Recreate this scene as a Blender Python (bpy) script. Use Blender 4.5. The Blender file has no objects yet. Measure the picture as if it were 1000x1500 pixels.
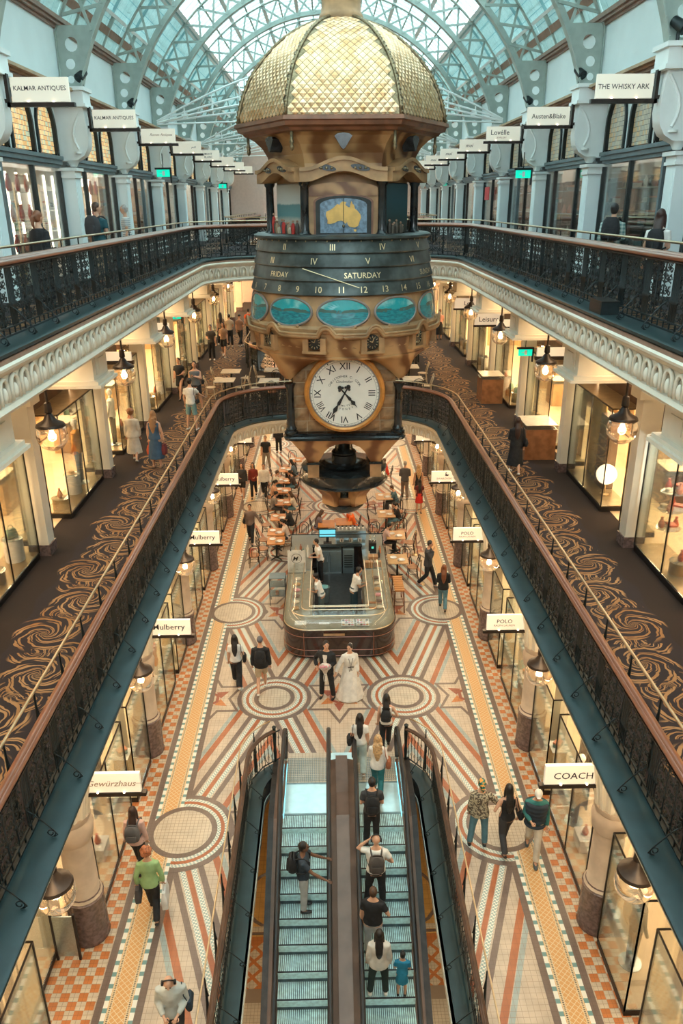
import bpy, bmesh, math, random
import numpy as np
from mathutils import Vector, Matrix
from mathutils.geometry import tessellate_polygon
random.seed(7)
PI = math.pi
scn = bpy.context.scene
COL = scn.collection

# ------------------------------------------------------------------ camera, sky, exposure
cam_d = bpy.data.cameras.new('camera')
cam = bpy.data.objects.new('camera', cam_d)
COL.objects.link(cam)
cam_d.sensor_fit = 'VERTICAL'
cam_d.sensor_height = 36.0
cam_d.lens = 27.1
cam_d.clip_end = 300
_f = Vector((0.012969, 0.927904, -0.372593)); _r = Vector((0.99983, -0.016906, -0.0073)); _u = Vector((0.013072, 0.372435, 0.927966))
cam.matrix_world = Matrix(((_r.x, _u.x, -_f.x, -.14), (_r.y, _u.y, -_f.y, 0), (_r.z, _u.z, -_f.z, 12.6), (0, 0, 0, 1)))
scn.camera = cam
scn.view_settings.view_transform = 'Standard'
scn.view_settings.look = 'None'
scn.view_settings.gamma = 1
scn.view_settings.use_curve_mapping = False
scn.view_settings.exposure = 0.45
scn.cycles.max_bounces = 7
scn.cycles.diffuse_bounces = 3
scn.cycles.glossy_bounces = 3
scn.cycles.transmission_bounces = 6
scn.cycles.transparent_max_bounces = 16
scn.cycles.sample_clamp_indirect = 4
scn.cycles.caustics_reflective = False
scn.cycles.caustics_refractive = False
world = bpy.data.worlds.new('sky')
scn.world = world
world.use_nodes = True
_bg = world.node_tree.nodes['Background']
_bg.inputs['Color'].default_value = (.86, .97, 1.0, 1)
_bg.inputs['Strength'].default_value = 5.6

def light(kind, name, loc, energy, color, size=None, rot=(0, 0, 0), sy=None, rad=None):
    d = bpy.data.lights.new(name, kind); d.energy = energy; d.color = color
    if size is not None:
        d.shape = 'RECTANGLE'; d.size = size; d.size_y = sy or size
    if rad is not None: d.shadow_soft_size = rad
    o = bpy.data.objects.new(name, d); o.location = loc; o.rotation_euler = rot
    COL.objects.link(o); return o
WARM = (1, .68, .36)
# strip lights in the shop ceilings, and added fill strips under the galleries
for s in (-1, 1):
    light('AREA', 'shop_ceiling_light', (s*8.6, 33, 8.6), 3800, WARM, 1.6, sy=60)
    light('AREA', 'shop_ceiling_light', (s*6.9, 33, 3.9), 2000, (1, .74, .46), 1.6, sy=58)
    light('AREA', 'shop_ceiling_light', (s*8.3, 33, 13.6), 900 if s < 0 else 420, (1, .86, .72), 1.6, sy=60)
    light('AREA', 'gallery_soffit_light', (s*3.95, 34, 4.72), 620, (1, .72, .42), .3, sy=56)
    light('AREA', 'gallery_soffit_light', (s*5.4, 34, 9.85), 420, (1, .70, .40), .3, sy=58)

light('AREA', 'lower_level_light', (2.6, 11, -.6), 90, (1, .80, .5), .6, sy=8)  # pair of fill lights added to brighten the dark lower floor
light('AREA', 'lower_level_light', (-2.6, 11, -.6), 90, (1, .72, .4), .6, sy=8)

# ------------------------------------------------------------------ materials
class X:
    """a node socket that can be calculated with"""
    def __init__(s, nt, sock): s.nt = nt; s.k = sock
    def _m(s, op, *a):
        n = s.nt.nodes.new('ShaderNodeMath'); n.operation = op
        for i, v in enumerate((s,) + a):
            if isinstance(v, X): s.nt.links.new(v.k, n.inputs[i])
            else: n.inputs[i].default_value = v
        return X(s.nt, n.outputs[0])
    def __add__(s, o): return s._m('ADD', o)
    __radd__ = __add__
    def __sub__(s, o): return s._m('SUBTRACT', o)
    def __rsub__(s, o): return (s*-1) + o
    def __mul__(s, o): return s._m('MULTIPLY', o)
    __rmul__ = __mul__
    def __truediv__(s, o): return s._m('DIVIDE', o)
    def __gt__(s, o): return s._m('GREATER_THAN', o)
    def __lt__(s, o): return s._m('LESS_THAN', o)
    def mod(s, o): return s._m('FLOORED_MODULO', o)
    def floor(s): return s._m('FLOOR')
    def abs(s): return s._m('ABSOLUTE')
    def sin(s): return s._m('SINE')
    def atan2(s, o): return s._m('ARCTAN2', o)
    def sqrt(s): return s._m('SQRT')
    def log(s): return s._m('LOGARITHM', math.e)
    def max(s, o): return s._m('MAXIMUM', o)
    def min(s, o): return s._m('MINIMUM', o)
    def smooth(s, a, b):
        n = s.nt.nodes.new('ShaderNodeMapRange'); n.interpolation_type = 'SMOOTHSTEP'
        s.nt.links.new(s.k, n.inputs[0]); n.inputs[1].default_value = a; n.inputs[2].default_value = b
        return X(s.nt, n.outputs[0])

class Mat:
    def __init__(s, name, color=(.5, .5, .5), rough=.5, metal=0, **kw):
        s.m = bpy.data.materials.new(name); s.m.use_nodes = True; s.nt = s.m.node_tree
        s.b = s.nt.nodes['Principled BSDF']
        s.b.inputs['Base Color'].default_value = (*color, 1)
        s.b.inputs['Roughness'].default_value = rough; s.b.inputs['Metallic'].default_value = metal
        s.m.diffuse_color = (*color, 1)
        for k, v in kw.items():
            s.b.inputs[k.replace('_', ' ')].default_value = (*v, 1) if isinstance(v, tuple) else v
    def node(s, t, **kw):
        n = s.nt.nodes.new(t)
        for k, v in kw.items(): n.inputs[k.replace('_', ' ')].default_value = v
        return n
    def coord(s, which='Object', scale=1):
        n = s.node('ShaderNodeTexCoord'); q = s.node('ShaderNodeSeparateXYZ'); s.nt.links.new(n.outputs[which], q.inputs[0])
        r = [X(s.nt, o) for o in q.outputs]
        return [v*scale for v in r] if scale != 1 else r
    def noise(s, scale=5, detail=3, which='Object', rough=.5, stretch=None):
        t = s.node('ShaderNodeTexCoord'); n = s.node('ShaderNodeTexNoise', Scale=scale, Detail=detail, Roughness=rough)
        src = t.outputs[which]
        if stretch:
            mp = s.node('ShaderNodeMapping'); mp.inputs['Scale'].default_value = stretch
            s.nt.links.new(src, mp.inputs[0]); src = mp.outputs[0]
        s.nt.links.new(src, n.inputs['Vector']); return X(s.nt, n.outputs[0])
    def mix(s, fac, a, b):
        n = s.nt.nodes.new('ShaderNodeMix'); n.data_type = 'RGBA'
        for i, v in ((0, fac), (6, a), (7, b)):
            if isinstance(v, X): s.nt.links.new(v.k, n.inputs[i])
            elif isinstance(v, tuple): n.inputs[i].default_value = (*v, 1)
            else: n.inputs[i].default_value = v
        return X(s.nt, n.outputs[2])
    def color(s, x): s.nt.links.new(x.k, s.b.inputs['Base Color']); return s
    def rough(s, x): s.nt.links.new(x.k, s.b.inputs['Roughness']); return s
    def bump(s, x, strength=.3, dist=.01):
        n = s.node('ShaderNodeBump', Strength=strength, Distance=dist); s.nt.links.new(x.k, n.inputs['Height'])
        s.nt.links.new(n.outputs[0], s.b.inputs['Normal']); return s

def simple(name, color, rough=.5, metal=0, var=.12, scale=6, **kw):
    M = Mat(name, color, rough, metal, **kw)
    n = M.noise(scale, 3)
    a = tuple(max(0, c*(1-var)) for c in color); b = tuple(min(1, c*(1+var)) for c in color)
    M.color(M.mix(n.smooth(.3, .7), a, b)); return M.m

MT = {}
def mat(name, *a, **k):
    if name not in MT: MT[name] = simple(name, *a, **k)
    return MT[name]
cream = simple('cream_paint', (.74, .69, .58), .55, var=.05, scale=2)
white = simple('white_paint', (.82, .87, .86), .55, var=.04, scale=2)
palewall = simple('pale_blue_plaster', (.76, .86, .87), .7, var=.03, scale=1)
paleteal = simple('pale_teal_paint', (.36, .60, .64), .45, var=.06, scale=2)
sage = simple('sage_grey_ironwork', (.38, .45, .41), .5, var=.08, scale=4)
iron = simple('black_iron', (.010, .017, .019), .45, .2, var=.3, scale=9)
darkmet = simple('dark_bronze', (.035, .026, .022), .4, .5, var=.3)
gray = simple('blue_grey_paint', (.13, .18, .20), .45, var=.1)
copper = simple('varnished_rail_wood', (.27, .105, .06), .28, .2, var=.08, scale=3, Coat_Weight=.4)
brass = simple('polished_brass', (.66, .52, .34), .28, .9, var=.1)
woodr = simple('reddish_wood', (.33, .14, .06), .4, 0, var=.25, scale=5)
brownpaint = simple('brown_cornice_paint', (.28, .17, .12), .5, var=.12)
tanwood = simple('tan_wood_lining', (.42, .28, .16), .5, var=.2, scale=3)
goldtex = simple('gilt_lettering', (.75, .60, .36), .35, .6, var=.08)
steel = simple('brushed_steel', (.42, .50, .52), .28, .9, var=.1, scale=30)
rubber = simple('black_rubber', (.012, .012, .014), .45, var=.2)
black = simple('black_cloth', (.014, .015, .018), .85, var=.3, scale=12)
whitec = simple('white_cloth', (.72, .71, .68), .85, var=.08, scale=12)
skin = simple('light_skin', (.58, .33, .22), .55, var=.08, Subsurface_Weight=.0)
skin2 = simple('brown_skin', (.16, .08, .05), .5, var=.08)
hairk = simple('black_hair', (.012, .010, .010), .5, var=.4, scale=30)
hairb = simple('brown_hair', (.07, .035, .02), .5, var=.4, scale=30)
hairr = simple('red_hair', (.36, .12, .05), .5, var=.4, scale=30)
hairy = simple('blonde_hair', (.50, .32, .16), .5, var=.35, scale=30)
hairg = simple('grey_hair', (.38, .36, .34), .6, var=.3, scale=30)

def glass(name, tint=(.93, .97, .97), refl=.10, alpha=.06, base=(.6, .7, .7)):
    """thin pane: mostly see-through, mirror-like at grazing angles"""
    m = bpy.data.materials.new(name); m.use_nodes = True; nt = m.node_tree; nt.nodes.clear()
    N = nt.nodes.new; L = nt.links.new
    out = N('ShaderNodeOutputMaterial'); tr = N('ShaderNodeBsdfTransparent'); tr.inputs[0].default_value = (*tint, 1)
    gl = N('ShaderNodeBsdfGlossy'); gl.inputs['Roughness'].default_value = .03; gl.inputs[0].default_value = (1, 1, 1, 1)
    df = N('ShaderNodeBsdfDiffuse'); df.inputs[0].default_value = (*base, 1)
    fr = N('ShaderNodeLayerWeight'); fr.inputs[0].default_value = .25
    mr = N('ShaderNodeMapRange'); mr.inputs[3].default_value = refl*.4; mr.inputs[4].default_value = min(.9, refl*6)
    L(fr.outputs['Fresnel'], mr.inputs[0])
    m1 = N('ShaderNodeMixShader'); L(mr.outputs[0], m1.inputs[0]); L(tr.outputs[0], m1.inputs[1]); L(gl.outputs[0], m1.inputs[2])
    m2 = N('ShaderNodeMixShader'); m2.inputs[0].default_value = alpha; L(m1.outputs[0], m2.inputs[1]); L(df.outputs[0], m2.inputs[2])
    L(m2.outputs[0], out.inputs[0]); return m
clear = glass('clear_glass')
shopglass = glass('shop_window_glass', (.93, .96, .95), .09, .02)
roofglass = glass('roof_glass', (.80, .90, .90), .05, .22, (.8, .92, .92))
globeglass = glass('lamp_globe_glass', (1, .93, .84), .12, .035, (1, .9, .78))

def emit(name, color, strength):
    m = bpy.data.materials.new(name); m.use_nodes = True; nt = m.node_tree; nt.nodes.clear()
    o = nt.nodes.new('ShaderNodeOutputMaterial'); e = nt.nodes.new('ShaderNodeEmission')
    e.inputs[0].default_value = (*color, 1); e.inputs[1].default_value = strength; nt.links.new(e.outputs[0], o.inputs[0]); return m
bulb = emit('lamp_filament_glow', (1, .78, .50), 9)
lampwarm = emit('warm_lamp_glow', (1, .72, .42), 3.0)
lampcool = emit('cool_case_light', (.8, .98, 1), 5)
def signface(name, col, k):
    M = Mat(name, col, .5); M.b.inputs['Emission Color'].default_value = (*col, 1); M.b.inputs['Emission Strength'].default_value = k; return M.m
signm = signface('lit_sign_panel', (.80, .74, .62), .26)
exitm = signface('exit_sign_green', (.0, .45, .30), 1.2)

# ------------------------------------------------------------------ mesh helpers
class B:
    """collects shapes (with a material slot each) and links them as ONE mesh object"""
    def __init__(s): s.v = []; s.f = []; s.mi = []; s.ms = []; s.uv = []; s.hasuv = False
    def slot(s, m):
        if m not in s.ms: s.ms.append(m)
        return s.ms.index(m)
    def add(s, vs, fs, m, uv=None):
        o = len(s.v); s.v += [tuple(p) for p in vs]; k = s.slot(m)
        for i, f in enumerate(fs):
            s.f.append([o+j for j in f]); s.mi.append(k)
            if uv is not None: s.uv.append([uv[j] for j in f]); s.hasuv = True
            else: s.uv.append([(0, 0)]*len(f))
        return s
    def box(s, x0, x1, y0, y1, z0, z1, m, R=None):
        if x0 > x1: x0, x1 = x1, x0
        vs = [(x0, y0, z0), (x1, y0, z0), (x1, y1, z0), (x0, y1, z0), (x0, y0, z1), (x1, y0, z1), (x1, y1, z1), (x0, y1, z1)]
        if R is not None: vs = [R @ Vector(p) for p in vs]
        return s.add(vs, [(0, 3, 2, 1), (4, 5, 6, 7), (0, 1, 5, 4), (1, 2, 6, 5), (2, 3, 7, 6), (3, 0, 4, 7)], m)
    def tube(s, pts, r, m, n=6, closed=False, caps=True, flat=1.0):
        pts = [Vector(p) for p in pts]; k = len(pts); rs = r if isinstance(r, (list, tuple)) else [r]*k
        rings = []; up = None
        for i, p in enumerate(pts):
            if closed: d = pts[(i+1) % k]-pts[i-1]
            else: d = pts[min(i+1, k-1)]-pts[max(i-1, 0)]
            if d.length < 1e-9: d = Vector((0, 0, 1))
            d.normalize()
            if up is None: up = Vector((0, 0, 1)) if abs(d.z) < .9 else Vector((0, 1, 0))
            a = d.cross(up)
            if a.length < 1e-5: a = d.orthogonal()
            a.normalize(); b = a.cross(d); up = b
            rings.append([p+(a*math.cos(2*PI*j/n)+b*math.sin(2*PI*j/n)*flat)*rs[i] for j in range(n)])
        vs = [q for R_ in rings for q in R_]; fs = []
        for i in range(k if closed else k-1):
            i2 = (i+1) % k
            for j in range(n): fs.append((i*n+j, i*n+(j+1) % n, i2*n+(j+1) % n, i2*n+j))
        if caps and not closed: fs += [tuple(range(n))[::-1], tuple((k-1)*n+j for j in range(n))]
        return s.add(vs, fs, m)
    def lathe(s, prof, m, n=16, c=(0, 0, 0), sx=1, sy=1, a0=0, a1=2*PI, cap=True):
        full = abs(a1-a0-2*PI) < 1e-6; k = n if full else n+1; vs = []
        for r, z in prof:
            for j in range(k):
                a = a0+(a1-a0)*j/n; vs.append((c[0]+r*sx*math.cos(a), c[1]+r*sy*math.sin(a), c[2]+z))
        fs = []
        for i in range(len(prof)-1):
            for j in range(n):
                j2 = (j+1) % k; fs.append((i*k+j, i*k+j2, (i+1)*k+j2, (i+1)*k+j))
        if cap and full:
            if prof[0][0] > 1e-4: fs.append(tuple(range(k))[::-1])
            if prof[-1][0] > 1e-4: fs.append(tuple((len(prof)-1)*k+j for j in range(k)))
        return s.add(vs, fs, m)
    def loft(s, rings, m, cap=True):
        n = len(rings[0]); vs = [p for r in rings for p in r]; fs = []
        for i in range(len(rings)-1):
            for j in range(n): fs.append((i*n+j, i*n+(j+1) % n, (i+1)*n+(j+1) % n, (i+1)*n+j))
        if cap: fs += [tuple(range(n))[::-1], tuple((len(rings)-1)*n+j for j in range(n))]
        return s.add(vs, fs, m)
    def prism(s, poly, z0, z1, m, T=None):
        """polygon in XY lifted from z0 to z1, optionally moved by a matrix"""
        n = len(poly); vs = [(x, y, z0) for x, y in poly]+[(x, y, z1) for x, y in poly]
        if T is not None: vs = [T @ Vector(p) for p in vs]
        fs = [(i, (i+1) % n, n+(i+1) % n, n+i) for i in range(n)]
        tri = tessellate_polygon([[Vector((x, y, 0)) for x, y in poly]])
        for t in tri: fs += [tuple(t)[::-1], tuple(n+i for i in t)]
        return s.add(vs, fs, m)
    def ball(s, c, r, m, nu=10, nv=7):
        rx, ry, rz = r if isinstance(r, (tuple, list)) else (r, r, r)
        prof = [(math.sin(PI*i/nv), -math.cos(PI*i/nv)) for i in range(nv+1)]; prof[0] = (0, -1); prof[-1] = (0, 1)
        vs = []
        for a, z in prof:
            for j in range(nu): t = 2*PI*j/nu; vs.append((c[0]+rx*a*math.cos(t), c[1]+ry*a*math.sin(t), c[2]+rz*z))
        fs = [(i*nu+j, i*nu+(j+1) % nu, (i+1)*nu+(j+1) % nu, (i+1)*nu+j) for i in range(nv) for j in range(nu)]
        return s.add(vs, fs, m)
    def mesh(s, name, smooth=False):
        me = bpy.data.meshes.new(name); me.from_pydata(s.v, [], s.f)
        for m in s.ms: me.materials.append(m)
        me.polygons.foreach_set('material_index', s.mi)
        if s.hasuv:
            ul = me.uv_layers.new(name='uv'); ul.data.foreach_set('uv', [c for f in s.uv for q in f for c in q])
        me.polygons.foreach_set('use_smooth', [bool(smooth)]*len(s.f))
        me.update()
        if smooth and smooth is not True: me.set_sharp_from_angle(angle=math.radians(smooth))
        return me
    def obj(s, name, parent=None, loc=None, rz=0, smooth=False):
        return put(s.mesh(name, smooth), name, parent, loc, rz)

def put(me, name, parent=None, loc=None, rz=0, rot=None, scale=None):
    o = bpy.data.objects.new(name, me); COL.objects.link(o)
    if parent: o.parent = parent
    if loc is not None: o.location = loc
    if rot is not None: o.rotation_euler = rot
    elif rz: o.rotation_euler = (0, 0, rz)
    if scale: o.scale = scale
    return o
def tag(o, label=None, cat=None, group=None, kind=None):
    if label: o['label'] = label
    if cat: o['category'] = cat
    if group: o['group'] = group
    if kind: o['kind'] = kind
    return o
def struct(o, label=None):
    o['kind'] = 'structure'
    if label: o['label'] = label
    return o
def thing(name, label, cat, loc=(0, 0, 0), rz=0, group=None):
    return tag(put(None, name, None, loc, rz), label, cat, group)
def dup(root, loc, rz=0, label=None, group=None, scale=None):
    r = root.copy(); COL.objects.link(r); r.location = loc; r.rotation_euler = (0, 0, rz)
    if scale: r.scale = scale
    if label: r['label'] = label
    if group: r['group'] = group
    for ch in KIDS(root):
        c = ch.copy(); COL.objects.link(c); c.parent = r
        for g in KIDS(ch):
            d = g.copy(); COL.objects.link(d); d.parent = c
    return r
_kids = {}
def KIDS(o):
    if o.name not in _kids: _kids[o.name] = list(o.children)
    return _kids[o.name]
ORD = ['nearest', 'second', 'third', 'fourth', 'fifth', 'sixth', 'seventh', 'eighth', 'ninth', 'tenth', 'eleventh', 'twelfth']
def nth(i, what='from the camera'): return ORD[i] if i else 'nearest'
SIDE = {-1: 'left', 1: 'right'}

_tc = {}
def text_geo(txt, size, shear=0, ex=.0):
    """flat lettering as (verts, faces) in XY, centred; vertices can then be bent onto a surface"""
    k = (txt, size, shear)
    if k in _tc: return _tc[k]
    cu = bpy.data.curves.new('lettering', 'FONT'); cu.body = txt; cu.size = size; cu.shear = shear; cu.align_x = 'CENTER'; cu.resolution_u = 2; cu.offset = size*.006
    o = bpy.data.objects.new('lettering_source', cu); COL.objects.link(o)
    dg = bpy.context.evaluated_depsgraph_get(); me = bpy.data.meshes.new_from_object(o.evaluated_get(dg))
    vs = [tuple(v.co) for v in me.vertices]; fs = [tuple(p.vertices) for p in me.polygons]
    bpy.data.objects.remove(o); bpy.data.curves.remove(cu); bpy.data.meshes.remove(me)
    if vs:
        ys = [v[1] for v in vs]; xs = [v[0] for v in vs]; cy = (min(ys)+max(ys))/2; cx = (min(xs)+max(xs))/2
        vs = [(v[0]-cx, v[1]-cy, 0) for v in vs]
    _tc[k] = (vs, fs); return _tc[k]
def add_text(b, txt, size, m, T, shear=0):
    vs, fs = text_geo(txt, size, shear); b.add([T @ Vector(v) for v in vs], fs, m)
def facing(x, y, z, s=1, rz=0):
    """text in the XZ plane, read from -Y"""
    return Matrix.Translation((x, y, z)) @ Matrix.Rotation(rz, 4, 'Z') @ Matrix.Rotation(PI/2, 4, 'X') @ Matrix.Scale(s, 4)

BAY = 5.15
def YC(n): return .2+BAY*n          # the column lines
LV = {0: 0.0, 1: 5.45, 2: 10.85}
# ------------------------------------------------------------------ surfaces of the building
def tile_mat(name, base, grout, size, rough=.3, var=.1, mortar=.03):
    M = Mat(name, base, rough); x, y, z = M.coord()
    u = (x/size).mod(1.0); v = (y/size).mod(1.0)
    g = ((u < mortar)+(u > 1-mortar)+(v < mortar)+(v > 1-mortar)).min(1.0)
    n = M.noise(3.5, 2)
    c = M.mix(n.smooth(.3, .7), tuple(k*(1-var) for k in base), tuple(min(1, k*(1+var)) for k in base))
    M.color(M.mix(g*.75, c, grout)); M.rough(g*.4+rough); return M.m
GR = (.27, .20, .15)
t_cream = tile_mat('cream_mosaic', (.52, .42, .325), GR, .105)
t_disc = tile_mat('pale_mosaic_disc', (.56, .475, .37), (.26, .19, .14), .085, mortar=.05)
t_orange = tile_mat('terracotta_mosaic', (.50, .175, .055), (.28, .11, .05), .105)
t_band = tile_mat('brick_red_mosaic', (.38, .115, .045), (.25, .10, .06), .105)
t_red = tile_mat('red_mosaic', (.30, .075, .04), (.2, .08, .05), .105)
t_brown = tile_mat('taupe_mosaic', (.165, .118, .10), (.12, .09, .075), .08)
t_blue = tile_mat('blue_grey_mosaic', (.31, .37, .36), GR, .105)
t_lower = tile_mat('amber_floor_tile', (.60, .34, .11), (.34, .18, .07), .16)

def dash_mat(name, a, b, c, n=2, period=.075):
    """small two-colour dashes along the band (u along, v across, in metres)"""
    M = Mat(name, a, .3); u, v, _ = M.coord('UV')
    uu = (u/period).mod(1.0); vv = (v/period).mod(1.0)
    ck = ((uu > .5)-(vv > .5)).abs()
    M.color(M.mix(ck, M.mix((uu-.5).abs() > .44, a, c), b)); return M.m
t_dash = dash_mat('white_teal_dashes', (.78, .76, .68), (.30, .42, .40), GR)
def border_mat():
    M = Mat('diamond_border_mosaic', (.6, .4, .2), .3); u, v, _ = M.coord('UV')
    a = ((u+v)/.11).mod(1.0); b = ((u-v)/.11).mod(1.0)
    dia = ((a < .14)+(b < .14)).min(1.0)
    c = M.mix(dia, (.64, .34, .13), (.72, .58, .38))
    e = (v-.2).abs()
    dot = ((u/.032).mod(1.0) > .5)*((e > .145)*(e < .175))
    c = M.mix(((e > .13)*(e < .19)), c, (.70, .56, .36)); c = M.mix(dot, c, (.08, .05, .04))
    M.color(c); return M.m
t_border = border_mat()
def blockdash():
    M = Mat('white_teal_block_dashes', (.8, .8, .8), .3); u, v, _ = M.coord('UV')
    M.color(M.mix((u/.22).mod(1.0) > .62, (.80, .78, .70), (.16, .30, .30))); return M.m
t_block = blockdash()

def carpet_mat():
    M = Mat('swirl_carpet', (.05, .03, .03), .95)
    x, y, z = M.coord(); nz = M.noise(1.7, 3); n9 = M.noise(3.1, 2, stretch=(1, 1.3, 1)); P_ = 1.28
    ax = x.abs()
    res = None
    k = (y/P_+nz*.05); row = k.floor(); par = row.mod(2.0)
    ly = (k.mod(1.0)-.5)*P_
    lx = ax-(4.98+par*.34)
    best = None
    def swirl(px, py, sgn, R):
        px = px+(n9-.5)*.16; py = py+(nz-.5)*.18
        r = (px*px+py*py*1.1).sqrt()+.001
        th = py.atan2(px)*sgn
        ph = r.log()*1.9+th
        w = (ph*6.0+nz*3).sin()
        w2 = (ph*13.0+r*22+n9*4).sin()
        line = (w+w2*.75).smooth(.2, .6)
        edge = r.smooth(R*1.02, R*.86)
        return line*edge, r
    a, ra = swirl(lx, ly, 1.0, .66)
    # leaves that trail between neighbouring swirls
    lx2 = ax-(5.22-par*.3); ly2 = ly-.5*P_
    b, rb = swirl(lx2, ly2, -1.0, .52)
    ly3 = ly+.5*P_; c, rc = swirl(lx2, ly3, -1.0, .52)
    pat = a.max((b.max(c))*((ra > .56)))
    inner = ax.smooth(3.9, 4.1)*(1-((ax+(y*5.0).sin()*.05+nz*.2).smooth(5.92, 5.99)))
    pat = pat*inner
    col = M.mix(nz.smooth(.3, .7), (.27, .13, .045), (.36, .21, .10))
    base = M.mix(inner, (.014, .007, .006), (.014, .009, .013))
    fine = M.noise(180, 1)
    M.color(M.mix(pat*(fine*.5+.65), base, col)); M.bump(fine, .25, .004)
    return M.m
carpet = carpet_mat()
marble_green = simple('dark_green_marble', (.013, .032, .035), .34, 0, var=.2, scale=3, Coat_Weight=.0)
stonecol = simple('fawn_column_stone', (.52, .42, .33), .35, var=.12, scale=3)
stonedark = simple('mauve_granite', (.15, .105, .10), .25, var=.3, scale=14)
shopfloor = simple('pale_shop_floor', (.62, .47, .30), .4, var=.08, scale=2)
shopwall = simple('warm_shop_wall', (.60, .40, .21), .7, var=.1, scale=1.2)
shopwall2 = simple('white_shop_wall', (.72, .68, .62), .7, var=.06, scale=1.2)
darkwood = simple('dark_stained_wood', (.07, .032, .018), .35, var=.3, scale=4)
pinkwall = simple('pale_pink_plaster', (.62, .48, .42), .75, var=.04)

# ------------------------------------------------------------------ void outlines
def void_path(xh, y1, r, off, y0=-3, far=None, n=10):
    """points of the edge of an opening, set back by off; far: the opening lies beyond y1 instead"""
    p = []
    if far is None:
        X_, Y_, R_ = xh+off, y1+off, r+off
        p.append((-X_, y0))
        y = y0
        while y+2.575 < Y_-R_: y += 2.575; p.append((-X_, y))
        for i in range(n+1):
            a = PI-PI/2*i/n; p.append((-X_+R_+R_*math.cos(a), Y_-R_+R_*math.sin(a)))
        q = [(-a, b) for a, b in p[::-1]]
        return p+q
    X_, Y_, R_ = xh+off, y1-off, r+off
    p.append((-X_, far)); y = far
    while y-2.575 > Y_+R_: y -= 2.575; p.append((-X_, y))
    for i in range(n+1):
        a = PI+PI/2*i/n; p.append((-X_+R_+R_*math.cos(a), Y_+R_+R_*math.sin(a)))
    return p+[(-a, b) for a, b in p[::-1]]
def sweep(b, pf, prof, m):
    rows = [[(x, y, z) for x, y in pf(o)] for o, z in prof]
    n = len(rows[0]); vs = [q for r in rows for q in r]
    fs = [(i*n+j, i*n+j+1, (i+1)*n+j+1, (i+1)*n+j) for i in range(len(rows)-1) for j in range(n-1)]
    return b.add(vs, fs, m)
def along(pts, step, start=0.0):
    """(point, tangent angle) at equal steps along a polyline"""
    out = []; acc = start
    for (x0, y0), (x1, y1) in zip(pts, pts[1:]):
        L = math.hypot(x1-x0, y1-y0)
        while acc <= L:
            t = acc/L if L else 0; out.append((x0+(x1-x0)*t, y0+(y1-y0)*t, math.atan2(y1-y0, x1-x0))); acc += step
        acc -= L
    return out

VOIDS = {  # level: (half width, end, corner radius), next opening starts at
    1: ((3.45, 27.0, 2.0), 34.9), 2: ((4.3, 29.0, 2.3), 36.5)}
YE = 62.0
def flat(b, poly, z0, z1, m): b.prism(poly, z0, z1, m)

# ground floor with the escalator well left open
WX, WY, WR = 1.80, 14.95, .9
def well(off, n=8):
    return void_path(WX, WY, WR, off, y0=2.0, n=n)
gf = B()
w = well(0)
gf.prism([(-10.5, 2)]+w+[(10.5, 2), (10.5, YE), (-10.5, YE)], -.35, 0, t_cream)
floor0 = struct(gf.obj('floor'), 'cream mosaic floor of the ground level with star and ring inlays')

# ---- mosaic inlays
CX, CY, SX, SY = 0.0, 17.75, 1.77, 4.8
BX0, BX1 = 3.42, 4.16            # border strip beside the shops
def clip(poly, nx, ny, d):       # keep nx*x+ny*y <= d
    out = []
    for i in range(len(poly)):
        a, b_ = poly[i], poly[(i+1) % len(poly)]
        da = nx*a[0]+ny*a[1]-d; db = nx*b_[0]+ny*b_[1]-d
        if da <= 0: out.append(a)
        if da*db < 0: t = da/(da-db); out.append((a[0]+(b_[0]-a[0])*t, a[1]+(b_[1]-a[1])*t))
    return out
def outside_well(poly):
    """pieces of a convex polygon that lie outside the escalator opening and its kerb"""
    K = 2.0; Yk = 15.1; res = []
    for p in (clip(poly, 1, 0, -K), clip(poly, -1, 0, -K), clip(clip(clip(poly, -1, 0, K), 1, 0, K), 0, -1, -Yk)):
        if len(p) > 2: res.append(p)
    return res
def inlay(b, poly, z, m, uvf=None, xlim=BX0):
    poly = clip(clip(poly, 1, 0, xlim), -1, 0, xlim)
    if len(poly) < 3: return
    ar = sum(poly[i][0]*poly[(i+1) % len(poly)][1]-poly[(i+1) % len(poly)][0]*poly[i][1] for i in range(len(poly)))
    if ar < 0: poly = poly[::-1]
    for p in outside_well(poly):
        n = len(p); vs = [(x, y, z) for x, y in p]+[(x, y, 0) for x, y in p]
        uv = [uvf(x, y) if uvf else (x, y) for x, y in p]*2
        b.add(vs, [tuple(range(n))]+[(i, n+i, n+(i+1) % n, (i+1) % n) for i in range(n)], m, uv)
arms = [(0.0, .05, t_band, .0034), (.115, .05, t_dash, .003), (.26, .06, t_brown, .0032), (.60, .07, t_band, .0036), (.735, .05, t_blue, .0030)]
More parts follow.
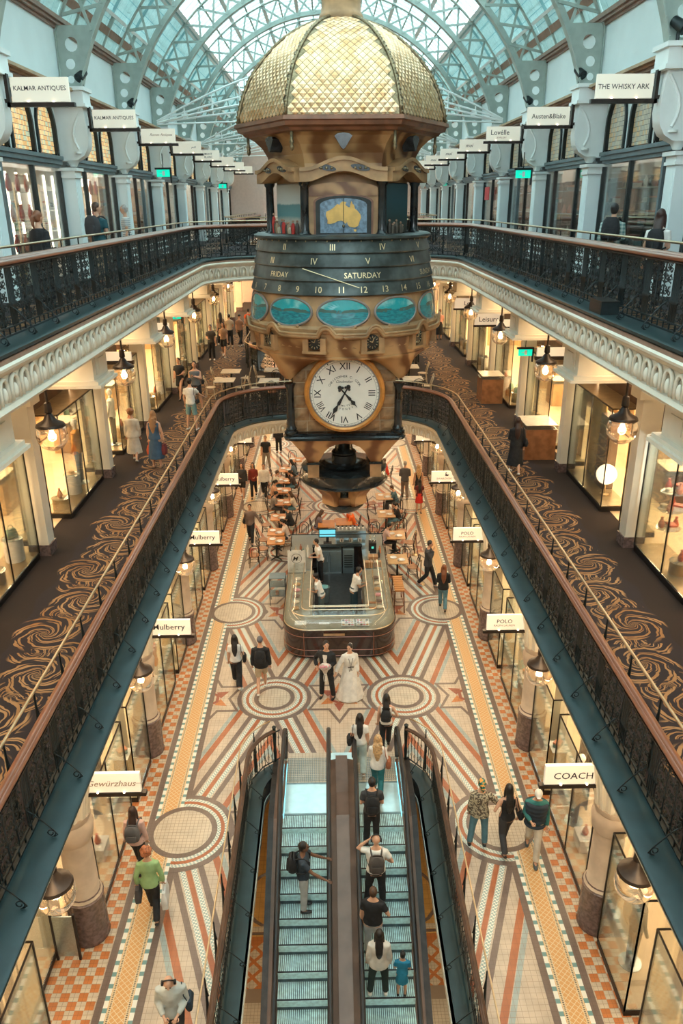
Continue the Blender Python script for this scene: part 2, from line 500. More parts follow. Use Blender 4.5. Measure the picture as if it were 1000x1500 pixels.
def mosaic():
    for j in range(-2, 6):
        for i in range(-2, 2):
            x0, x1 = i*SX, (i+1)*SX; y0, y1 = CY+j*SY, CY+(j+1)*SY
            if (i+j) % 2: A, Z = (x0, y0), (x1, y1)     # ring to ring
            else: A, Z = (x1, y0), (x0, y1)
            dx, dy = Z[0]-A[0], Z[1]-A[1]; L = math.hypot(dx, dy); ux, uy = dx/L, dy/L; px, py = -uy, ux
            b = B()
            for off, hw, m, z in arms:
                for sg in ((1, -1) if off else (1,)):
                    o = off*sg
                    q = [(A[0]+ux*t+px*(o+w_), A[1]+uy*t+py*(o+w_)) for t, w_ in ((-1, -hw), (L+1, -hw), (L+1, hw), (-1, hw))]
                    for c in ((-1, 0, -x0), (1, 0, x1), (0, -1, -y0), (0, 1, y1)): q = clip(q, *c) if len(q) > 2 else q
                    if len(q) > 2: inlay(b, q, z, m, lambda x, y: ((x-A[0])*ux+(y-A[1])*uy, (x-A[0])*px+(y-A[1])*py))
            if b.v: b.obj('mosaic_band', floor0)
    for j in range(-1, 6):
        for i in range(-2, 3):
            cx, cy = i*SX, CY+j*SY; b = B()
            edge = abs(i) == 2
            if (i+j) % 2:
                if edge: rings = []
                else: rings = [(1.02, t_brown), (.90, t_cream), (.86, t_dash), (.78, t_band), (.70, t_dash), (.62, t_cream), (.56, t_brown), (.44, t_disc)]
                z = .005
                for r, m in rings:
                    for a in range(24):
                        t0, t1 = 2*PI*a/24, 2*PI*(a+1)/24
                        inlay(b, [(cx, cy), (cx+r*math.cos(t0), cy+r*math.sin(t0)), (cx+r*math.cos(t1), cy+r*math.sin(t1))], z, m, lambda x, y: (math.atan2(y-cy, x-cx)*r, math.hypot(x-cx, y-cy)))
                    z += .0006
                if b.v: b.obj('mosaic_ring', floor0)
            elif edge: pass
            if not (i+j) % 2:
                z = .005
                for r, m in ((1.02, t_brown), (.88, t_cream)):
                    for k in range(2):
                        tri = [(cx+r*.98*math.cos(PI/2+k*PI+2*PI*a/3), cy+r*1.15*math.sin(PI/2+k*PI+2*PI*a/3)) for a in range(3)]
                        inlay(b, tri, z+k*.0003, m)
                    z += .0008
                for a in range(6):
                    t = PI/2+a*PI/3; c0 = (cx+.30*math.cos(t+.5), cy+.34*math.sin(t+.5)); c1 = (cx+.30*math.cos(t-.5), cy+.34*math.sin(t-.5)); c2 = (cx+.58*math.cos(t), cy+.66*math.sin(t))
                    inlay(b, [c0, c1, c2], z, t_red if a % 2 else t_orange)
                hexp = lambda r: [(cx+r*math.cos(PI/6+a*PI/3), cy+r*1.12*math.sin(PI/6+a*PI/3)) for a in range(6)]
                inlay(b, hexp(.30), z+.0006, t_red); inlay(b, hexp(.20), z+.0012, t_cream)
                if b.v: b.obj('mosaic_star', floor0)
    # rings that break into the side border
    for s in (-1, 1):
        b = B()
        for (xa, xb, m, z) in ((BX0, BX0+.13, t_brown, .0052), (BX0+.13, BX0+.21, t_block, .0052), (BX0+.21, BX0+.61, t_border, .0050), (BX0+.61, BX0+.69, t_block, .0052), (BX0+.69, BX0+.82, t_brown, .0052)):
            vs = [(s*xa, 2, z), (s*xb, 2, z), (s*xb, YE, z), (s*xa, YE, z)]
            b.add(vs, [(0, 1, 2, 3) if s > 0 else (3, 2, 1, 0)], m, [(2, 0), (2, xb-xa), (YE, xb-xa), (YE, 0)])
        b.obj('mosaic_border', floor0)
        for j in range(-1, 8):
            if (2+j) % 2 == 0: continue
            cx, cy = s*3.44, CY+j*SY; b = B(); z = .0062
            for r, m in ((1.10, t_brown), (.98, t_dash), (.90, t_band), (.82, t_dash), (.74, t_brown), (.62, t_disc)):
                for a in range(28):
                    t0, t1 = 2*PI*a/28, 2*PI*(a+1)/28
                    poly = [(cx, cy), (cx+r*math.cos(t0), cy+r*math.sin(t0)), (cx+r*math.cos(t1), cy+r*math.sin(t1))]
                    lim = BX1+.02 if r < .8 else BX0+.13
                    poly = clip(poly, s, 0, lim)
                    if len(poly) > 2: inlay(b, poly, z, m, lambda x, y: (math.atan2(y-cy, x-cx)*r, math.hypot(x-cx, y-cy)), 9)
                z += .0006
            b.obj('mosaic_ring', floor0)
mosaic()
# chequered margin: single tiles nearest the camera, the rest joined
def margin():
    T_ = .158; near = {}; n_near = 0; rest = B()
    for m in (t_orange, t_disc):
        b = B(); h = T_/2-.004; b.box(-h, h, -h, h, 0, .006, m); near[m] = b.mesh('tile')
    for s in (-1, 1):
        for r in range(int((YE-8)/T_)):
            for c in range(9 if (s < 0 and r < 13) else 4):
                x = s*(BX0+.84+T_*(c+.5)); y = 8.2+T_*(r+.5); m = t_orange if (r+c) % 2 else t_disc
                if y < 14.0 and n_near < 292:
                    put(near[m], 'tile', floor0, (x, y, 0)); n_near += 1
                else:
                    h = T_/2-.004; rest.add([(x-h, y-h, .006), (x+h, y-h, .006), (x+h, y+h, .006), (x-h, y+h, .006)], [(0, 1, 2, 3)], m)
    tag(rest.obj('chequered_margin', floor0), kind='stuff')
margin()

# upper floors
slabs = {}
for lv in (1, 2):
    (xh, y1, r), y2 = VOIDS[lv]; z = LV[lv]; b = B(); zb = 4.78 if lv == 1 else 9.98
    b.prism([(-10.5, -3)]+void_path(xh, y1, r, .40)+[(10.5, -3), (10.5, 31), (-10.5, 31)], zb, z-.03, cream)
    b.prism([(-10.5, 31), (10.5, 31), (10.5, YE)]+void_path(xh, y2, r, .40, far=YE)[::-1]+[(-10.5, YE)], zb, z-.03, cream)
    b.prism([(-10.5, -3)]+void_path(xh, y1, r, .46)+[(10.5, -3), (10.5, 31), (-10.5, 31)], z-.03, z, carpet)
    b.prism([(-10.5, 31), (10.5, 31), (10.5, YE)]+void_path(xh, y2, r, .46, far=YE)[::-1]+[(-10.5, YE)], z-.03, z, carpet)
    slabs[lv] = struct(b.obj('floor'), ['', 'swirl-carpeted floor of the first gallery', 'carpeted floor of the upper gallery'][lv])

# lower floor below the escalators
b = B(); b.box(-6, 6, -4, 22, -5.3, -5.2, t_lower); b.box(-6, 6, 21.9, 22, -5.2, -.4, cream); b.box(-6.1, -6, -4, 22, -5.2, -.4, cream); b.box(6, 6.1, -4, 22, -5.2, -.4, cream)
fl = struct(b.obj('floor'), 'amber tiled floor seen below the escalator well')
b = B()
T_ = .30
for s in (-1, 1):
    for r in range(6):
        for c in range(10):
            x = s*(1.2+.21*c); y = 13.25+.21*r; h_ = .15 if (r+c) % 2 else 0
            if h_: b.add([(x-h_, y, -5.192), (x, y-h_, -5.192), (x+h_, y, -5.192), (x, y+h_, -5.192)], [(0, 1, 2, 3)], t_disc)
tag(b.obj('pale_tile', fl), kind='stuff')
b = B()
for s in (-1, 1):
    b.box(s*1.2, s*3.4, 7.0, 12.8, -5.2, -5.19, t_disc); b.box(s*1.2, s*3.4, 12.8, 13.15, -5.2, -5.19, t_dash); b.box(s*1.2, s*3.4, 14.65, 14.73, -5.2, -5.19, t_brown); b.box(s*1.2, s*3.4, 14.75, 14.9, -5.2, -5.19, t_disc)
    b.box(s*1.2, s*3.4, 13.15, 14.6, -5.2, -5.196, t_orange); b.tube([(s*(1.9+.7*math.cos(t*PI/10)), 15.8+.9*math.sin(t*PI/10), -5.2) for t in range(21)], .05, t_brown, 4)
b.obj('floor_band', fl)
b = B()
b.prism([(-6, 2)]+well(-.02)+[(6, 2), (6, 22), (-6, 22)], -.5, -.36, cream)
struct(b.obj('ceiling'))
# well walls
b = B(); sweep(b, well, [(0, 0), (0, -.5)], gray); struct(b.obj('trim_1'))

# ------------------------------------------------------------------ fascias, ledges, egg-and-dart relief
def relief_mesh(w, h):
    b = B()
    pts = [(-w*.36, 0, -h*.46), (-w*.36, 0, h*.05)]+[(-w*.36*math.cos(a*PI/6), 0, h*.05+w*.42*math.sin(a*PI/6)) for a in range(1, 6)]+[(w*.36, 0, h*.05), (w*.36, 0, -h*.46)]
    b.tube(pts, .032, cream, 5)
    b.ball((0, 0, -.05), (w*.15, .045, h*.30), cream, 8, 5)
    return b.mesh('relief_arch', True)
for lv in (1, 2):
    (xh, y1, r), y2 = VOIDS[lv]; z = LV[lv]
    for k, pf in enumerate((lambda o: void_path(xh, y1, r, o), lambda o: void_path(xh, y2, r, o, far=YE))):
        t = struct(put(None, 'trim_%d' % (2*lv+k)))
        b = B(); sweep(b, pf, [(.46, z), (.02, z), (-.02, z-.02), (-.02, z-.06), (.02, z-.09), (.4, z-.1)], marble_green); b.obj('marble_ledge', t, smooth=30)
        b = B(); zb = z-.83 if lv == 2 else z-.67
        if lv == 2: sweep(b, pf, [(0, z-.09), (-.01, z-.15)], brownpaint)
        if lv == 1: sweep(b, pf, [(.02, z-.10), (.04, z-.2), (.12, z-.24), (.16, z-.34), (.26, z-.45), (.30, zb+.1), (.36, zb+.06), (.38, zb), (.6, zb)], cream)
        else: sweep(b, pf, [(-.01, z-.15), (-.04, z-.18), (-.03, z-.22), (.02, z-.25), (.04, z-.29), (.10, z-.33), (.12, zb+.14), (.08, zb+.12), (.05, zb+.06), (.10, zb+.04), (.10, zb), (.25, zb-.03), (.4, zb)], cream)
        b.obj('fascia', t, smooth=30)
        if k == 0:
            me = relief_mesh(.34, .36)
            p = pf(.07 if lv == 2 else .14)
            if lv == 1: p = p[len(p)//2-14:len(p)//2+14]; p = [q for q in p if q[1] > 20]
            for (x, y, a) in along(p, .37):
                if y > 3: put(me, 'relief_arch', t, (x, y, (z-.33+zb+.14)/2), rz=a)

# ------------------------------------------------------------------ cast iron balustrades
def panel_mesh(w, h):
    b = B(); r = .012
    def bar(x, rr=r): b.tube([(x, 0, 0), (x, 0, h*.3), (x, 0, h*.32), (x, 0, h*.36), (x, 0, h*.38), (x, 0, h)], [rr, rr, rr*1.9, rr*1.9, rr, rr], iron, 4, caps=False)
    for i in range(4): bar(-w/2+.05+i*.052)
    n = 3; x0 = -w/2+.05+.208; cw = (w-.05-.208)/n
    for i in range(n):
        cx = x0+cw*(i+.5); bar(x0+cw*i)
        for k in range(5):
            cz = h*(.1+.2*k)
            for s in (-1, 1):
                pts = []
                for q in range(9):
                    t = q/8*1.6*PI; rr = cw*.24*(1-.45*q/8)
                    pts.append((cx+s*(cw*.22+rr*math.cos(t)*.9), 0, cz+rr*math.sin(t)*(1 if k % 2 else -1)))
                b.tube(pts, [.013]*9, iron, 3, caps=False, flat=.6)
            b.ball((cx, 0, cz), (.030, .014, .034), iron, 6, 3)
            for s in (-1, 1): b.ball((cx+s*cw*.22, 0, cz), (.024, .010, .018), iron, 5, 3); b.ball((cx+s*cw*.12, 0, cz+.06*h), (.018, .01, .022), iron, 4, 3); b.ball((cx+s*cw*.34, 0, cz-.05*h), (.016, .01, .02), iron, 4, 3)
            b.ball((cx-cw*.3, 0, cz+.08*h), (.016, .01, .02), iron, 4, 3); b.ball((cx+cw*.3, 0, cz+.08*h), (.016, .01, .02), iron, 4, 3)
    b.box(-w/2, w/2, -.012, .012, -.02, .0, iron); b.box(-w/2, w/2, -.012, .012, h-.01, h+.01, iron)
    for i in range(5): x = -w/2+w*(i+.5)/5; b.box(x-.008, x+.008, -.01, .01, -.13, -.02, iron)
    b.box(-w/2, w/2, -.02, .02, -.135, -.11, iron)
    return b.mesh('iron_panel', 60)
PW = BAY/5
pan = panel_mesh(PW, .80)
def scroll_mesh():
    """curled stay from the ledge up to the balustrade; local -Y points to the void"""
    b = B()
    pts = [(0, -.02, .42), (0, -.10, .36), (0, -.22, .22), (0, -.31, .11), (0, -.35, .04), (0, -.31, .015)]
    for q in range(14): t = q/13*2.6*PI; rr = .062*(1-.62*q/13); pts.append((0, -.275+rr*math.sin(-t), .07-rr*math.cos(t)))
    b.tube(pts, .0085, iron, 5)
    pts = [(0, -.02+(.035*(1-q/12))*math.sin(q*.8)-.03, .44+(.035*(1-q/12))*math.cos(q*.8)) for q in range(10)]
    b.tube(pts, .007, iron, 4)
    return b.mesh('scroll_stay', True)
stay = scroll_mesh()
def spike_mesh():
    b = B(); b.tube([(0, 0, .0), (0, 0, .15), (0, .0, .5), (0, .0, 1.13)], [.045, .04, .026, .012], iron, 6)
    b.tube([(0, -.03, .72), (0, .0, .95)], [.012, .012], iron, 4)
    return b.mesh('post', 40)
spike = spike_mesh()
def balustrade(z, pf, label, rlabel, ymin, post_step=1.03, stays=True, gold=brass, railoff=.24, close=None):
    t = thing('balustrade', label, 'balustrade', (0, 0, 0))
    base = pf(.42)
    for (x, y, a) in along(base, PW, PW/2):
        if y > ymin: put(pan, 'iron_panel', t, (x, y, z+.135), rz=a)
    b = B()
    for dz, o, rr in ((1.0, .40, .048), (1.0, .46, .048), (1.03, .43, .045)):
        b.tube([(x, y, z+dz) for x, y in pf(o)], rr, copper, 8)
    sweep(b, pf, [(.36, z+.955), (.36, z+.935), (.50, z+.935), (.50, z+.955)], darkmet)
    b.obj('handrail', t, smooth=60)
    if stays:
        for i, (x, y, a) in enumerate(along(base, PW, PW)):
            if y > ymin: put(stay, 'scroll_stay', t, (x, y, z), rz=a)
    g = thing('safety_rail', rlabel, 'rail', (0, 0, 0))
    b = B(); b.tube([(x, y, z+1.17) for x, y in pf(.42+railoff)], .021, gold, 8); b.obj('rail', g, smooth=True)
    for (x, y, a) in along(pf(.42+railoff), post_step, post_step*.3):
        if y > ymin: put(spike, 'post', g, (x, y, z+.03), rz=a)
for lv in (1, 2):
    (xh, y1, r), y2 = VOIDS[lv]; z = LV[lv]; nm = ['', 'first', 'upper'][lv]
    balustrade(z, lambda o: void_path(xh, y1, r, o), f'black cast iron balustrade with wooden handrail round the {nm} gallery, in front of the clock', f'slim brass rail on dark spiked posts behind the {nm} gallery balustrade', 3.6 if lv == 1 else 6)
    balustrade(z, lambda o: void_path(xh, y2, r, o, far=YE-1), f'black iron balustrade round the farther opening of the {nm} gallery, behind the clock', f'slim rail on posts round the farther opening of the {nm} gallery', 0, stays=False)

# ------------------------------------------------------------------ walls, shopfronts
walls = {}
def gobox(b, s, x0, x1, *a): b.box(s*x0, s*x1, *a)
def dark_item(name='x'): pass
wn = [0]
def window_root(y, s, label):
    wn[0] += 1
    o = put(None, 'window_%d' % wn[0], None, (0, y, 0)); o['kind'] = 'structure'; o['label'] = label; return o
def arch_pts(w, z0, h, n=9):
    """pointed-round arch outline in (y, z)"""
    sp = z0+h-w/2
    return [(-w/2, z0), (-w/2, sp)]+[(-w/2*math.cos(PI*i/n), sp+w/2*math.sin(PI*i/n)) for i in range(1, n)]+[(w/2, sp), (w/2, z0)]
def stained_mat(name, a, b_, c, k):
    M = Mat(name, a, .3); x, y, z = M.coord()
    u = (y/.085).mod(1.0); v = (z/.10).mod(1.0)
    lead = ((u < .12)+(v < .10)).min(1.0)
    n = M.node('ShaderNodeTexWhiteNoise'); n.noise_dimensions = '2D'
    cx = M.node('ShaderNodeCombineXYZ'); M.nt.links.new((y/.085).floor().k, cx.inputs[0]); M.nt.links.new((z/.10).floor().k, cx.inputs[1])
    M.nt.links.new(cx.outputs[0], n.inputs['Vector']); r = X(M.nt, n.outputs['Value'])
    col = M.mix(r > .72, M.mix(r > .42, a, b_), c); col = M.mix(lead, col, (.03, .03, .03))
    M.color(col); M.nt.links.new(col.k, M.b.inputs['Emission Color']); M.b.inputs['Emission Strength'].default_value = k  # glow put into the glass itself, standing in for light through it
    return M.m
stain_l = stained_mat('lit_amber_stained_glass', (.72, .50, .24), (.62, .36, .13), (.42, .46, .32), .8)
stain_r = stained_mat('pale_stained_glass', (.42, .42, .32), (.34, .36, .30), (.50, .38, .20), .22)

def arch_meshes(s, st):
    """frame and pane of one arched light; local origin at its centre line, wall plane x=0, room side towards -s"""
    w, h = 1.34, 1.22
    f = B(); o_ = arch_pts(w, 0, h, 12); i_ = arch_pts(w-.17, .04, h-.11, 12)
    n = len(o_); vs = []
    for x in (-.05*s, .12*s): vs += [(x, y, z) for y, z in o_]+[(x, y, z) for y, z in i_]
    fs = []
    for j in range(n-1):
        fs += [(j, j+1, n+j+1, n+j), (2*n+j, 3*n+j, 3*n+j+1, 2*n+j+1), (j, 2*n+j, 2*n+j+1, j+1), (n+j, n+j+1, 3*n+j+1, 3*n+j)]
    f.add(vs, fs, iron)
    g = B(); g.prism(i_, -.008, .008, st, Matrix(((0, 0, 1, .05*s), (1, 0, 0, 0), (0, 1, 0, 0), (0, 0, 0, 1))))
    return f.mesh('arch_frame', 40), g.mesh('arched_pane')
def wall_arch_panel(s, n=3, w=1.34, L=4.7, z0=13.68, z1=15.02):
    b = B(); outer = [Vector((-L/2, z0, 0)), Vector((L/2, z0, 0)), Vector((L/2, z1, 0)), Vector((-L/2, z1, 0))]
    loops = [outer]
    for k in range(n):
        c = (k-1)*1.55; loops.append([Vector((y+c, z, 0)) for y, z in arch_pts(w-.04, z0+.01, 1.2, 12)])
    tri = tessellate_polygon(loops); flatv = [v for l in loops for v in l]
    for dx in (0, .22):
        b.add([(s*dx, v.x, v.y) for v in flatv], [tuple(t) for t in tri], paleteal if 0 else palewall)
    return b.mesh('arcade_wall')
def corbel_mesh(s):
    b = B()
    b.box(-s*.0, s*.85, -.30, .30, .0, .34, white); b.box(-s*.05, s*.85, -.35, .35, .30, .38, white); b.box(-s*.04, s*.85, -.34, .34, -.04, .03, white)
    pr = [(.08, -.04), (.04, -.45), (.02, -.70), (.06, -.92), (.16, -1.08), (.32, -1.17), (.48, -1.20), (.85, -1.20), (.85, -.04)]
    T = Matrix(((s, 0, 0, 0), (0, 0, 1, 0), (0, 1, 0, 0), (0, 0, 0, 1)))
    b.prism(pr, -.17, .17, white, T)
    for q in (-1, 1):
        b.tube([(s*(.12+.25*math.sin(t*.5)), q*.18, -.1-t*.17) for t in range(6)], .03, white, 6)
        b.lathe([(.0, -.02), (.09, -.02), (.09, .02), (0, .02)], white, 10, (s*.3, q*.19, -1.02))
    b.lathe([(.08, -1.32), (.14, -1.22), (.22, -1.18)], white, 8, (s*.5, 0, 0))
    return b.mesh('corbel', 40)
def pilaster_mesh(s, H=2.55):
    b = B(); b.box(0, s*.5, -.22, .22, 0, H-.2, palewall)
    b.box(-s*.03, s*.5, -.25, .25, 0, .25, palewall)
    b.box(-s*.04, s*.5, -.26, .26, H-.2, H-.14, white); b.box(-s*.02, s*.5, -.24, .24, H-.14, H-.04, white); b.box(-s*.08, s*.5, -.30, .30, H-.04, H+.03, white)
    b.box(-s*.012, 0, -.15, .15, .35, H-.3, palewall)
    return b.mesh('pilaster')
NB = 12
for s in (-1, 1):
    side = SIDE[s]
    wl = struct(put(None, 'wall_'+side), f'{side} wall of the hall'); walls[s] = wl
    cm, pm = corbel_mesh(s), pilaster_mesh(s)
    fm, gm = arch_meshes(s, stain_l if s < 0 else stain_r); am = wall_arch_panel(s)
    b = B()
    # plaster frieze, cornices, shop roofs, party walls, back walls
    b.box(s*6.40, s*6.9, -3, YE, 15.12, 16.42, palewall)
    b.obj('frieze', wl)
    b = B()
    for x, z0, z1 in ((6.05, 15.06, 15.12), (6.15, 15.02, 15.06), (6.22, 14.96, 15.02)): gobox(b, s, x, 6.6, -3, YE, z0, z1, tanwood if x < 6.2 else brownpaint)
    for x, z0, z1 in ((6.34, 16.38, 16.44), (6.26, 16.44, 16.50), (6.20, 16.50, 16.60), (6.30, 16.6, 16.64)): gobox(b, s, x, 6.7, -3, YE, z0, z1, brownpaint if z0 != 16.6 else tanwood)
    b.obj('cornice', wl)
    b = B(); b.box(s*6.6, s*11, -3, YE, 15.02, 15.3, palewall); b.box(s*10.4, s*10.6, -3, YE, 10.85, 15.02, shopwall2); b.box(s*9.9, s*10.6, -3, YE, 5.45, 9.98, shopwall)
    b.box(s*8.4, s*8.7, -3, YE, 0, 4.78, shopwall)
    for n in range(0, NB, 2):
        y = YC(n); b.box(s*8.6, s*10.5, y-.06, y+.06, 10.85, 15.02, shopwall2); b.box(s*8.3, s*10, y-.06, y+.06, 5.45, 9.98, shopwall); b.box(s*6.4, s*8.5, y-.06, y+.06, 0, 4.78, shopwall)
    b.obj('shop_shell', wl)
    b = B(); b.box(s*6.9, s*10.4, -3, YE, 10.852, 10.86, shopfloor); b.box(s*6.75, s*9.9, -3, YE, 5.452, 5.462, shopfloor); b.box(s*5.3, s*8.4, 2, YE, .002, .012, shopfloor)
    b.obj('shop_floor', wl)
    # beams under the upper gallery with panelled ends
    bm_ = B()
    for (x0, x1, y0, z0, z1) in ((4.78, 7.2, .50, .12, .75), (4.68, 7.2, .60, .05, .13), (4.62, 7.2, .64, 0, .06), (4.70, 7.2, .56, .68, .76)):
        bm_.box(s*x0, s*x1, -y0, y0, z0, z1, cream)
    for a in (.32, .2): bm_.box(s*(4.78-.02*(1+(a < .3))), s*4.8, -a, a, .4-a*.6, .4+a*.6, cream)
    beam = bm_.mesh('ceiling_beam')
    c1 = B(); c1.box(s*6.32, s*6.76, -.18, .18, 0, 3.55, cream); c1.box(s*6.29, s*6.76, -.21, .21, 0, .25, stonedark); c1.box(s*6.2, s*6.72, -.26, .26, 3.35, 3.55, cream); c1m = c1.mesh('gallery_pier')
    c0 = B()
    c0.lathe([(.34, 0), (.36, .05), (.345, .1), (.335, .95), (.35, 1.0), (.31, 1.04), (.29, 1.1)], stonedark, 20, (s*4.72, 0, 0))
    c0.lathe([(.32, 1.0), (.33, 1.04), (.285, 1.09), (.27, 2.3)], stonecol, 20, (s*4.72, 0, 0))
    c0.lathe([(.30, 2.3), (.33, 2.35), (.36, 2.62), (.30, 2.72), (.34, 2.8), (.34, 2.86)], stonecol, 20, (s*4.72, 0, 0))
    for q in range(7):
        a = PI*q/6-PI/2
        c0.tube([(s*(4.72-.28*math.cos(a)), .28*math.sin(a), 2.86), (s*(4.72-.38*math.cos(a)), .38*math.sin(a), 3.5), (s*(4.72-.48*math.cos(a)), .48*math.sin(a), 4.2), (s*(4.72-.58*math.cos(a)), .58*math.sin(a), 4.78)], [.06, .07, .08, .08], cream, 6)
    c0.lathe([(.30, 2.86), (.34, 3.4), (.44, 4.1), (.55, 4.6), (.6, 4.78)], cream, 20, (s*4.72, 0, 0))
    c0m = c0.mesh('stone_column', 50)
    for n in range(0, NB):
        y = YC(n)
        put(cm, 'corbel', wl, (s*5.84, y, 14.78)); put(pm, 'pilaster', wl, (s*6.28, y, 10.85))
        put(beam, 'ceiling_beam', wl, (0, y, 9.24)); put(c1m, 'gallery_pier', wl, (0, y, 5.45)); put(c0m, 'stone_column', wl, (0, y, 0))
    # upper shopfronts
    b = B(); b.box(0, s*.2, -2.4, 2.4, 13.42, 13.50, gray); b.box(-s*.05, s*.2, -2.4, 2.4, 13.50, 13.60, gray); b.box(-s*.09, s*.2, -2.4, 2.4, 13.60, 13.68, gray); b.box(0, s*.15, -2.4, 2.4, 10.85, 10.98, iron); tr = b.mesh('transom')
    for n in range(0, NB-1):
        y = YC(n)+BAY/2
        wroot = window_root(0, s, f'arched stained glass lights and shop window of the {nth(n)} upper bay on the {side}')
        put(tr, 'transom', wroot, (s*6.60, y, 0)); put(am, 'arcade_wall', wroot, (s*6.58, y, 0))
        for k in range(3):
            put(fm, 'arch_frame', wroot, (s*6.58, y+(k-1)*1.55, 13.68)); put(gm, 'arched_pane', wroot, (s*6.58, y+(k-1)*1.55, 13.68))
        cuts = [(-2.35, -1.35, .5, 2.35), (-2.35, -.7, 1.5, 2.35), (-2.35, 0, 1.1, 2.35)][n % 3]
        for k in range(3):
            a, c = cuts[k], cuts[k+1]; g = B(); g.box(s*6.645, s*6.655, y+a+.05, y+c-.05, 10.98, 13.42, shopglass); g.obj('pane', wroot)
            if k:
                g = B(); g.box(s*6.60, s*6.70, y+a-.05, y+a+.05, 10.98, 13.42, [darkmet, gray, iron][(n+k) % 3]); g.obj('mullion', wroot)
        for a in (-2.35, 2.35): g = B(); g.box(s*6.60, s*6.72, y+a-.06, y+a+.06, 10.98, 13.42, iron); g.obj('jamb', wroot)
# back of the hall
b = B(); b.box(-10.5, 10.5, YE, YE+.2, 0, 16.5, pinkwall); b.prism([(-6.9, 16.5)]+[(6.9*-math.cos(PI*i/16), 13.5+6.9*math.sin(PI*i/16)) for i in range(4, 13)]+[(6.9, 16.5)], YE, YE+.2, palewall, Matrix(((1, 0, 0, 0), (0, 0, 1, 0), (0, 1, 0, 0), (0, 0, 0, 1))))
struct(b.obj('wall_back'))
b = B(); b.box(-7.0, -4.4, 56, 56.2, 10.85, 14.9, pinkwall); struct(b.obj('wall_passage'))
b = B(); b.box(-11, 11, -3.2, -3, -6, 15, cream); struct(b.obj('wall_front'))

# ------------------------------------------------------------------ barrel vault
vault = struct(put(None, 'ceiling'), 'glazed barrel vault on riveted lattice arches')
ZV = 13.5
def pol(R, deg): return (R*math.cos(math.radians(deg)), ZV+R*math.sin(math.radians(deg)))
def rib_mesh():
    b = B(); Ri, Ro = 6.13, 6.95
    a0 = math.degrees(math.asin(1.65/Ri)); N = 44
    inner = [pol(Ri, a0+(180-2*a0)*i/N) for i in range(N+1)]
    def ribbon(pts, hw, th):
        vs = []; n = len(pts)
        for i, (x, z) in enumerate(pts):
            d = Vector((x, z-ZV)).normalized()
            for q, y in ((0, -hw), (0, hw), (th, hw), (th, -hw)): vs.append((x+d.x*q, y, z+d.y*q))
        b.add(vs, [(i*4+j, i*4+(j+1) % 4, i*4+4+(j+1) % 4, i*4+4+j) for i in range(n-1) for j in range(4)]+[(3, 2, 1, 0), tuple((n-1)*4+j for j in range(4))], sage)
    ribbon(inner, .12, .03)
    ribbon([(x+(.05*x/Ri), z+.05*(z-ZV)/Ri) for x, z in inner], .02, .12)
    outer = [(6.36, 15.15), (6.36, 16.3)]+[pol(Ro, 25+(130)*i/N) for i in range(N+1)]+[(-6.36, 16.3), (-6.36, 15.15)]
    ribbon(outer, .08, .03)
    # web lattice
    K = 22; A0, A1 = 27.0, 153.0
    for i in range(K):
        a, c = A0+(A1-A0)*i/K, A0+(A1-A0)*(i+1)/K
        for (r0, r1) in ((Ri+.1, Ro), (Ro, Ri+.1)):
            p, q = pol(r0, a), pol(r1, c)
            d = Vector((q[0]-p[0], 0, q[1]-p[1])).normalized()*.035; nn = Vector((-d.z, 0, d.x))
            y = .025 if r0 < r1 else -.025
            vs = []
            for yy in (y-.02, y+.02):
                for (c_, sg) in ((p, -1), (p, 1), (q, 1), (q, -1)): vs.append((c_[0]+nn.x*sg, yy, c_[1]+nn.z*sg))
            b.add(vs, [(3, 2, 1, 0), (4, 5, 6, 7), (0, 1, 5, 4), (1, 2, 6, 5), (2, 3, 7, 6), (3, 0, 4, 7)], sage)
        p = pol((Ri+Ro)/2+.03, (a+c)/2); b.lathe([(0, -.05), (.07, -.05), (.07, .05), (0, .05)], sage, 8, (0, 0, 0)) if 0 else None
    # pierced foot plates
    for s in (-1, 1):
        out = [(5.94, 15.15), (6.36, 15.15), (6.36, 16.42), (6.02-.38, 16.42+.0), (5.80, 16.0), (5.90, 15.6)]
        out = [(5.93, 15.15), (6.36, 15.15), (6.36, 16.44), (pol(Ri+.04, 28.3)[0], 16.44), pol(Ri+.04, 24), pol(Ri+.04, 19.5)]
        loops = [[Vector((x, z, 0)) for x, z in out]]
        for cx, cz, r in ((6.05, 16.06, .155), (6.12, 15.66, .115), (6.15, 15.34, .085)): loops.append([Vector((cx+r*math.cos(2*PI*k/14), cz+r*math.sin(2*PI*k/14), 0)) for k in range(14)][::-1])
        tri = tessellate_polygon(loops); fv = [v for l in loops for v in l]
        for y in (-.02, .02): b.add([(s*v.x, y, v.y) for v in fv], [tuple(t) for t in tri], sage)
        for i in range(10):
            x, z = pol(Ri+.02, a0+1+i*3.0)
            for yy in (-.135,): b.ball((s*x, yy, z), .016, sage, 5, 3)
    b.box(-.06, .06, -.12, .12, ZV+Ri, ZV+Ri+.03, sage)
    return b.mesh('lattice_arch')
ribm = rib_mesh()
for n in range(0, NB): put(ribm, 'lattice_arch', vault, (0, YC(n), 0))
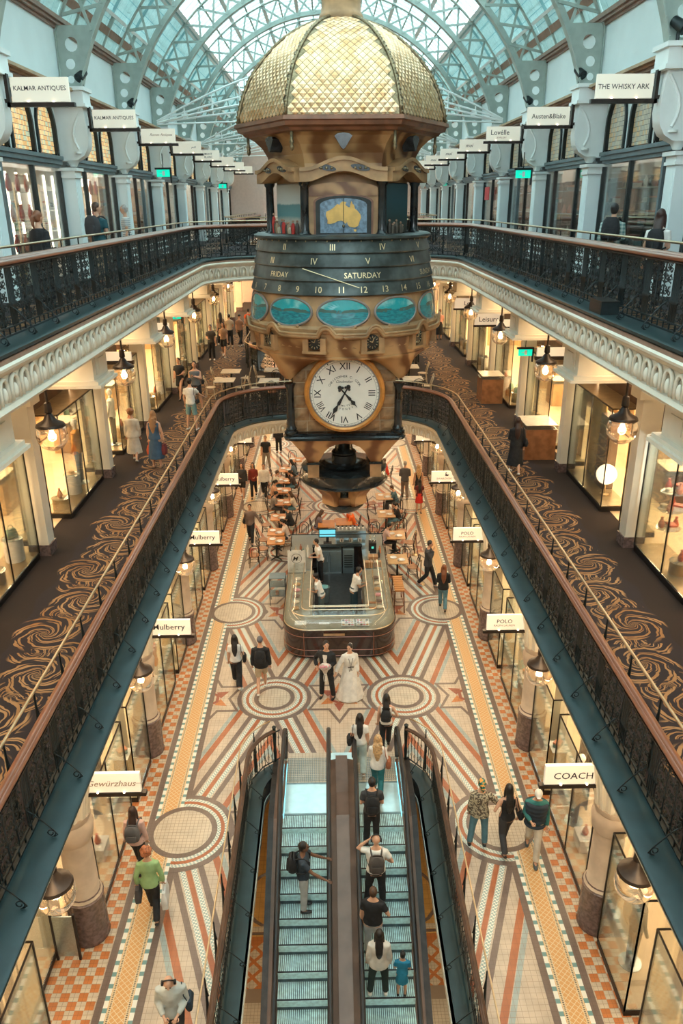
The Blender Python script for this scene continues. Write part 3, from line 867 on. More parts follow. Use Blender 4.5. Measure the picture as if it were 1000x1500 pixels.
def patterned():
    m = bpy.data.materials.new('teal_patterned_glass'); m.use_nodes = True; nt = m.node_tree; nt.nodes.clear(); N = nt.nodes.new; L = nt.links.new
    o = N('ShaderNodeOutputMaterial'); mx = N('ShaderNodeMixShader'); d = N('ShaderNodeBsdfDiffuse'); t = N('ShaderNodeBsdfTranslucent'); mx.inputs[0].default_value = .42
    tc = N('ShaderNodeTexCoord'); br = N('ShaderNodeTexBrick'); br.inputs['Scale'].default_value = 1
    br.inputs['Color1'].default_value = (.60, .76, .75, 1); br.inputs['Color2'].default_value = (.55, .72, .71, 1); br.inputs['Mortar'].default_value = (.25, .48, .52, 1)
    br.inputs['Mortar Size'].default_value = .008; br.inputs['Brick Width'].default_value = .55; br.inputs['Row Height'].default_value = .32; br.offset = 0
    sp = N('ShaderNodeSeparateXYZ'); cb = N('ShaderNodeCombineXYZ'); L(tc.outputs['Object'], sp.inputs[0]); L(sp.outputs[1], cb.inputs[0]); L(sp.outputs[2], cb.inputs[1]); L(cb.outputs[0], br.inputs[0])
    wv = N('ShaderNodeTexNoise'); wv.inputs['Scale'].default_value = 14; L(tc.outputs['Object'], wv.inputs[0])
    ml = N('ShaderNodeMix'); ml.data_type = 'RGBA'; ml.blend_type = 'MULTIPLY'; ml.inputs[0].default_value = .35; L(br.outputs[0], ml.inputs[6]); L(wv.outputs[0], ml.inputs[7])
    L(ml.outputs[2], d.inputs[0]); L(ml.outputs[2], t.inputs[0]); L(d.outputs[0], mx.inputs[1]); L(t.outputs[0], mx.inputs[2]); L(mx.outputs[0], o.inputs[0]); return m
tealglass = patterned()
def strip(R, a0, a1, y0, y1, th, m, b, n=3):
    for i in range(n):
        p, q = pol(R, a0+(a1-a0)*i/n), pol(R, a0+(a1-a0)*(i+1)/n); p2, q2 = pol(R+th, a0+(a1-a0)*i/n), pol(R+th, a0+(a1-a0)*(i+1)/n)
        vs = [(p[0], y0, p[1]), (p[0], y1, p[1]), (q[0], y1, q[1]), (q[0], y0, q[1]), (p2[0], y0, p2[1]), (p2[0], y1, p2[1]), (q2[0], y1, q2[1]), (q2[0], y0, q2[1])]
        b.add(vs, [(0, 1, 2, 3), (7, 6, 5, 4), (0, 4, 5, 1), (1, 5, 6, 2), (2, 6, 7, 3), (3, 7, 4, 0)], m)
h = BAY/2-.02
for sd in (0, 1):
    F = (lambda a: a) if sd == 0 else (lambda a: 180-a)
    def M_(name, parts, smooth=False):
        b = B()
        for R, a, c, th, m in parts: strip(R, F(a), F(c), -h, h, th, m, b)
        return b.mesh(name)
    lo = M_('teal_pane', [(7.05, 24.5, 29, .03, tealglass)]); mid = M_('teal_pane', [(7.1, 30.6, 33, .03, tealglass)])
    b = B(); strip(7.15, F(33.4), F(43.8), -h-.02, h+.02, .03, tealglass, b, 4); big = b.mesh('teal_pane')
    fr = M_('roof_frame', [(7.0, 29, 30.6, .16, brownpaint), (7.03, 33, 33.7, .14, white), (7.0, 43.4, 44.1, .2, white), (6.95, 44.6, 45.6, .25, white), (7.1, 43.9, 44.8, .03, tealglass)])
    br = B()
    for q in (-1.3, 0, 1.3):
        strip(7.0, F(24.5), F(33), q-.03, q+.03, .12, sage, br)
        strip(7.08, F(33), F(44), q-.025, q+.025, .09, paleteal, br) if q else None
    brm = br.mesh('roof_batten')
    angs = [45.6, 56.7, 67.8, 78.9, 90]
    panes = []
    for k in range(4):
        b = B(); strip(7.12, F(angs[k]+.4), F(angs[k+1]-.4), -h+.05, h-.05, .015, roofglass, b, 2); pm_ = b.mesh('roof_pane')
        b = B(); strip(7.02, F(angs[k+1]-.6), F(angs[k+1]+.6), -h, h, .16, white, b, 1)
        for q in range(9): yy = -h+.1+(2*h-.2)*q/8; strip(7.04, F(angs[k]), F(angs[k+1]), yy-.02, yy+.02, .07, white, b, 2)
        strip(7.0, F((angs[k]+angs[k+1])/2-.25), F((angs[k]+angs[k+1])/2+.25), -h, h, .08, sage, b, 1)
        panes.append((pm_, b.mesh('glazing_bars')))
    for n in range(-1, NB):
        y = YC(n)+BAY/2
        for me, nm in ((lo, 'teal_pane'), (mid, 'teal_pane'), (big, 'teal_pane'), (fr, 'roof_frame'), (brm, 'roof_batten')): put(me, nm, vault, (0, y, 0))
        for pm_, bm_ in panes: put(pm_, 'roof_pane', vault, (0, y, 0)); put(bm_, 'glazing_bars', vault, (0, y, 0))
# white tie trusses that fan across the hall behind the clock
def truss_mesh():
    b = B(); K = 12
    for s in (-1, 1):
        for yy, zt in ((0, 1.75), (.5, 1.1)):
            up = [(s*(6.1-5.9*i/K), yy*i/K, 15.3+zt*math.sin(PI/2*i/K)) for i in range(K+1)]
            lo_ = [(s*(6.1-5.9*i/K), yy*i/K, 15.25+.45*zt*math.sin(PI/2*i/K)) for i in range(K+1)]
            b.tube(up, .035, white, 5); b.tube(lo_, .035, white, 5)
            for i in range(2, K+1, 2): b.tube([up[i], lo_[i]], .02, white, 4)
        b.tube([(s*6.1, 0, 15.2), (0, 0, 15.35)], .03, white, 5)
    return b.mesh('tie_truss', 50)
tm = truss_mesh()
for n in (6, 8, 10): put(tm, 'tie_truss', vault, (0, YC(n)-.7, 0))
# ------------------------------------------------------------------ the great hanging clock
def stone_vein():
    M = Mat('veined_sandstone', (.5, .3, .15), .42)
    t = M.node('ShaderNodeTexCoord'); w = M.node('ShaderNodeTexWave', Scale=.8, Distortion=9.0, Detail=3.0); w.bands_direction = 'DIAGONAL'
    M.nt.links.new(t.outputs['Object'], w.inputs[0]); a = X(M.nt, w.outputs[1]); n = M.noise(1.6, 3)
    c = M.mix((a*.7+n*.3).smooth(.2, .8), (.17, .065, .022), (.50, .28, .12)); M.color(c); return M.m
vein = stone_vein()
sand = simple('tan_sandstone', (.38, .21, .095), .55, var=.3, scale=2.5)
sandr = simple('rough_sandstone_block', (.34, .19, .09), .8, var=.25, scale=5)
Mg = Mat('gilded_shingle', (.74, .56, .30), .22, .85)
_n = Mg.noise(5, 4); Mg.color(Mg.mix(_n.smooth(.3, .7), (.70, .40, .19), (.94, .66, .42))); Mg.rough(_n*.2+.28); gilt = Mg.m
giltdark = simple('tarnished_gilt_rib', (.25, .19, .11), .4, .7, var=.4, scale=20)
slate = simple('weathered_slate_ring', (.055, .065, .062), .35, .2, var=.5, scale=3)
slatedk = simple('black_marble', (.018, .022, .024), .18, 0, var=.4, scale=4)
clockface = simple('white_enamel', (.78, .74, .66), .4, var=.02)
ochre = simple('ochre_clock_rim', (.50, .22, .05), .35, .3, var=.15, scale=6)
redwd = simple('carved_red_brown_wood', (.20, .075, .035), .35, 0, var=.3, scale=4)
KX, KY = .18, 18.0
clock = thing('hanging_clock', 'huge hanging tower clock with gilded dome, slate calendar rings and round white dial', 'clock', (KX, KY, 0))
def hexv(R, k, z): a = math.radians(-120+60*k); return Vector((R*math.cos(a), R*math.sin(a), z))   # k=0,1 are the corners of the front face
def hexring(R, z): return [hexv(R, k, z) for k in range(6)]
# crown and rod
b = B()
b.lathe([(.44, 15.93), (.46, 16.0), (.43, 16.08), (.40, 16.12), (.385, 16.30), (.40, 16.36), (.34, 16.40), (.27, 16.55), (.25, 16.8), (.3, 16.86), (.2, 17.0), (.06, 17.2), (.03, 17.4)], sand, 24)
b.obj('crown', clock, smooth=40)
b = B(); b.tube([(0, 0, 17.3), (0, 0, 19.6)], .025, steel, 6); b.obj('suspension_rod', clock)
# dome
PR = [(14.12, 2.16), (14.32, 2.13), (14.52, 2.07), (14.72, 1.99), (14.92, 1.89), (15.08, 1.78), (15.24, 1.65), (15.40, 1.49), (15.56, 1.31), (15.70, 1.12), (15.82, .90), (15.92, .66), (15.98, .46)]
arc = [0]
for (z0, r0), (z1, r1) in zip(PR, PR[1:]): arc.append(arc[-1]+math.hypot(z1-z0, (r1-r0)*.9))
def dome_at(t):
    t = max(0, min(arc[-1], t))
    for i in range(len(PR)-1):
        if t <= arc[i+1]: break
    q = (t-arc[i])/(arc[i+1]-arc[i]); return PR[i][0]+(PR[i+1][0]-PR[i][0])*q, PR[i][1]+(PR[i+1][1]-PR[i][1])*q
def face_pt(k, t, x, lift=0):
    z, R = dome_at(t); A, C = hexv(R, k, z), hexv(R, k+1, z); mid = (A+C)/2; d = (C-A); L = d.length; d.normalize()
    nrm = Vector((mid.x, mid.y, 0)).normalized()
    z2, R2 = dome_at(t+.05); zz, RR = dome_at(t-.05); sl = Vector((nrm.x*(R2-RR)*.87, nrm.y*(R2-RR)*.87, z2-zz)).normalized()
    n3 = (nrm-sl*nrm.dot(sl)).normalized()
    return mid+d*x+n3*lift, L
b = B()
for k in range(6):
    for i in range(len(PR)-1): b.add([hexv(PR[i][1]-.01, k, PR[i][0]), hexv(PR[i][1]-.01, k+1, PR[i][0]), hexv(PR[i+1][1]-.01, k+1, PR[i+1][0]), hexv(PR[i+1][1]-.01, k, PR[i+1][0])], [(0, 1, 2, 3)], giltdark)
b.obj('dome_shell', clock)
DW, DH = .150, .165; singles = 0
for k in range(6):
    bb = B()
    for r in range(int(2*arc[-1]/DH)):
        tc = (r+.6)*DH/2; _, L = face_pt(k, tc, 0); n = int((L-.12)/DW)
        off = .5 if r % 2 else 0
        m_ = int(n/2)
        for c in range(-m_-1, m_+2):
            x = (c+off)*DW
            if abs(x)+DW*.42 > L/2-.02: continue
            p = [face_pt(k, tc-DH*.46, x, .004)[0], face_pt(k, tc, x+DW*.46, .004)[0], face_pt(k, tc+DH*.46, x, .002)[0], face_pt(k, tc, x-DW*.46, .004)[0], face_pt(k, tc-DH*.04, x, .020)[0]]
            fs = [(0, 1, 4), (1, 2, 4), (2, 3, 4), (3, 0, 4)]
            if k == 0 and singles < 296: B().add(p, fs, gilt).obj('gilded_shingle', clock); singles += 1
            else: bb.add(p, fs, gilt)
    tag(bb.obj('gilded_shingles', clock), kind='stuff')
for k in range(6):
    b = B(); pts = [hexv(R+.01, k, z) for z, R in PR]; b.tube(pts, .035, giltdark, 6)
    for i in range(26):
        z, R = dome_at(arc[-1]*(i+.5)/26); b.ball(hexv(R+.05, k, z), .022, giltdark, 5, 3)
    b.obj('dome_rib', clock, smooth=True)
b = B()
b.loft([hexring(2.14, 14.14), hexring(2.24, 14.12), hexring(2.26, 14.05), hexring(2.20, 14.03), hexring(2.18, 13.96), hexring(2.08, 13.93), hexring(2.04, 13.88), hexring(1.98, 13.86)], redwd)
b.obj('dome_cornice', clock)
# flared stone below the dome
def hexloft(b, prof, m, sub=6, wave=0):
    rings = []
    for R, z in prof:
        r = []
        for k in range(6):
            A, C = hexv(R, k, z), hexv(R, k+1, z)
            for j in range(sub): r.append(A.lerp(C, j/sub))
        rings.append(r)
    b.loft(rings, m)
b = B(); hexloft(b, [(1.52, 13.15), (1.53, 13.32), (1.58, 13.5), (1.68, 13.66), (1.84, 13.80), (2.0, 13.88)], vein); b.obj('flared_canopy', clock)
dg_ = simple('dark_inlay_glass', (.03, .035, .04), .2, var=.5)
for k in range(6):
    A, C = hexv(1.60, k, 0), hexv(1.60, k+1, 0); mid = (A+C)/2; ang = math.atan2(mid.y, mid.x)+PI/2
    R_ = Matrix.Translation((mid.x, mid.y, 0)) @ Matrix.Rotation(ang, 4, 'Z')
    T = R_ @ Matrix(((1, 0, 0, 0), (0, 0, 1, 0), (0, 1, 0, 0), (0, 0, 0, 1)))
    b = B(); fan = [(-.17, 13.78), (-.12, 13.82), (0, 13.84), (.12, 13.82), (.17, 13.78), (.04, 13.58), (0, 13.55), (-.04, 13.58)]
    b.prism(fan, -.32, -.05, dg_, T); b.obj('fan_vent', clock)
    # scalloped arch over each side
    b = B(); n = 14; top, bot = [], []
    hz = lambda u: .20*max(0, math.cos(u*PI*.62))**1.5 if abs(u) < .8 else 0
    for i in range(n+1):
        u = -1+2*i/n; top.append((u*.86, 13.22+hz(u))); bot.append((u*.86, 12.98+hz(u)*.95))
    b.prism(top+bot[::-1], -.22, .10, sand, T)
    b.prism([(x, z+.02) for x, z in top]+[(x, z-.05) for x, z in top[::-1]], -.26, .10, sand, T)
    b.obj('scalloped_arch', clock)
    b = B()
    for sg in (-1, 1):
        ov = [(sg*.33+.19*math.cos(2*PI*i/14), 13.29-abs(.19*math.cos(2*PI*i/14)+.33)*.18*1+.055*math.sin(2*PI*i/14)) for i in range(14)]
        b.prism(ov, -.235, -.2, dg_, T)
        for q in (-.1, 0, .1): b.ball(T @ Vector((sg*.33+q, 13.225, -.235)), .028, giltdark, 6, 4)
    b.obj('pierced_rosettes', clock)
for k in range(6):
    b = B(); p = hexv(1.97, k, 0)
    b.lathe([(0, 13.52), (.03, 13.55), (.045, 13.6), (.03, 13.65), (.05, 13.68), (.03, 13.72), (.03, 13.9)], giltdark, 8, (p.x, p.y, 0)); b.obj('drop_finial', clock, smooth=True)
    b = B(); p = hexv(1.56, k, 0)
    b.lathe([(.13, 11.95), (.14, 12.0), (.10, 12.04), (.088, 12.1), (.082, 12.9), (.11, 12.94), (.12, 13.0)], slatedk, 12, (p.x, p.y, 0)); b.obj('dark_column', clock, smooth=40)
# chamber with scenes
b = B(); hexloft(b, [(1.40, 11.94), (1.40, 13.15)], sand, 1); b.obj('chamber', clock)
def scene_mat(name, stops):
    """painted backdrop, banded by height"""
    M = Mat(name, (.2, .3, .3), .6); x, y, z = M.coord(); n = M.noise(5, 4); zz = (z-11.95+(n-.5)*.12)/1.1
    r = M.node('ShaderNodeValToRGB'); e = r.color_ramp.elements
    e[0].position, e[0].color = stops[0][0], (*stops[0][1], 1); e[1].position, e[1].color = stops[-1][0], (*stops[-1][1], 1)
    for p, c in stops[1:-1]: q = e.new(p); q.color = (*c, 1)
    M.nt.links.new(zz.k, r.inputs[0]); M.nt.links.new(r.outputs[0], M.b.inputs['Base Color']); return M.m
seas = scene_mat('painted_shore_backdrop', [(0, (.25, .2, .15)), (.28, (.45, .42, .36)), (.36, (.10, .25, .27)), (.55, (.10, .22, .24)), (.58, (.5, .52, .5)), (1, (.42, .40, .34))])
woods = scene_mat('painted_forest_backdrop', [(0, (.05, .04, .03)), (.3, (.02, .05, .05)), (.6, (.02, .07, .09)), (1, (.04, .10, .13))])
for k, m in ((5, seas), (1, woods), (4, seas), (2, woods), (3, seas)):
    A, C = hexv(1.47, k, 0), hexv(1.47, k+1, 0); mid = (A+C)/2; ang = math.atan2(mid.y, mid.x)+PI/2
    T = Matrix.Translation((mid.x, mid.y, 0)) @ Matrix.Rotation(ang, 4, 'Z')
    b = B(); vs = [T @ Vector(p) for p in ((-.58, -.01, 12.0), (.58, -.01, 12.0), (.58, -.01, 12.95), (-.58, -.01, 12.95), (-.6, .03, 11.98), (.6, .03, 11.98), (.6, .03, 12.97), (-.6, .03, 12.97))]
    b.add(vs, [(0, 1, 2, 3), (7, 6, 5, 4), (0, 4, 5, 1), (1, 5, 6, 2), (2, 6, 7, 3), (3, 7, 4, 0)], m); b.obj('painted_scene', clock)
    b = B(); random.seed(k)
    cols = [(.5, .03, .02), (.08, .06, .05), (.30, .2, .12), (.5, .42, .3), (.07, .09, .1)] if m == seas else [(.05, .04, .03), (.09, .07, .05)]
    for i in range(12 if m == seas else 7):
        x = -.5+1.0*i/11; q = T @ Vector((x, -.10-random.random()*.06, 0)); mm = mat('scene_figure_%d' % (i % len(cols)) + m.name[:12], cols[i % len(cols)], .7)
        hh = .42 if (i == 0 and m == seas) else random.uniform(.16, .30)
        b.lathe([(.035, 11.99), (.045, 12.0+hh*.5), (.03, 12.0+hh*.75), (.012, 12.0+hh*.8)], mm, 6, (q.x, q.y, 0)); b.ball((q.x, q.y, 12.0+hh*.9), .026, mat('scene_faces', (.35, .2, .13), .7), 6, 4)
    b.obj('diorama_figures', clock)
    b = B(); vs = [T @ Vector(p) for p in ((-.62, -.25, 11.96), (.62, -.25, 11.96), (.62, 0, 11.96), (-.62, 0, 11.96), (-.62, -.25, 12.0), (.62, -.25, 12.0), (.62, 0, 12.0), (-.62, 0, 12.0))]
    b.add(vs, [(0, 3, 2, 1), (4, 5, 6, 7), (0, 1, 5, 4), (1, 2, 6, 5), (2, 3, 7, 6), (3, 0, 4, 7)], slatedk); b.obj('scene_ledge', clock)
# front doors with the gilt map
yf = hexv(1.40, 0, 0).y
TF = Matrix(((1, 0, 0, 0), (0, 0, 1, yf), (0, 1, 0, 0), (0, 0, 0, 1)))
def archp(w, z0, z1, rise, n=10): return [(-w, z0), (-w, z1)]+[(-w*math.cos(PI*i/n), z1+rise*math.sin(PI*i/n)) for i in range(1, n)]+[(w, z1), (w, z0)]
b = B(); b.prism(archp(.70, 11.95, 12.86, .12), -.10, 0, sand, TF); b.prism(archp(.69, 12.72, 12.86, .12), -.13, 0, vein, TF); b.obj('door_surround', clock)
b = B(); b.prism(archp(.60, 11.96, 12.62, .14), -.14, 0, redwd, TF); b.prism(archp(.56, 11.98, 12.60, .13), -.16, 0, slatedk, TF); b.obj('door_frame', clock)
mapblue = simple('blue_enamel_sea', (.13, .19, .25), .35, .3, var=.35, scale=14); mapgold = simple('ochre_map_relief', (.66, .38, .10), .45, .1, var=.12)
b = B(); b.prism(archp(.47, 12.03, 12.56, .12), -.175, -.1, mapblue, TF); dr = b.obj('map_door', clock)
AU = [(114, -22), (113.5, -26), (115.5, -31), (115, -34.5), (118, -35), (123.5, -34), (126, -32.3), (131, -31.5), (134, -33), (135.5, -35), (137.5, -33), (138, -35.5), (140, -38), (143.5, -38.8), (146.5, -39), (150, -37.3), (151.5, -33), (153.3, -28.5), (152.5, -25), (149, -21), (146.3, -19), (145.3, -15), (143.7, -14), (142.5, -10.8), (141.5, -13.5), (140.8, -17.5), (139, -17.5), (135.5, -15), (136.8, -12.2), (132.5, -11.4), (130, -13), (129, -15), (126.5, -14), (124, -16.3), (122, -18.2), (118.5, -20.3)]
TAS = [(144.8, -40.8), (148.2, -41), (148, -43), (146.5, -43.6), (145.3, -42.5)]
for pl in (AU, TAS):
    b = B(); b.prism([((x-133.5)*.0178, 12.36+(y+26)*.0178) for x, y in pl], -.195, -.17, mapgold, TF); b.obj('map_relief', clock)
b = B(); b.box(-.006, .006, yf-.2, yf-.17, 12.03, 12.68, slatedk); b.ball((0, yf-.2, 12.16), .03, giltdark, 8, 5); b.obj('door_seam', clock)
# calendar rings
RZ = [11.92, 11.655, 11.39, 11.12, 10.85]; RR = [1.86, 1.90, 1.945, 1.99]
for i in range(4):
    b = B(); z1, z0, R = RZ[i], RZ[i+1], RR[i]
    b.lathe([(R-.3, z0), (R+.045, z0), (R+.055, z0+.02), (R-.02, z1-.02), (R-.03, z1), (R-.4, z1)], slate, 72, cap=False); ring = b.obj('calendar_ring', clock, smooth=30)
b = B(); b.lathe([(1.2, 11.90), (1.88, 11.90), (1.93, 11.93), (1.93, 11.97), (1.86, 12.0), (1.2, 12.0)], slate, 60, cap=False); b.obj('slate_ledge', clock, smooth=30)
def bend(b, txt, size, ang, z, R, m, slope=.02):
    vs, fs = text_geo(txt, size); a0 = math.radians(ang-90)
    out = []
    for k, dr in ((0, .018), (1, 0)):
        for x, y, _ in vs:
            a = a0+x/R; rr = R+dr-y*.27; out.append((rr*math.cos(a), rr*math.sin(a), z+y))
    b.add(out[:len(vs)], fs, m)
rings = [([('I', -70), ('II', -39), ('III', -7), ('IV', 24), ('V', 54), ('VI', 84)], .17), ([('II', -80), ('III', -49), ('IV', -18), ('V', 14), ('VI', 46), ('VII', 77)], .17), ([('THURSDAY', -92), ('FRIDAY', -42), ('SATURDAY', 10.8), ('SUNDAY', 62)], .15), ([(str(12+q), 11.2+13*q) for q in range(-7, 8)], .17)]
for i, (items, sz) in enumerate(rings):
    b = B()
    for t, a in items: bend(b, t, sz, a, (RZ[i]+RZ[i+1])/2-.01, RR[i]+.028, goldtex)
    if i == 0:
        for q in range(24): a = math.radians(-90-80+160*q/23); R = RR[0]; b.ball((R*math.cos(a), R*math.sin(a), RZ[0]-.03), (.012, .012, .022), goldtex, 4, 3)
    b.obj('gilt_lettering', clock)
b = B(); a0, a1 = math.radians(-90-24), math.radians(-90+8)
b.tube([(2.06*math.cos(a0), 2.06*math.sin(a0), 11.38), (2.12*math.cos(a1), 2.12*math.sin(a1), 11.02)], .008, goldtex, 5); b.obj('pointer', clock)
# band of oval paintings
b = B(); b.lathe([(1.95, 10.86), (1.98, 10.80), (2.02, 10.5), (2.05, 10.26), (2.10, 10.24), (2.14, 10.20), (2.13, 10.12), (2.06, 10.10), (2.04, 10.0), (2.03, 9.80), (1.0, 9.8)], sand, 72, cap=False); b.obj('oval_band', clock, smooth=35)
def oval_mat():
    M = Mat('painted_sea_view', (.1, .4, .4), .25, Coat_Weight=.5); x, y, z = M.coord(); n = M.noise(2.6, 4); n2 = M.noise(9, 3, stretch=(1, 1, 4))
    zz = z-10.56; sky = M.mix(n.smooth(.45, .7), (.02, .33, .36), (.35, .62, .60)); sea = M.mix(n2.smooth(.3, .7), (.01, .13, .17), (.02, .27, .30))
    c = M.mix(zz > 0, sea, sky); land = ((zz-(n-.5)*.16-.0).abs() < .03)*(n > .38); M.color(M.mix(land, c, (.06, .12, .10))); return M.m
ovm = oval_mat()
def curved_oval(ang, w, h, zc, R, lift, m, rim=False):
    b = B(); a0 = math.radians(ang-90); N = 32; 
    def P(x, z, l): R2 = R+(10.8-z)*.13+l; a = a0+x/R; return (R2*math.cos(a), R2*math.sin(a), z)
    if rim:
        pts = [P(w*math.cos(2*PI*i/N), zc+h*math.sin(2*PI*i/N), lift) for i in range(N)]; b.tube(pts, .026, m, 6, closed=True); return b.obj('oval_rim', clock, smooth=True)
    vs = [P(0, zc, lift)]; fs = []
    for r in (.5, 1):
        for i in range(N): vs.append(P(r*w*math.cos(2*PI*i/N), zc+r*h*math.sin(2*PI*i/N), lift))
    for i in range(N): j = (i+1) % N; fs += [(0, 1+i, 1+j), (1+i, 1+N+i, 1+N+j, 1+j)]
    b.add(vs, fs, m); return b.obj('oval_painting', clock)
for q in range(-3, 4):
    a = q*33.3-.8; curved_oval(a, .50, .26, 10.52, 1.985, .025, ovm); curved_oval(a, .52, .28, 10.52, 1.985, .02, mat('grey_oval_rim', (.22, .18, .16), .4), True)
    b = B(); a0 = math.radians(a-90)
    pts = [((2.07+.03)*math.cos(a0+x/2.07), (2.10)*math.sin(a0+x/2.07), 10.20+.035*(abs(x)/.22)**2+.0) for x in [-.24+.04*i for i in range(13)]]; b.tube(pts, .022, sand, 6)
    b.ball(pts[0], .035, sand, 6, 4); b.ball(pts[-1], .035, sand, 6, 4); b.obj('scroll_swag', clock, smooth=True)
# moulding that hoops over the small dials
b = B(); N = 216; pts = []
def hoop(d): d = abs((d-16.65+180*5) % 33.3); d = min(d, 33.3-d); return d
for i in range(N):
    a = 360*i/N-90; d = hoop(a+90-.8); z = 10.06
    if d < 4.2: z += .17*math.sqrt(max(0, 1-(d/4.2)**2))
    r = 2.16; pts.append((r*math.cos(math.radians(a)), r*math.sin(math.radians(a)), z))
b.tube(pts, .05, sand, 6, closed=True); b.tube([(x*1.01, y*1.01, z+.05) for x, y, z in pts], .03, sand, 6, closed=True); b.obj('hooped_moulding', clock, smooth=True)
# bowl below, round above and square at its mouth, arched over each side
b = B(); ringsb = []; N = 64
for t, (z, R, sq, lift) in enumerate([(9.98, 2.05, 0, 0), (9.80, 2.03, 0, 0), (9.62, 1.98, .05, 0), (9.60, 2.0, .05, 0), (9.56, 1.99, .06, 0), (9.40, 1.86, .2, .15), (9.22, 1.68, .45, .31), (9.06, 1.50, .75, .47), (8.95, 1.36, .95, .60), (8.86, 1.30, 1, .74)]):
    r = []
    for i in range(N):
        a = 2*PI*(i+.5)/N; c, s_ = math.cos(a), math.sin(a); m_ = max(abs(c), abs(s_)); k = (1-sq)+sq/m_
        mid = (1-min(1, abs(math.tan(a) if abs(math.tan(a)) < 1 else 1/math.tan(a))))
        r.append((R*k*c, R*k*s_, z+lift*math.sin(mid*PI/2)**.8))
    ringsb.append(r)
b.loft(ringsb, vein, cap=False); b.obj('stone_bowl', clock, smooth=50)
for q in range(-4, 4):
    a = q*33.3+16.65-.8; a0 = math.radians(a-90); R = 2.0
    T = Matrix.Rotation(a0+PI/2, 4, 'Z')
    b = B()
    for x in (-.19, .19): b.box(x-.06, x+.06, -2.12, -1.9, 9.72, 10.02, sand, T)
    b.box(-.26, .26, -2.13, -1.9, 9.70, 9.75, sand, T)
    nf = b.obj('niche', clock)
    b = B(); TT = T @ Matrix(((1, 0, 0, 0), (0, 0, 1, -2.06), (0, 1, 0, 9.93), (0, 0, 0, 1)))
    b.prism([(.155*math.cos(2*PI*i/20), .155*math.sin(2*PI*i/20)) for i in range(20)], -.02, .2, slatedk, TT)
    for i in range(12): t = 2*PI*i/12; b.tube([TT @ Vector((.09*math.cos(t), .09*math.sin(t), -.025)), TT @ Vector((.13*math.cos(t), .13*math.sin(t), -.025))], .006, goldtex, 4)
    b.tube([TT @ Vector((0, 0, -.03)), TT @ Vector((.03, .09, -.03))], .008, goldtex, 4); b.tube([TT @ Vector((0, 0, -.03)), TT @ Vector((-.06, .02, -.03))], .008, goldtex, 4)
    b.obj('small_dial', clock)
# clock box of rough blocks
b = B(); b.box(-1.13, 1.13, -1.13, 1.13, 7.8, 9.45, mat('pale_mortar', (.50, .36, .22), .8)); b.obj('clock_box', clock)
random.seed(3)
hs = [7.80, 8.05, 8.34, 8.62, 8.92, 9.2]
for r in range(5):
    xs = [-1.14+(.38 if r % 2 else 0)*.5]; xs = [-1.14]; x = -1.14+(.36 if r % 2 else .30)
    while x < 1.05: xs.append(x); x += .36+.04*((r*7+len(xs)) % 3)
    xs.append(1.14)
    for x0, x1 in zip(xs, xs[1:]):
        bb = B(); z0, z1 = hs[r]+.010, hs[r+1]-.010; x0 += .010; x1 -= .010; nx, nz = 4, 3
        g = [[(x0+(x1-x0)*i/nx, -1.145-(.0 if i in (0, nx) or j in (0, nz) else random.uniform(.025, .045)), z0+(z1-z0)*j/nz) for i in range(nx+1)] for j in range(nz+1)]
        vs = [p for row in g for p in row]; fs = [(j*(nx+1)+i, j*(nx+1)+i+1, (j+1)*(nx+1)+i+1, (j+1)*(nx+1)+i) for j in range(nz) for i in range(nx)]
        bb.add(vs, fs, sandr)
        bb.obj('stone_block', clock)
for sx in (-1, 1):
    for sy in (-1, 1):
        b = B(); b.lathe([(.15, 7.78), (.16, 7.83), (.12, 7.86), (.13, 7.90), (.10, 7.94), (.092, 8.0), (.085, 8.8), (.11, 8.86), (.13, 8.92)], slatedk, 14, (sx*1.2, sy*1.2, 0)); b.obj('corner_column', clock, smooth=40)
# big dial
TD = Matrix(((1, 0, 0, 0), (0, 0, 1, -1.47), (0, 1, 0, 8.76), (0, 0, 0, 1)))
circ = lambda r, n=48: [(r*math.cos(2*PI*i/n), r*math.sin(2*PI*i/n)) for i in range(n)]
b = B(); b.prism(circ(.80), -.02, .4, ochre, TD)
b.tube([TD @ Vector((x, y, -.0)) for x, y in circ(.815)], .07, ochre, 8, closed=True); b.obj('dial_rim', clock, smooth=40)
b = B(); b.prism(circ(.755), -.05, 0, clockface, TD); dl = b.obj('dial', clock)
b = B(); b.tube([TD @ Vector((x, y, -.05)) for x, y in circ(.76)], .012, mat('grey_oval_rim', (.22, .18, .16), .4), 5, closed=True)
inkk = mat('black_dial_ink', (.01, .01, .01), .5)
ROM = ['XII', 'I', 'II', 'III', 'IIII', 'V', 'VI', 'VII', 'VIII', 'IX', 'X', 'XI']
for i, t in enumerate(ROM):
    a = -2*PI*i/12
    add_text(b, t, .215, inkk, Matrix.Translation((0, 0, 0)) @ TD @ Matrix.Rotation(a, 4, 'Z') @ Matrix.Translation((0, .59, -.056)) @ Matrix.Scale(.92 if len(t) < 4 else .72, 4, (1, 0, 0)) @ Matrix.Scale(1, 4))
    if 1: x, y = .725*math.sin(-a), .725*math.cos(a); b.ball(TD @ Vector((x, y, -.052)), .014, inkk, 6, 3)
for i in range(60): a = 2*PI*i/60; b.tube([TD @ Vector((r*math.cos(a), r*math.sin(a), -.053)) for r in (.712, .738)], .0035, inkk, 3)
b.tube([TD @ Vector((x, y, -.052)) for x, y in circ(.70)], .003, inkk, 3, closed=True); b.tube([TD @ Vector((x, y, -.052)) for x, y in circ(.742)], .003, inkk, 3, closed=True)
b.obj('dial_numerals', clock)
b = B()
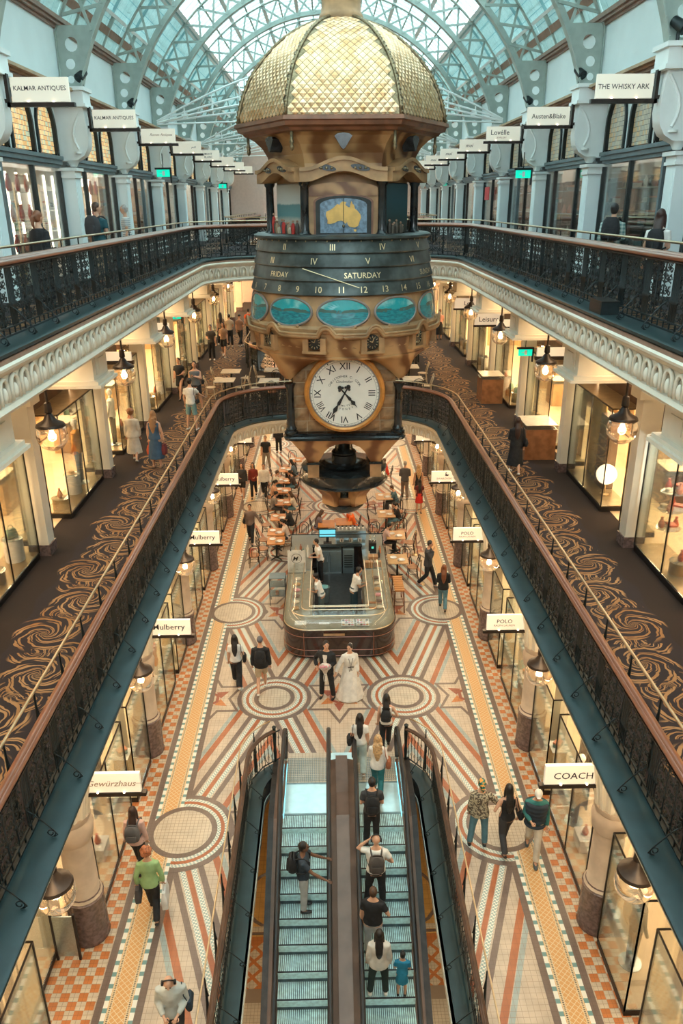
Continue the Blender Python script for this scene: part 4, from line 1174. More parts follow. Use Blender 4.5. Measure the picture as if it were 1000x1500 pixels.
def arctext(txt, r, a0, a1, size, flip=False):
    n = len(txt)
    for i, ch in enumerate(txt):
        if ch == ' ': continue
        a = a0+(a1-a0)*i/(n-1); t = math.radians(90-a)
        add_text(b, ch, size, inkk, TD @ Matrix.Translation((r*math.cos(t), r*math.sin(t)*(-1 if flip else 1), -.053)) @ Matrix.Rotation((math.radians(a) if flip else -math.radians(a)), 4, 'Z'))
arctext('CHRISTOPHER C. COOK', .37, -62, 62, .068)
arctext('LIMITED', .28, -32, 32, .058, True); arctext('SYDNEY', .355, -28, 28, .062, True)
add_text(b, 'Clockmaker', .075, inkk, TD @ Matrix.Translation((0, .255, -.053)), .3)
tag(b.obj('dial_lettering', clock), kind='stuff')
def hand(ang, L, w):
    b = B(); R_ = TD @ Matrix.Rotation(-math.radians(ang), 4, 'Z')
    b.prism([(-w*.3, -.14), (w*.3, -.14), (w*.35, .05), (w*.8, L*.42), (w*.3, L*.5), (w*1.1, L*.68), (w*.3, L*.8), (0, L), (-w*.3, L*.8), (-w*1.1, L*.68), (-w*.3, L*.5), (-w*.8, L*.42), (-w*.35, .05)], -.075, -.065, inkk, R_)
    b.ball(R_ @ Vector((0, -.16, -.07)), .05, inkk, 8, 4); b.ball(R_ @ Vector((-w, -.12, -.07)), .03, inkk, 6, 4); b.ball(R_ @ Vector((w, -.12, -.07)), .03, inkk, 6, 4)
    b.obj('clock_hand', clock)
hand(210, .62, .045); hand(139, .42, .045)
# platform and open bell stage
def rsq(h, z, r=.22, n=5, hy=None):
    hy = hy or h; out = []
    for cx, cy, a0 in ((h-r, hy-r, 0), (-h+r, hy-r, 90), (-h+r, -hy+r, 180), (h-r, -hy+r, 270)):
        for i in range(n+1): a = math.radians(a0+90*i/n); out.append((cx+r*math.cos(a), cy+r*math.sin(a), z))
    return out
b = B(); b.loft([rsq(1.30, 7.62), rsq(1.36, 7.64), rsq(1.38, 7.70), rsq(1.34, 7.74), rsq(1.36, 7.77), rsq(1.32, 7.80)], slatedk); b.obj('black_platform', clock)
T4 = lambda k: Matrix.Rotation(PI/2*k, 4, 'Z')
b = B()
for k in range(4):
    arch = [(-1.24, 7.62), (-1.0, 7.35), (-.86, 7.12), (-.84, 6.96), (-.62, 6.96), (-.54, 7.1)]+[(-.5*math.cos(PI*i/8), 7.12+.40*math.sin(PI*i/8)) for i in range(1, 8)]+[(.54, 7.1), (.62, 6.96), (.84, 6.96), (.86, 7.12), (1.0, 7.35), (1.24, 7.62)]
    n = len(arch); T = T4(k)
    f = lambda x, z, d: T @ Vector((x, -(.84+max(0, z-6.96)*.58)+d, z))
    vs = [f(x, z, 0) for x, z in arch]+[f(x, z, .24) for x, z in arch]
    tri = tessellate_polygon([[Vector((x, z, 0)) for x, z in arch]])
    b.add(vs, [tuple(t) for t in tri]+[tuple(n+i for i in t) for t in tri]+[(i, (i+1) % n, n+(i+1) % n, n+i) for i in range(n)], vein)
b.obj('arched_stage', clock)
for k in range(4):
    b = B(); b.box(-.86, -.60, -.86, -.60, 6.60, 6.92, sand, T4(k)); b.box(-.89, -.57, -.89, -.57, 6.92, 6.97, slatedk, T4(k)); b.obj('stage_pier', clock)
b = B(); b.lathe([(0, 7.46), (.06, 7.46), (.07, 7.38), (.15, 7.34), (.19, 7.2), (.22, 7.05), (.30, 6.98), (.30, 6.95), (.0, 6.95)], slatedk, 20); b.lathe([(.0, 6.66), (.55, 6.66), (.57, 6.70), (.5, 6.74), (.30, 6.74), (.30, 6.92), (.0, 6.94)], slatedk, 24); b.obj('bell', clock, smooth=40)
b = B(); b.lathe([(0, 6.64), (1.02, 6.64), (1.05, 6.62), (1.02, 6.58), (1.03, 6.36), (1.08, 6.33), (1.05, 6.29), (.9, 6.27), (0, 6.27)], slatedk, 40); b.obj('lower_gallery_ring', clock, smooth=40)
b = B()
for k in range(4):
    pr = [(.30, 6.27), (1.0, 6.27), (.72, 6.12), (.58, 5.95), (.56, 5.72), (.34, 5.66), (.34, 6.0)]
    T = T4(k) @ Matrix.Rotation(PI/4, 4, 'Z') @ Matrix(((1, 0, 0, 0), (0, 0, 1, 0), (0, 1, 0, 0), (0, 0, 0, 1)))
    b.prism(pr, -.2, .2, vein, T)
b.lathe([(.40, 5.66), (.44, 5.70), (.46, 5.88), (.40, 5.9)], vein, 24, cap=False)
b.obj('curved_brackets', clock)
b = B(); b.lathe([(0, 5.40), (.2, 5.42), (.38, 5.50), (.50, 5.62), (.52, 5.70), (.40, 5.72), (.30, 5.9), (.28, 6.27)], slatedk, 28); b.obj('bottom_dish', clock, smooth=40)
# two small lights under the clock rim, as the glints on the upper rings show
# ------------------------------------------------------------------ escalators and their well
SL = .577                      # rise over run
YT = 13.35                     # top of the slope
def zs(y): return 0 if y >= YT else -(YT-y)*SL
steptop = simple('ribbed_step_metal', (.58, .78, .78), .35, .35, var=.15, scale=12)
stepdark = simple('dark_step_riser', (.07, .10, .11), .4, .5, var=.3)
bronze = simple('brown_anodised_metal', (.17, .095, .065), .34, .25, var=.12, scale=3)
combm = simple('bright_landing_plate', (.62, .76, .76), .18, .5, var=.05)
studm = simple('steel_stud', (.25, .3, .3), .3, .8)
def step_mesh(w):
    b = B(); d = .40; h = .231; n = 26
    b.box(0, w, 0, d, -.02, 0, stepdark)
    for i in range(n):
        x = w*(i+.5)/n; b.box(x-w/n*.32, x+w/n*.32, .0, d, 0, .012, steptop)
    b.box(0, w, -.012, .012, -h, .012, steptop); b.box(0, w, -.016, -.010, -h, -h+.085, stepdark); b.box(0, w, -.004, .03, .012, .016, rubber)  # dark strip at the riser foot is its shadow, put in as colour
    return b.mesh('step')
def escalator(x0, x1, label):
    e = thing('escalator', label, 'escalator', (0, 0, 0)); w = x1-x0
    sm = step_mesh(w)
    for k in range(28):
        y = YT-.38-.4*k; put(sm, 'step', e, (x0, y, 0 if k == 0 else -.231*k+.11))
    b = B(); b.box(x0-.02, x1+.02, YT+.01, 14.36, -.1, .02, combm); b.box(x0-.02, x1+.02, 14.36, 15.42, -.02, .026, t_disc)
    b.box(x0-.02, x1+.02, YT, YT+.05, -.1, .026, studm); b.box(x0-.02, x1+.02, 14.33, 14.37, -.1, .028, studm); b.obj('landing_plate', e)
    b = B()
    for i in range(int(w/.045)):
        for j in range(14): b.box(x0+.03+i*.045, x0+.055+i*.045, 14.42+j*.06, 14.45+j*.06, .024, .034, studm)
    tag(b.obj('tactile_studs', e), kind='stuff')
    for sd, x in ((-1, x0-.02), (1, x1+.02)):
        prof = [(15.0, 0), (14.2, 0), (13.9, -.02), (YT, zs(YT)-.05), (1.8, zs(1.8)-.05)]
        gb = B(); top = []; bot = []
        for y in (15.05, 14.6, 14.2, 13.9, YT-.1, 11, 8, 5, 1.8):
            z = zs(y); top.append((x, y, z+.93)); bot.append((x, y, z-.05))
        vs = bot+top; n = len(top); gb.add(vs, [(i, i+1, n+i+1, n+i) for i in range(n-1)], clear); gb.obj('glass_side', e)
        b = B(); hp = [(x, y, zs(y)+.97) for y in (1.8, 5, 8, 11, YT-.35, YT+.1)]+[(x, 14.0, .985), (x, 14.95, .98)]+[(x, 15.0+.38*math.sin(t*PI/8), .60+.38*math.cos(t*PI/8)) for t in range(9)]
        b.tube(hp, .05, rubber, 8, flat=.6); b.tube([(px, py, pz-.05) for px, py, pz in hp], .03, steel, 6); b.obj('handrail', e, smooth=True)
        b = B(); vs = []
        for y in (15.1, 14.2, 13.9, YT-.1, 8, 1.8):
            z = zs(y); vs += [(x-.03*sd, y, z+.06), (x+.20*sd, y, z+.10), (x+.20*sd, y, z-.35), (x-.03*sd, y, z-.1)]
        b.add(vs, [(i*4+j, i*4+(j+1) % 4, i*4+4+(j+1) % 4, i*4+4+j) for i in range(5) for j in range(4)]+[(0, 1, 2, 3)], bronze)
        b.obj('skirt', e)
        b = B(); b.tube([(x-.035*sd, y, zs(y)+.05) for y in (15.0, 14.2, YT, 8, 1.8)], .010, emit('cyan_skirt_light', (.25, .85, 1), 1.6) if sd > 0 or x < 0 else steel, 5); b.obj('skirt_strip', e)
    return e
escalator(-1.30, -.30, 'left escalator with one man riding beside the handrail')
escalator(.34, 1.34, 'right escalator with the queue of riders going up')
b = B(); vs = []
for y in (15.15, 14.2, 13.9, YT-.1, 8, 1.8):
    z = zs(y); vs += [(-.12, y, z+.16), (.16, y, z+.16), (.16, y, z-.3), (-.12, y, z-.3)]
b.add(vs, [(i*4+j, i*4+(j+1) % 4, i*4+4+(j+1) % 4, i*4+4+j) for i in range(5) for j in range(4)]+[(0, 1, 2, 3)], bronze)
struct(b.obj('trim_9'))
b = B(); b.box(-.34, .38, 14.2, 15.42, -.05, .02, combm); struct(b.obj('trim_10'))
# truss sides and dark shaft under the escalators
b = B()
for x in (-1.56, 1.60):
    vs = []
    for y in (15.1, 14.2, 13.9, YT-.1, 8, 1.8):
        z = zs(y); vs += [(x-.06, y, z+.12), (x+.06, y, z+.12), (x+.06, y, z-.9), (x-.06, y, z-.9)]
    b.add(vs, [(i*4+j, i*4+(j+1) % 4, i*4+4+(j+1) % 4, i*4+4+j) for i in range(5) for j in range(4)]+[(0, 1, 2, 3)], darkmet)
vs = []
for y in (15.1, 14.2, YT, 8, 1.8): z = zs(y)-.85; vs += [(-1.6, y, z), (1.64, y, z)]
b.add(vs, [(i*2, i*2+1, i*2+3, i*2+2) for i in range(4)], darkmet)
struct(b.obj('trim_7'))
# kerb and balustrade round the well
t = struct(put(None, 'trim_8'))
b = B(); sweep(b, lambda o: well(o), [(-.0, -.4), (.0, -.02), (.0, .015), (.36, .015), (.36, -.02)], marble_green); b.obj('marble_kerb', t)
b = B(); b.box(-1.95, 1.95, 15.1, 15.75, -.3, .004, t_cream) if 0 else None
wp = lambda o: [p for p in well(o+.0) if not (abs(p[0]) < 1.45 and p[1] > 14)]
wl_ = lambda o: [p for p in wp(o) if p[0] < 0]; wr_ = lambda o: [p for p in wp(o) if p[0] > 0]
def panel2():
    b = B(); w, h_ = .515, .80
    for i in range(5):
        x = -w/2+w*(i+.5)/5; b.tube([(x, 0, 0), (x+.012, 0, h_*.25), (x-.012, 0, h_*.55), (x, 0, h_)], .009, iron, 4, caps=False); b.ball((x, 0, h_*.5), .016, iron, 5, 3)
        for s in (-1, 1): b.tube([(x+s*.02*math.cos(q), 0, h_*(.2 if s > 0 else .75)+.05*math.sin(q)) for q in [k*.8 for k in range(6)]], .006, iron, 3, caps=False)
    b.box(-w/2, w/2, -.012, .012, -.02, 0, iron); b.box(-w/2, w/2, -.012, .012, h_-.01, h_+.01, iron); b.box(-w/2, -w/2+.02, -.01, .01, -.12, 0, iron)
    return b.mesh('iron_panel')
pan2 = panel2()
for s, f in ((-1, wl_), (1, wr_)):
    t = thing('balustrade', f'low iron balustrade with dark wooden handrail on the {SIDE[s]} side of the escalators', 'balustrade')
    for (x, y, a) in along(f(.30), .515, .26):
        if y > 5.5: put(pan2, 'iron_panel', t, (x, y, .14), rz=a)
    b = B()
    for dz, o, rr in ((.99, .275, .03), (.99, .325, .03), (1.01, .30, .03)): b.tube([(x, y, dz) for x, y in f(o)], rr, darkwood, 8)
    b.obj('handrail', t, smooth=60)
    for (x, y, a) in along(f(.30), 1.03, .5):
        if y > 5.5: put(stay, 'scroll_stay', t, (x, y, .02), rz=a)
    e = f(.30)[-1 if s < 0 else 0]; b = B(); b.lathe([(.06, 0), (.06, .1), (.03, .15), (.045, .4), (.03, .5), (.05, .85), (.04, 1.05), (.055, 1.1), (0, 1.15)], iron, 10, (e[0], e[1], 0)); b.obj('newel_post', t, smooth=40)
    g = thing('safety_rail', f'thin brass rail on dark brackets outside the {SIDE[s]} escalator balustrade', 'rail')
    b = B(); b.tube([(x, y, 1.16) for x, y in f(.48)], .016, brass, 8); b.obj('rail', g, smooth=True)
    for (x, y, a) in along(f(.46), 1.03, .5):
        if y > 5.5:
            put(spike, 'post', g, (x, y, .0), rz=a)

# ------------------------------------------------------------------ globe lamps
def lamp_proto():
    t = put(None, 'globe_lamp')
    b = B(); b.lathe([(.02, .75), (.02, .38), (.05, .36), (.06, .22), (.04, .20), (.07, .16), (.10, .10), (.21, .04), (.225, .0), (.21, -.01), (.0, .03)], darkmet, 20); b.lathe([(.08, .78), (.08, .74), (.02, .73)], darkmet, 12); b.obj('lamp_cap', t, smooth=40)
    b = B(); b.lathe([(.19, 0), (.225, -.06), (.24, -.15), (.22, -.25), (.165, -.33), (.09, -.375), (0, -.385)], globeglass, 20); b.obj('glass_globe', t, smooth=True)
    b = B(); b.ball((0, 0, -.13), (.045, .045, .075), bulb, 8, 6); b.lathe([(.03, .0), (.03, -.06)], brass, 8); b.obj('bulb', t, smooth=True)
    return t
lp = lamp_proto(); first = True; lp.scale = (1.13, 1.13, 1.13)
for lv, xl, zl in ((1, 5.0, 9.03), (0, 3.98, 4.0)):
    for s in (-1, 1):
        for n in range(1, 9 if lv else 8):
            y = YC(n)+BAY/2
            lab = f'globe pendant lamp under the {"upper" if lv else "first"} gallery on the {SIDE[s]}, {nth(n-1)} from the camera'
            if first: o = lp; first = False; o.location = (s*xl, y, zl); tag(o, lab, 'lamp', 'globe lamps under the galleries')
            else: o = dup(lp, (s*xl, y, zl), 0, lab)
            if zl < 5 or n < 7: light('POINT', 'lamp_light', (s*xl, y, zl-.15), 30, (1, .68, .36), rad=.08)
            if lv: b = B(); b.tube([(0, 0, .75), (0, 0, .95)], .02, darkmet, 6); b.obj('stem', o)

# ------------------------------------------------------------------ hanging signs
ink = mat('black_sign_lettering', (.01, .01, .01), .5)
def sign(s, lv, n, lines, label, panelm=None):
    xi, z = (5.84, 14.50) if lv == 2 else (4.56, 3.50)
    y = YC(n); t = thing('hanging_sign', label, 'sign', (s*xi, y, z))
    w = 1.02; b = B(); b.box(-s*.10, -s*(.10+w), -.035, .035, -.19, .20, panelm or signm); b.obj('sign_panel', t)
    b = B(); b.box(0, -s*(.18+w), -.05, .05, -.27, -.20, darkmet); b.obj('light_bar', t)
    b = B(); b.box(0, -s*.06, -.05, .05, -.27, .26, darkmet); b.box(0, s*.25, -.03, .03, -.2, -.14, darkmet); b.obj('bracket', t)
    b = B()
    for q in (.28, .72): b.ball((-s*(.1+w*q), -.055, -.185), (.020, .012, .012), bulb, 6, 3)
    b.obj('light_strip', t)
    if lines:
        b = B()
        for (txt, size, dx, dz, col, sh) in lines: add_text(b, txt, size, col, facing(-s*(.10+w/2)+dx, -.038, dz), sh)
        b.obj('sign_lettering', t)
    return t
gold_ink = mat('brown_sign_lettering', (.30, .2, .12), .5)
sign(-1, 2, 3, [('KALMAR ANTIQUES', .105, 0, .02, ink, 0)], 'lit hanging sign with thin dark capitals, nearest on the upper left')
sign(-1, 2, 4, [('KALMAR ANTIQUES', .105, .0, .02, ink, 0)], 'lit hanging sign with the same thin capitals, second on the upper left')
sign(-1, 2, 5, [('Roman Antiques', .10, .1, .03, gold_ink, .4)], 'lit hanging sign in thin italic script, third on the upper left')
sign(-1, 2, 6, [('polli', .09, .25, -.0, ink, .3)], 'lit hanging sign with a tiny dark word at its right, on the upper left')
sign(-1, 2, 7, [('MONT', .11, .05, .06, ink, 0), ('BLANC', .11, .05, -.06, ink, 0)], 'lit hanging sign with two short stacked words, fifth on the upper left')
sign(1, 2, 3, [('THE WHISKY ARK', .115, -.02, .0, ink, 0)], 'large lit hanging sign with three bold words, nearest on the upper right')
sign(1, 2, 4, [('Austen&Blake', .145, 0, .0, ink, 0)], 'lit hanging sign with an ampersand between two names, second on the upper right')
sign(1, 2, 5, [('Lovélle', .20, -.1, .04, ink, 0), ('JEWELLERY', .06, -.05, -.11, gold_ink, 0)], 'lit hanging sign with an accented name over a small line, third upper right')
for n in (6, 7, 8): sign(1, 2, n, [('moi', .17, -.15, .0, ink, .35)], ['lit sign with one short italic word, nearest of three on the upper right', 'lit sign with one short italic word, middle of three on the upper right', 'lit sign with one short italic word, farthest of three on the upper right'][n-6])
for n in (8, 9, 10): sign(-1, 2, n, [], f'blank-looking small lit sign far along the upper left, {["first", "second", "third"][n-8]} past the two-line sign')
for n in (9, 10): sign(1, 2, n, [], f'blank-looking small lit sign far along the upper right, {["first", "second"][n-9]} past the three italic signs')
sign(-1, 0, 2, [('Gewürzhaus', .165, .03, .0, gold_ink, .35), ('—', .1, -.46, 0, gold_ink, 0), ('—', .1, .48, 0, gold_ink, 0)], 'lit hanging sign with thin script lettering near the bottom left')
for n in (3, 4, 5): sign(-1, 0, n, [('Mulberry', .20, .02, .0, ink, 0)], ['nearest and largest of three identical serif-lettered signs, ground floor left', 'middle of three identical serif-lettered signs, ground floor left', 'farthest and smallest of three identical serif-lettered signs, ground floor left'][n-3])
sign(-1, 0, 6, [('apm', .17, .18, .02, ink, 0)], 'lit hanging sign with three small lower-case letters, farthest on the ground floor left')
sign(1, 0, 2, [('COACH', .19, -.02, -.01, ink, 0)], 'lit hanging sign with one wide bold word near the bottom right')
for n in (3, 4): sign(1, 0, n, [('POLO', .14, -.10, .04, ink, 0), ('RALPH LAUREN', .07, -.10, -.07, gold_ink, 0)], ['nearer of two identical signs with a short word over a small line, right', 'farther of two identical signs with a short word over a small line, right'][n-3])
sg = sign(1, 0, 5, [('SWAROVSKI', .10, -.05, -.07, gold_ink, 0)], 'lit hanging sign with a small dark swan emblem, ground floor right')
b = B(); T = facing(-.58, -.04, .08)
b.prism([(-.07, -.02), (-.03, -.05), (.04, -.05), (.09, -.01), (.05, .0), (.0, .0), (-.02, .05), (.0, .08), (-.02, .09), (-.05, .06), (-.04, .01)], 0, .004, ink, T); b.obj('swan_emblem', sg)
sign(1, 0, 6, [], 'plain lit hanging sign at the far right of the ground floor')
# green exit signs
def exit_sign(x, y, z, label, k=1):
    t = thing('exit_sign', label, 'sign', (x, y, z)); b = B(); b.box(-.22*k, .22*k, -.03, .03, -.11*k, .11*k, exitm); b.obj('sign_panel', t)
    b = B(); b.box(-.27*k, .27*k, -.06, .06, .11*k, .17*k, iron); b.box(.22*k, .27*k, -.05, .05, -.3*k, .11*k, iron); b.tube([(0, 0, .17), (0, 0, .6)], .015, iron, 5); b.obj('housing', t)
    b = B(); w_ = mat('white_pictogram', (.8, .8, .8), .5); b.box(-.03, .05, -.035, -.03, -.07, .07, w_); b.ball((-.0, -.035, .05), (.02, .005, .02), w_, 6, 4); b.box(-.12, -.05, -.035, -.03, -.01, .01, w_); b.obj('running_figure', t)
exit_sign(-5.6, 28.2, 13.55, 'green exit sign hanging over the upper left gallery')
exit_sign(5.75, 25.2, 13.35, 'green exit sign hanging over the upper right gallery')
exit_sign(-6.0, 47, 13.5, 'tiny green exit sign far along the upper left gallery')
exit_sign(6.6, 47, 13.5, 'tiny green exit sign far along the upper right gallery')
exit_sign(6.2, 25.0, 8.05, 'green exit sign over the first gallery on the right')
exit_sign(-6.6, 33.4, 8.2, 'green exit sign over the first gallery on the left')
# shop name boards on the first gallery
for (x, y, z, txt, lab) in ((6.15, 30.9, 8.3, 'Leisure', 'lit board with large dark letters over the first gallery on the right'), (6.15, 36.05, 8.3, 'Le', 'small lit board far along the first gallery on the right')):
    t = thing('shop_board', lab, 'sign', (x, y, z)); b = B(); b.box(-.55, .55, -.04, .04, -.22, .22, signm); b.obj('sign_panel', t); b = B(); b.box(-.6, .6, -.05, .05, -.30, -.22, darkmet); b.obj('light_bar', t)
    b = B(); add_text(b, txt, .27, ink, facing(0, -.045, 0)); b.obj('sign_lettering', t)
for s in (-1, 1):
    for n in (3, 4):
        t = thing('shop_board', f'blank lit board on a dark bar over the first gallery on the {SIDE[s]}, {["nearer", "farther"][n-3]} one', 'sign', (s*5.75, YC(n+1)-.9 if 0 else YC(n)+4.4, 8.85)); b = B(); b.box(-.5, .5, -.04, .04, -.0, .22, signm); b.obj('sign_panel', t); b = B(); b.box(-.55, .55, -.06, .06, -.09, -.0, darkmet); b.obj('light_bar', t)

# spotlights on the corbels and floodlights on the ledges
def spot(x, y, z, rz, label):
    t = thing('spotlight', label, 'spotlight', (x, y, z), rz); b = B(); b.tube([(0, 0, 0), (0, 0, .18)], .03, iron, 6); b.obj('stand', t)
    b = B(); b.tube([(0, -.13, .16), (0, -.12, .18), (0, .12, .34), (0, .13, .35)], [.07, .11, .085, .03], iron, 12); b.obj('lamp_head', t, smooth=40)
spot(6.0, YC(3)-.2, 15.16, .6, 'black spotlight on the white corbel at the right edge'); spot(-6.0, YC(3)-.2, 15.16, -.6, 'black spotlight on the white corbel at the left edge')
for n in (4, 5, 6):
    spot(5.9, YC(n)+.0, 15.17, .4, f'small black spotlight on a right corbel, {["nearest", "middle", "farthest"][n-4]} of three'); spot(-5.9, YC(n)+.0, 15.17, -.4, f'small black spotlight on a left corbel, {["nearest", "middle", "farthest"][n-4]} of three')
t = thing('speaker_box', 'black rectangular box standing on the upper right marble ledge', 'box', (4.47, 13.2, 10.852)); b = B(); b.box(-.15, .15, -.30, .30, 0, .20, iron); b.box(-.155, .155, -.31, .31, .20, .215, darkmet); b.obj('cabinet', t)
b = B(); b.box(-.153, -.148, -.26, .26, .03, .17, rubber); b.obj('grille', t)
for s, y in ((-1, 9.9), (1, 9.35)):
    t = thing('floodlight', f'small dark floodlight on the upper {SIDE[s]} ledge', 'spotlight', (s*4.6, y, 10.86)); b = B(); b.tube([(0, -.11, .06), (0, .1, .12)], [.085, .05], iron, 10); b.obj('lamp_head', t); b = B(); b.box(-.05, .05, -.03, .03, 0, .06, iron); b.obj('foot', t)

# ------------------------------------------------------------------ cafe tables and chairs
tabletop = simple('orange_brown_table_top', (.50, .20, .055), .35, 0, var=.15, scale=3)
tabletop2 = simple('honey_table_top', (.52, .30, .13), .35, 0, var=.15, scale=3)
marble_w = simple('cream_marble_top', (.70, .62, .50), .25, 0, var=.08)
blackwood = simple('black_bentwood', (.020, .014, .012), .35, 0, var=.3)
whitewood = simple('cream_bentwood', (.62, .50, .36), .4, 0, var=.1)
china = mat('white_china', (.75, .73, .70), .25)
def table_proto(m, w, d):
    t = put(None, 'cafe_table'); b = B(); b.prism([(x, y) for x, y, _ in rsq(w/2, 0, .03, 3, d/2)], .72, .75, m); b.obj('table_top', t)
    b = B(); b.tube([(0, 0, .03), (0, 0, .72)], .035, iron, 10); b.box(-w*.3, w*.3, -.03, .03, .69, .72, iron); b.obj('pedestal', t)
    b = B()
    for a in range(4): c, s_ = math.cos(PI/4+a*PI/2), math.sin(PI/4+a*PI/2); b.tube([(0, 0, .06), (c*.15, s_*.15, .05), (c*.3, s_*.3, .0+.015)], [.03, .025, .02], iron, 6)
    b.obj('base', t); return t
def chair_proto(m, seatm):
    t = put(None, 'bentwood_chair')
    b = B(); b.lathe([(0, .45), (.2, .455), (.21, .445), (.2, .425), (0, .42)], seatm, 18); b.obj('seat', t, smooth=40)
    for sx, sy in ((-1, 1), (1, 1), (-1, -1), (1, -1)): b = B(); b.tube([(sx*.15, sy*.14, .43), (sx*.19, sy*.19, 0)], [.017, .013], m, 6); b.obj('leg', t)
    b = B(); b.tube([(-.18, -.13, .43), (-.19, -.20, .7)]+[(-.19*math.cos(q*PI/8), -.22-.03*math.sin(q*PI/8), .74+.17*math.sin(q*PI/8)) for q in range(9)]+[(.19, -.20, .7), (.18, -.13, .43)], .015, m, 6); b.obj('back_hoop', t, smooth=True)
    b = B(); b.tube([(-.09, -.16, .44), (-.10, -.21, .66)]+[(-.10*math.cos(q*PI/6), -.22, .70+.10*math.sin(q*PI/6)) for q in range(7)]+[(.10, -.21, .66), (.09, -.16, .44)], .011, m, 6); b.obj('inner_hoop', t, smooth=True)
    b = B(); b.tube([(.16*math.cos(q*PI/6), .16*math.sin(q*PI/6), .2) for q in range(12)], .009, m, 5, closed=True); b.obj('leg_ring', t, smooth=True)
    return t
tp = table_proto(tabletop, .66, .72); tp2 = table_proto(tabletop2, .72, .80); tpm = table_proto(marble_w, .78, .80)
ch = chair_proto(blackwood, woodr); chw = chair_proto(whitewood, whitewood)
used = set()
def place(proto, loc, rz, label, cat, group):
    if proto.name not in used: used.add(proto.name); proto.location = loc; proto.rotation_euler = (0, 0, rz); return tag(proto, label, cat, group)
    return dup(proto, loc, rz, label, group)
TL = [(-2.25, 26.72), (-2.3, 27.55), (-2.28, 29.05), (-2.18, 30.75), (-2.3, 32.2), (-2.34, 33.5), (-2.3, 35.1), (-1.9, 36.6)]
TR = [(2.2, 24.95), (2.3, 27.1), (2.1, 29.3), (2.15, 31.3)]
for i, (x, y) in enumerate(TL):
    place(tp, (x, y, 0), 0, f'orange wooden cafe table left of the kiosk, {nth(i)} from the kiosk counter', 'table', 'orange cafe tables in a row on the left')
    for s in (-1, 1):
        if s > 0 and y < 26.8: continue
        place(ch, (x+s*(.52 if s < 0 or y > 28 else .46), y+.04*s+(.1 if s > 0 and y < 28 else 0), 0), s*PI/2, f'black bentwood chair on the {"left" if s < 0 else "right"} of the {nth(i)} orange cafe table', 'chair', 'black bentwood cafe chairs')
for i, (x, y) in enumerate(TR):
    place(tp2, (x, y, 0), 0, f'honey wooden cafe table right of the kiosk, {nth(i)} from the counter front', 'table', 'honey cafe tables on the right')
    for s in (-1, 1):
        if s < 0 and y < 26.8: continue
        place(ch, (x+s*.55, y-.03, 0), s*PI/2, f'black bentwood chair on the {"left" if s < 0 else "right"} of the {nth(i)} honey cafe table', 'chair', 'black bentwood cafe chairs')
for i, (x, y, r) in enumerate(((-3.05, 26.1, .2), (-1.3, 27.9, 2.8), (2.6, 25.9, -.3), (2.65, 28.2, 3.0), (2.7, 30.3, 3.1), (-2.1, 37.4, 3.1), (1.55, 28.3, .1))):
    place(ch, (x, y, 0), r, ['loose black bentwood chair at the near left corner of the cafe', 'loose bentwood chair just behind the kiosk, left', 'loose black chair by the rope post on the right', 'loose black chair between the right cafe tables, second', 'loose black chair at the far right cafe tables', 'loose chair at the far end of the left table row', 'loose chair near the middle behind the coffee machine'][i], 'chair', 'black bentwood cafe chairs')
place(tp, (-.35, 28.3, 0), 0, 'orange cafe table behind the kiosk, left of the clock foot', 'table', 'orange cafe tables behind the kiosk'); place(tp, (.35, 28.5, 0), 0, 'orange cafe table behind the kiosk, right of the clock foot', 'table', 'orange cafe tables behind the kiosk')
# plates and cups
def plate_mesh():
    b = B(); b.lathe([(0, .004), (.07, .004), (.12, .018), (.125, .02), (.075, .0), (0, 0)], china, 16); return b.mesh('plate', 40)
def cup_mesh():
    b = B(); b.lathe([(.0, 0), (.025, 0), (.04, .05), (.042, .07), (.036, .068), (.03, .01), (0, .01)], china, 10); b.tube([(.04, 0, .055), (.06, 0, .045), (.055, 0, .025), (.035, 0, .02)], .005, china, 4); return b.mesh('cup', 40)
plm, cpm = plate_mesh(), cup_mesh()
for i, (x, y) in enumerate(TL+TR):
    side_ = 'left' if x < 0 else 'right'; k = i if x < 0 else i-len(TL)
    for q, dx in enumerate((-.14, .14)):
        tag(put(plm, 'plate', None, (x+dx, y+.1-.2*q, .752)), f'white plate on the {nth(k)} {side_} cafe table, {"left" if q == 0 else "right"} one', 'plate', 'plates on the cafe tables')
    tag(put(cpm, 'cup', None, (x+.02, y-.2, .752), rz=i), f'white cup on the {nth(k)} {side_} cafe table', 'cup', 'cups on the cafe tables')
# first-gallery cafe
T1 = [(-4.2, 31.7), (-4.25, 30.0), (-2.45, 31.9), (-2.5, 29.8), (3.1, 29.9), (3.2, 32.3)]
for i, (x, y) in enumerate(T1):
    w_ = ['far left', 'near left', 'far one by the clock, left', 'near one by the clock, left', 'near right', 'far right'][i]
    place(tpm, (x, y, 5.45), 0, f'square cream-topped cafe table on the first gallery, {w_}', 'table', 'cream cafe tables on the first gallery')
    for s in (-1, 1): place(chw, (x+s*.58, y+.05, 5.45), s*PI/2, f'pale bentwood chair {"left" if s < 0 else "right"} of the {w_} first-gallery table', 'chair', 'pale bentwood chairs on the first gallery')
    if i in (2, 3, 4): place(ch, (x+.15, y-.62, 5.45), 0, f'dark bentwood chair in front of the {w_} first-gallery table', 'chair', 'dark chairs on the first gallery')
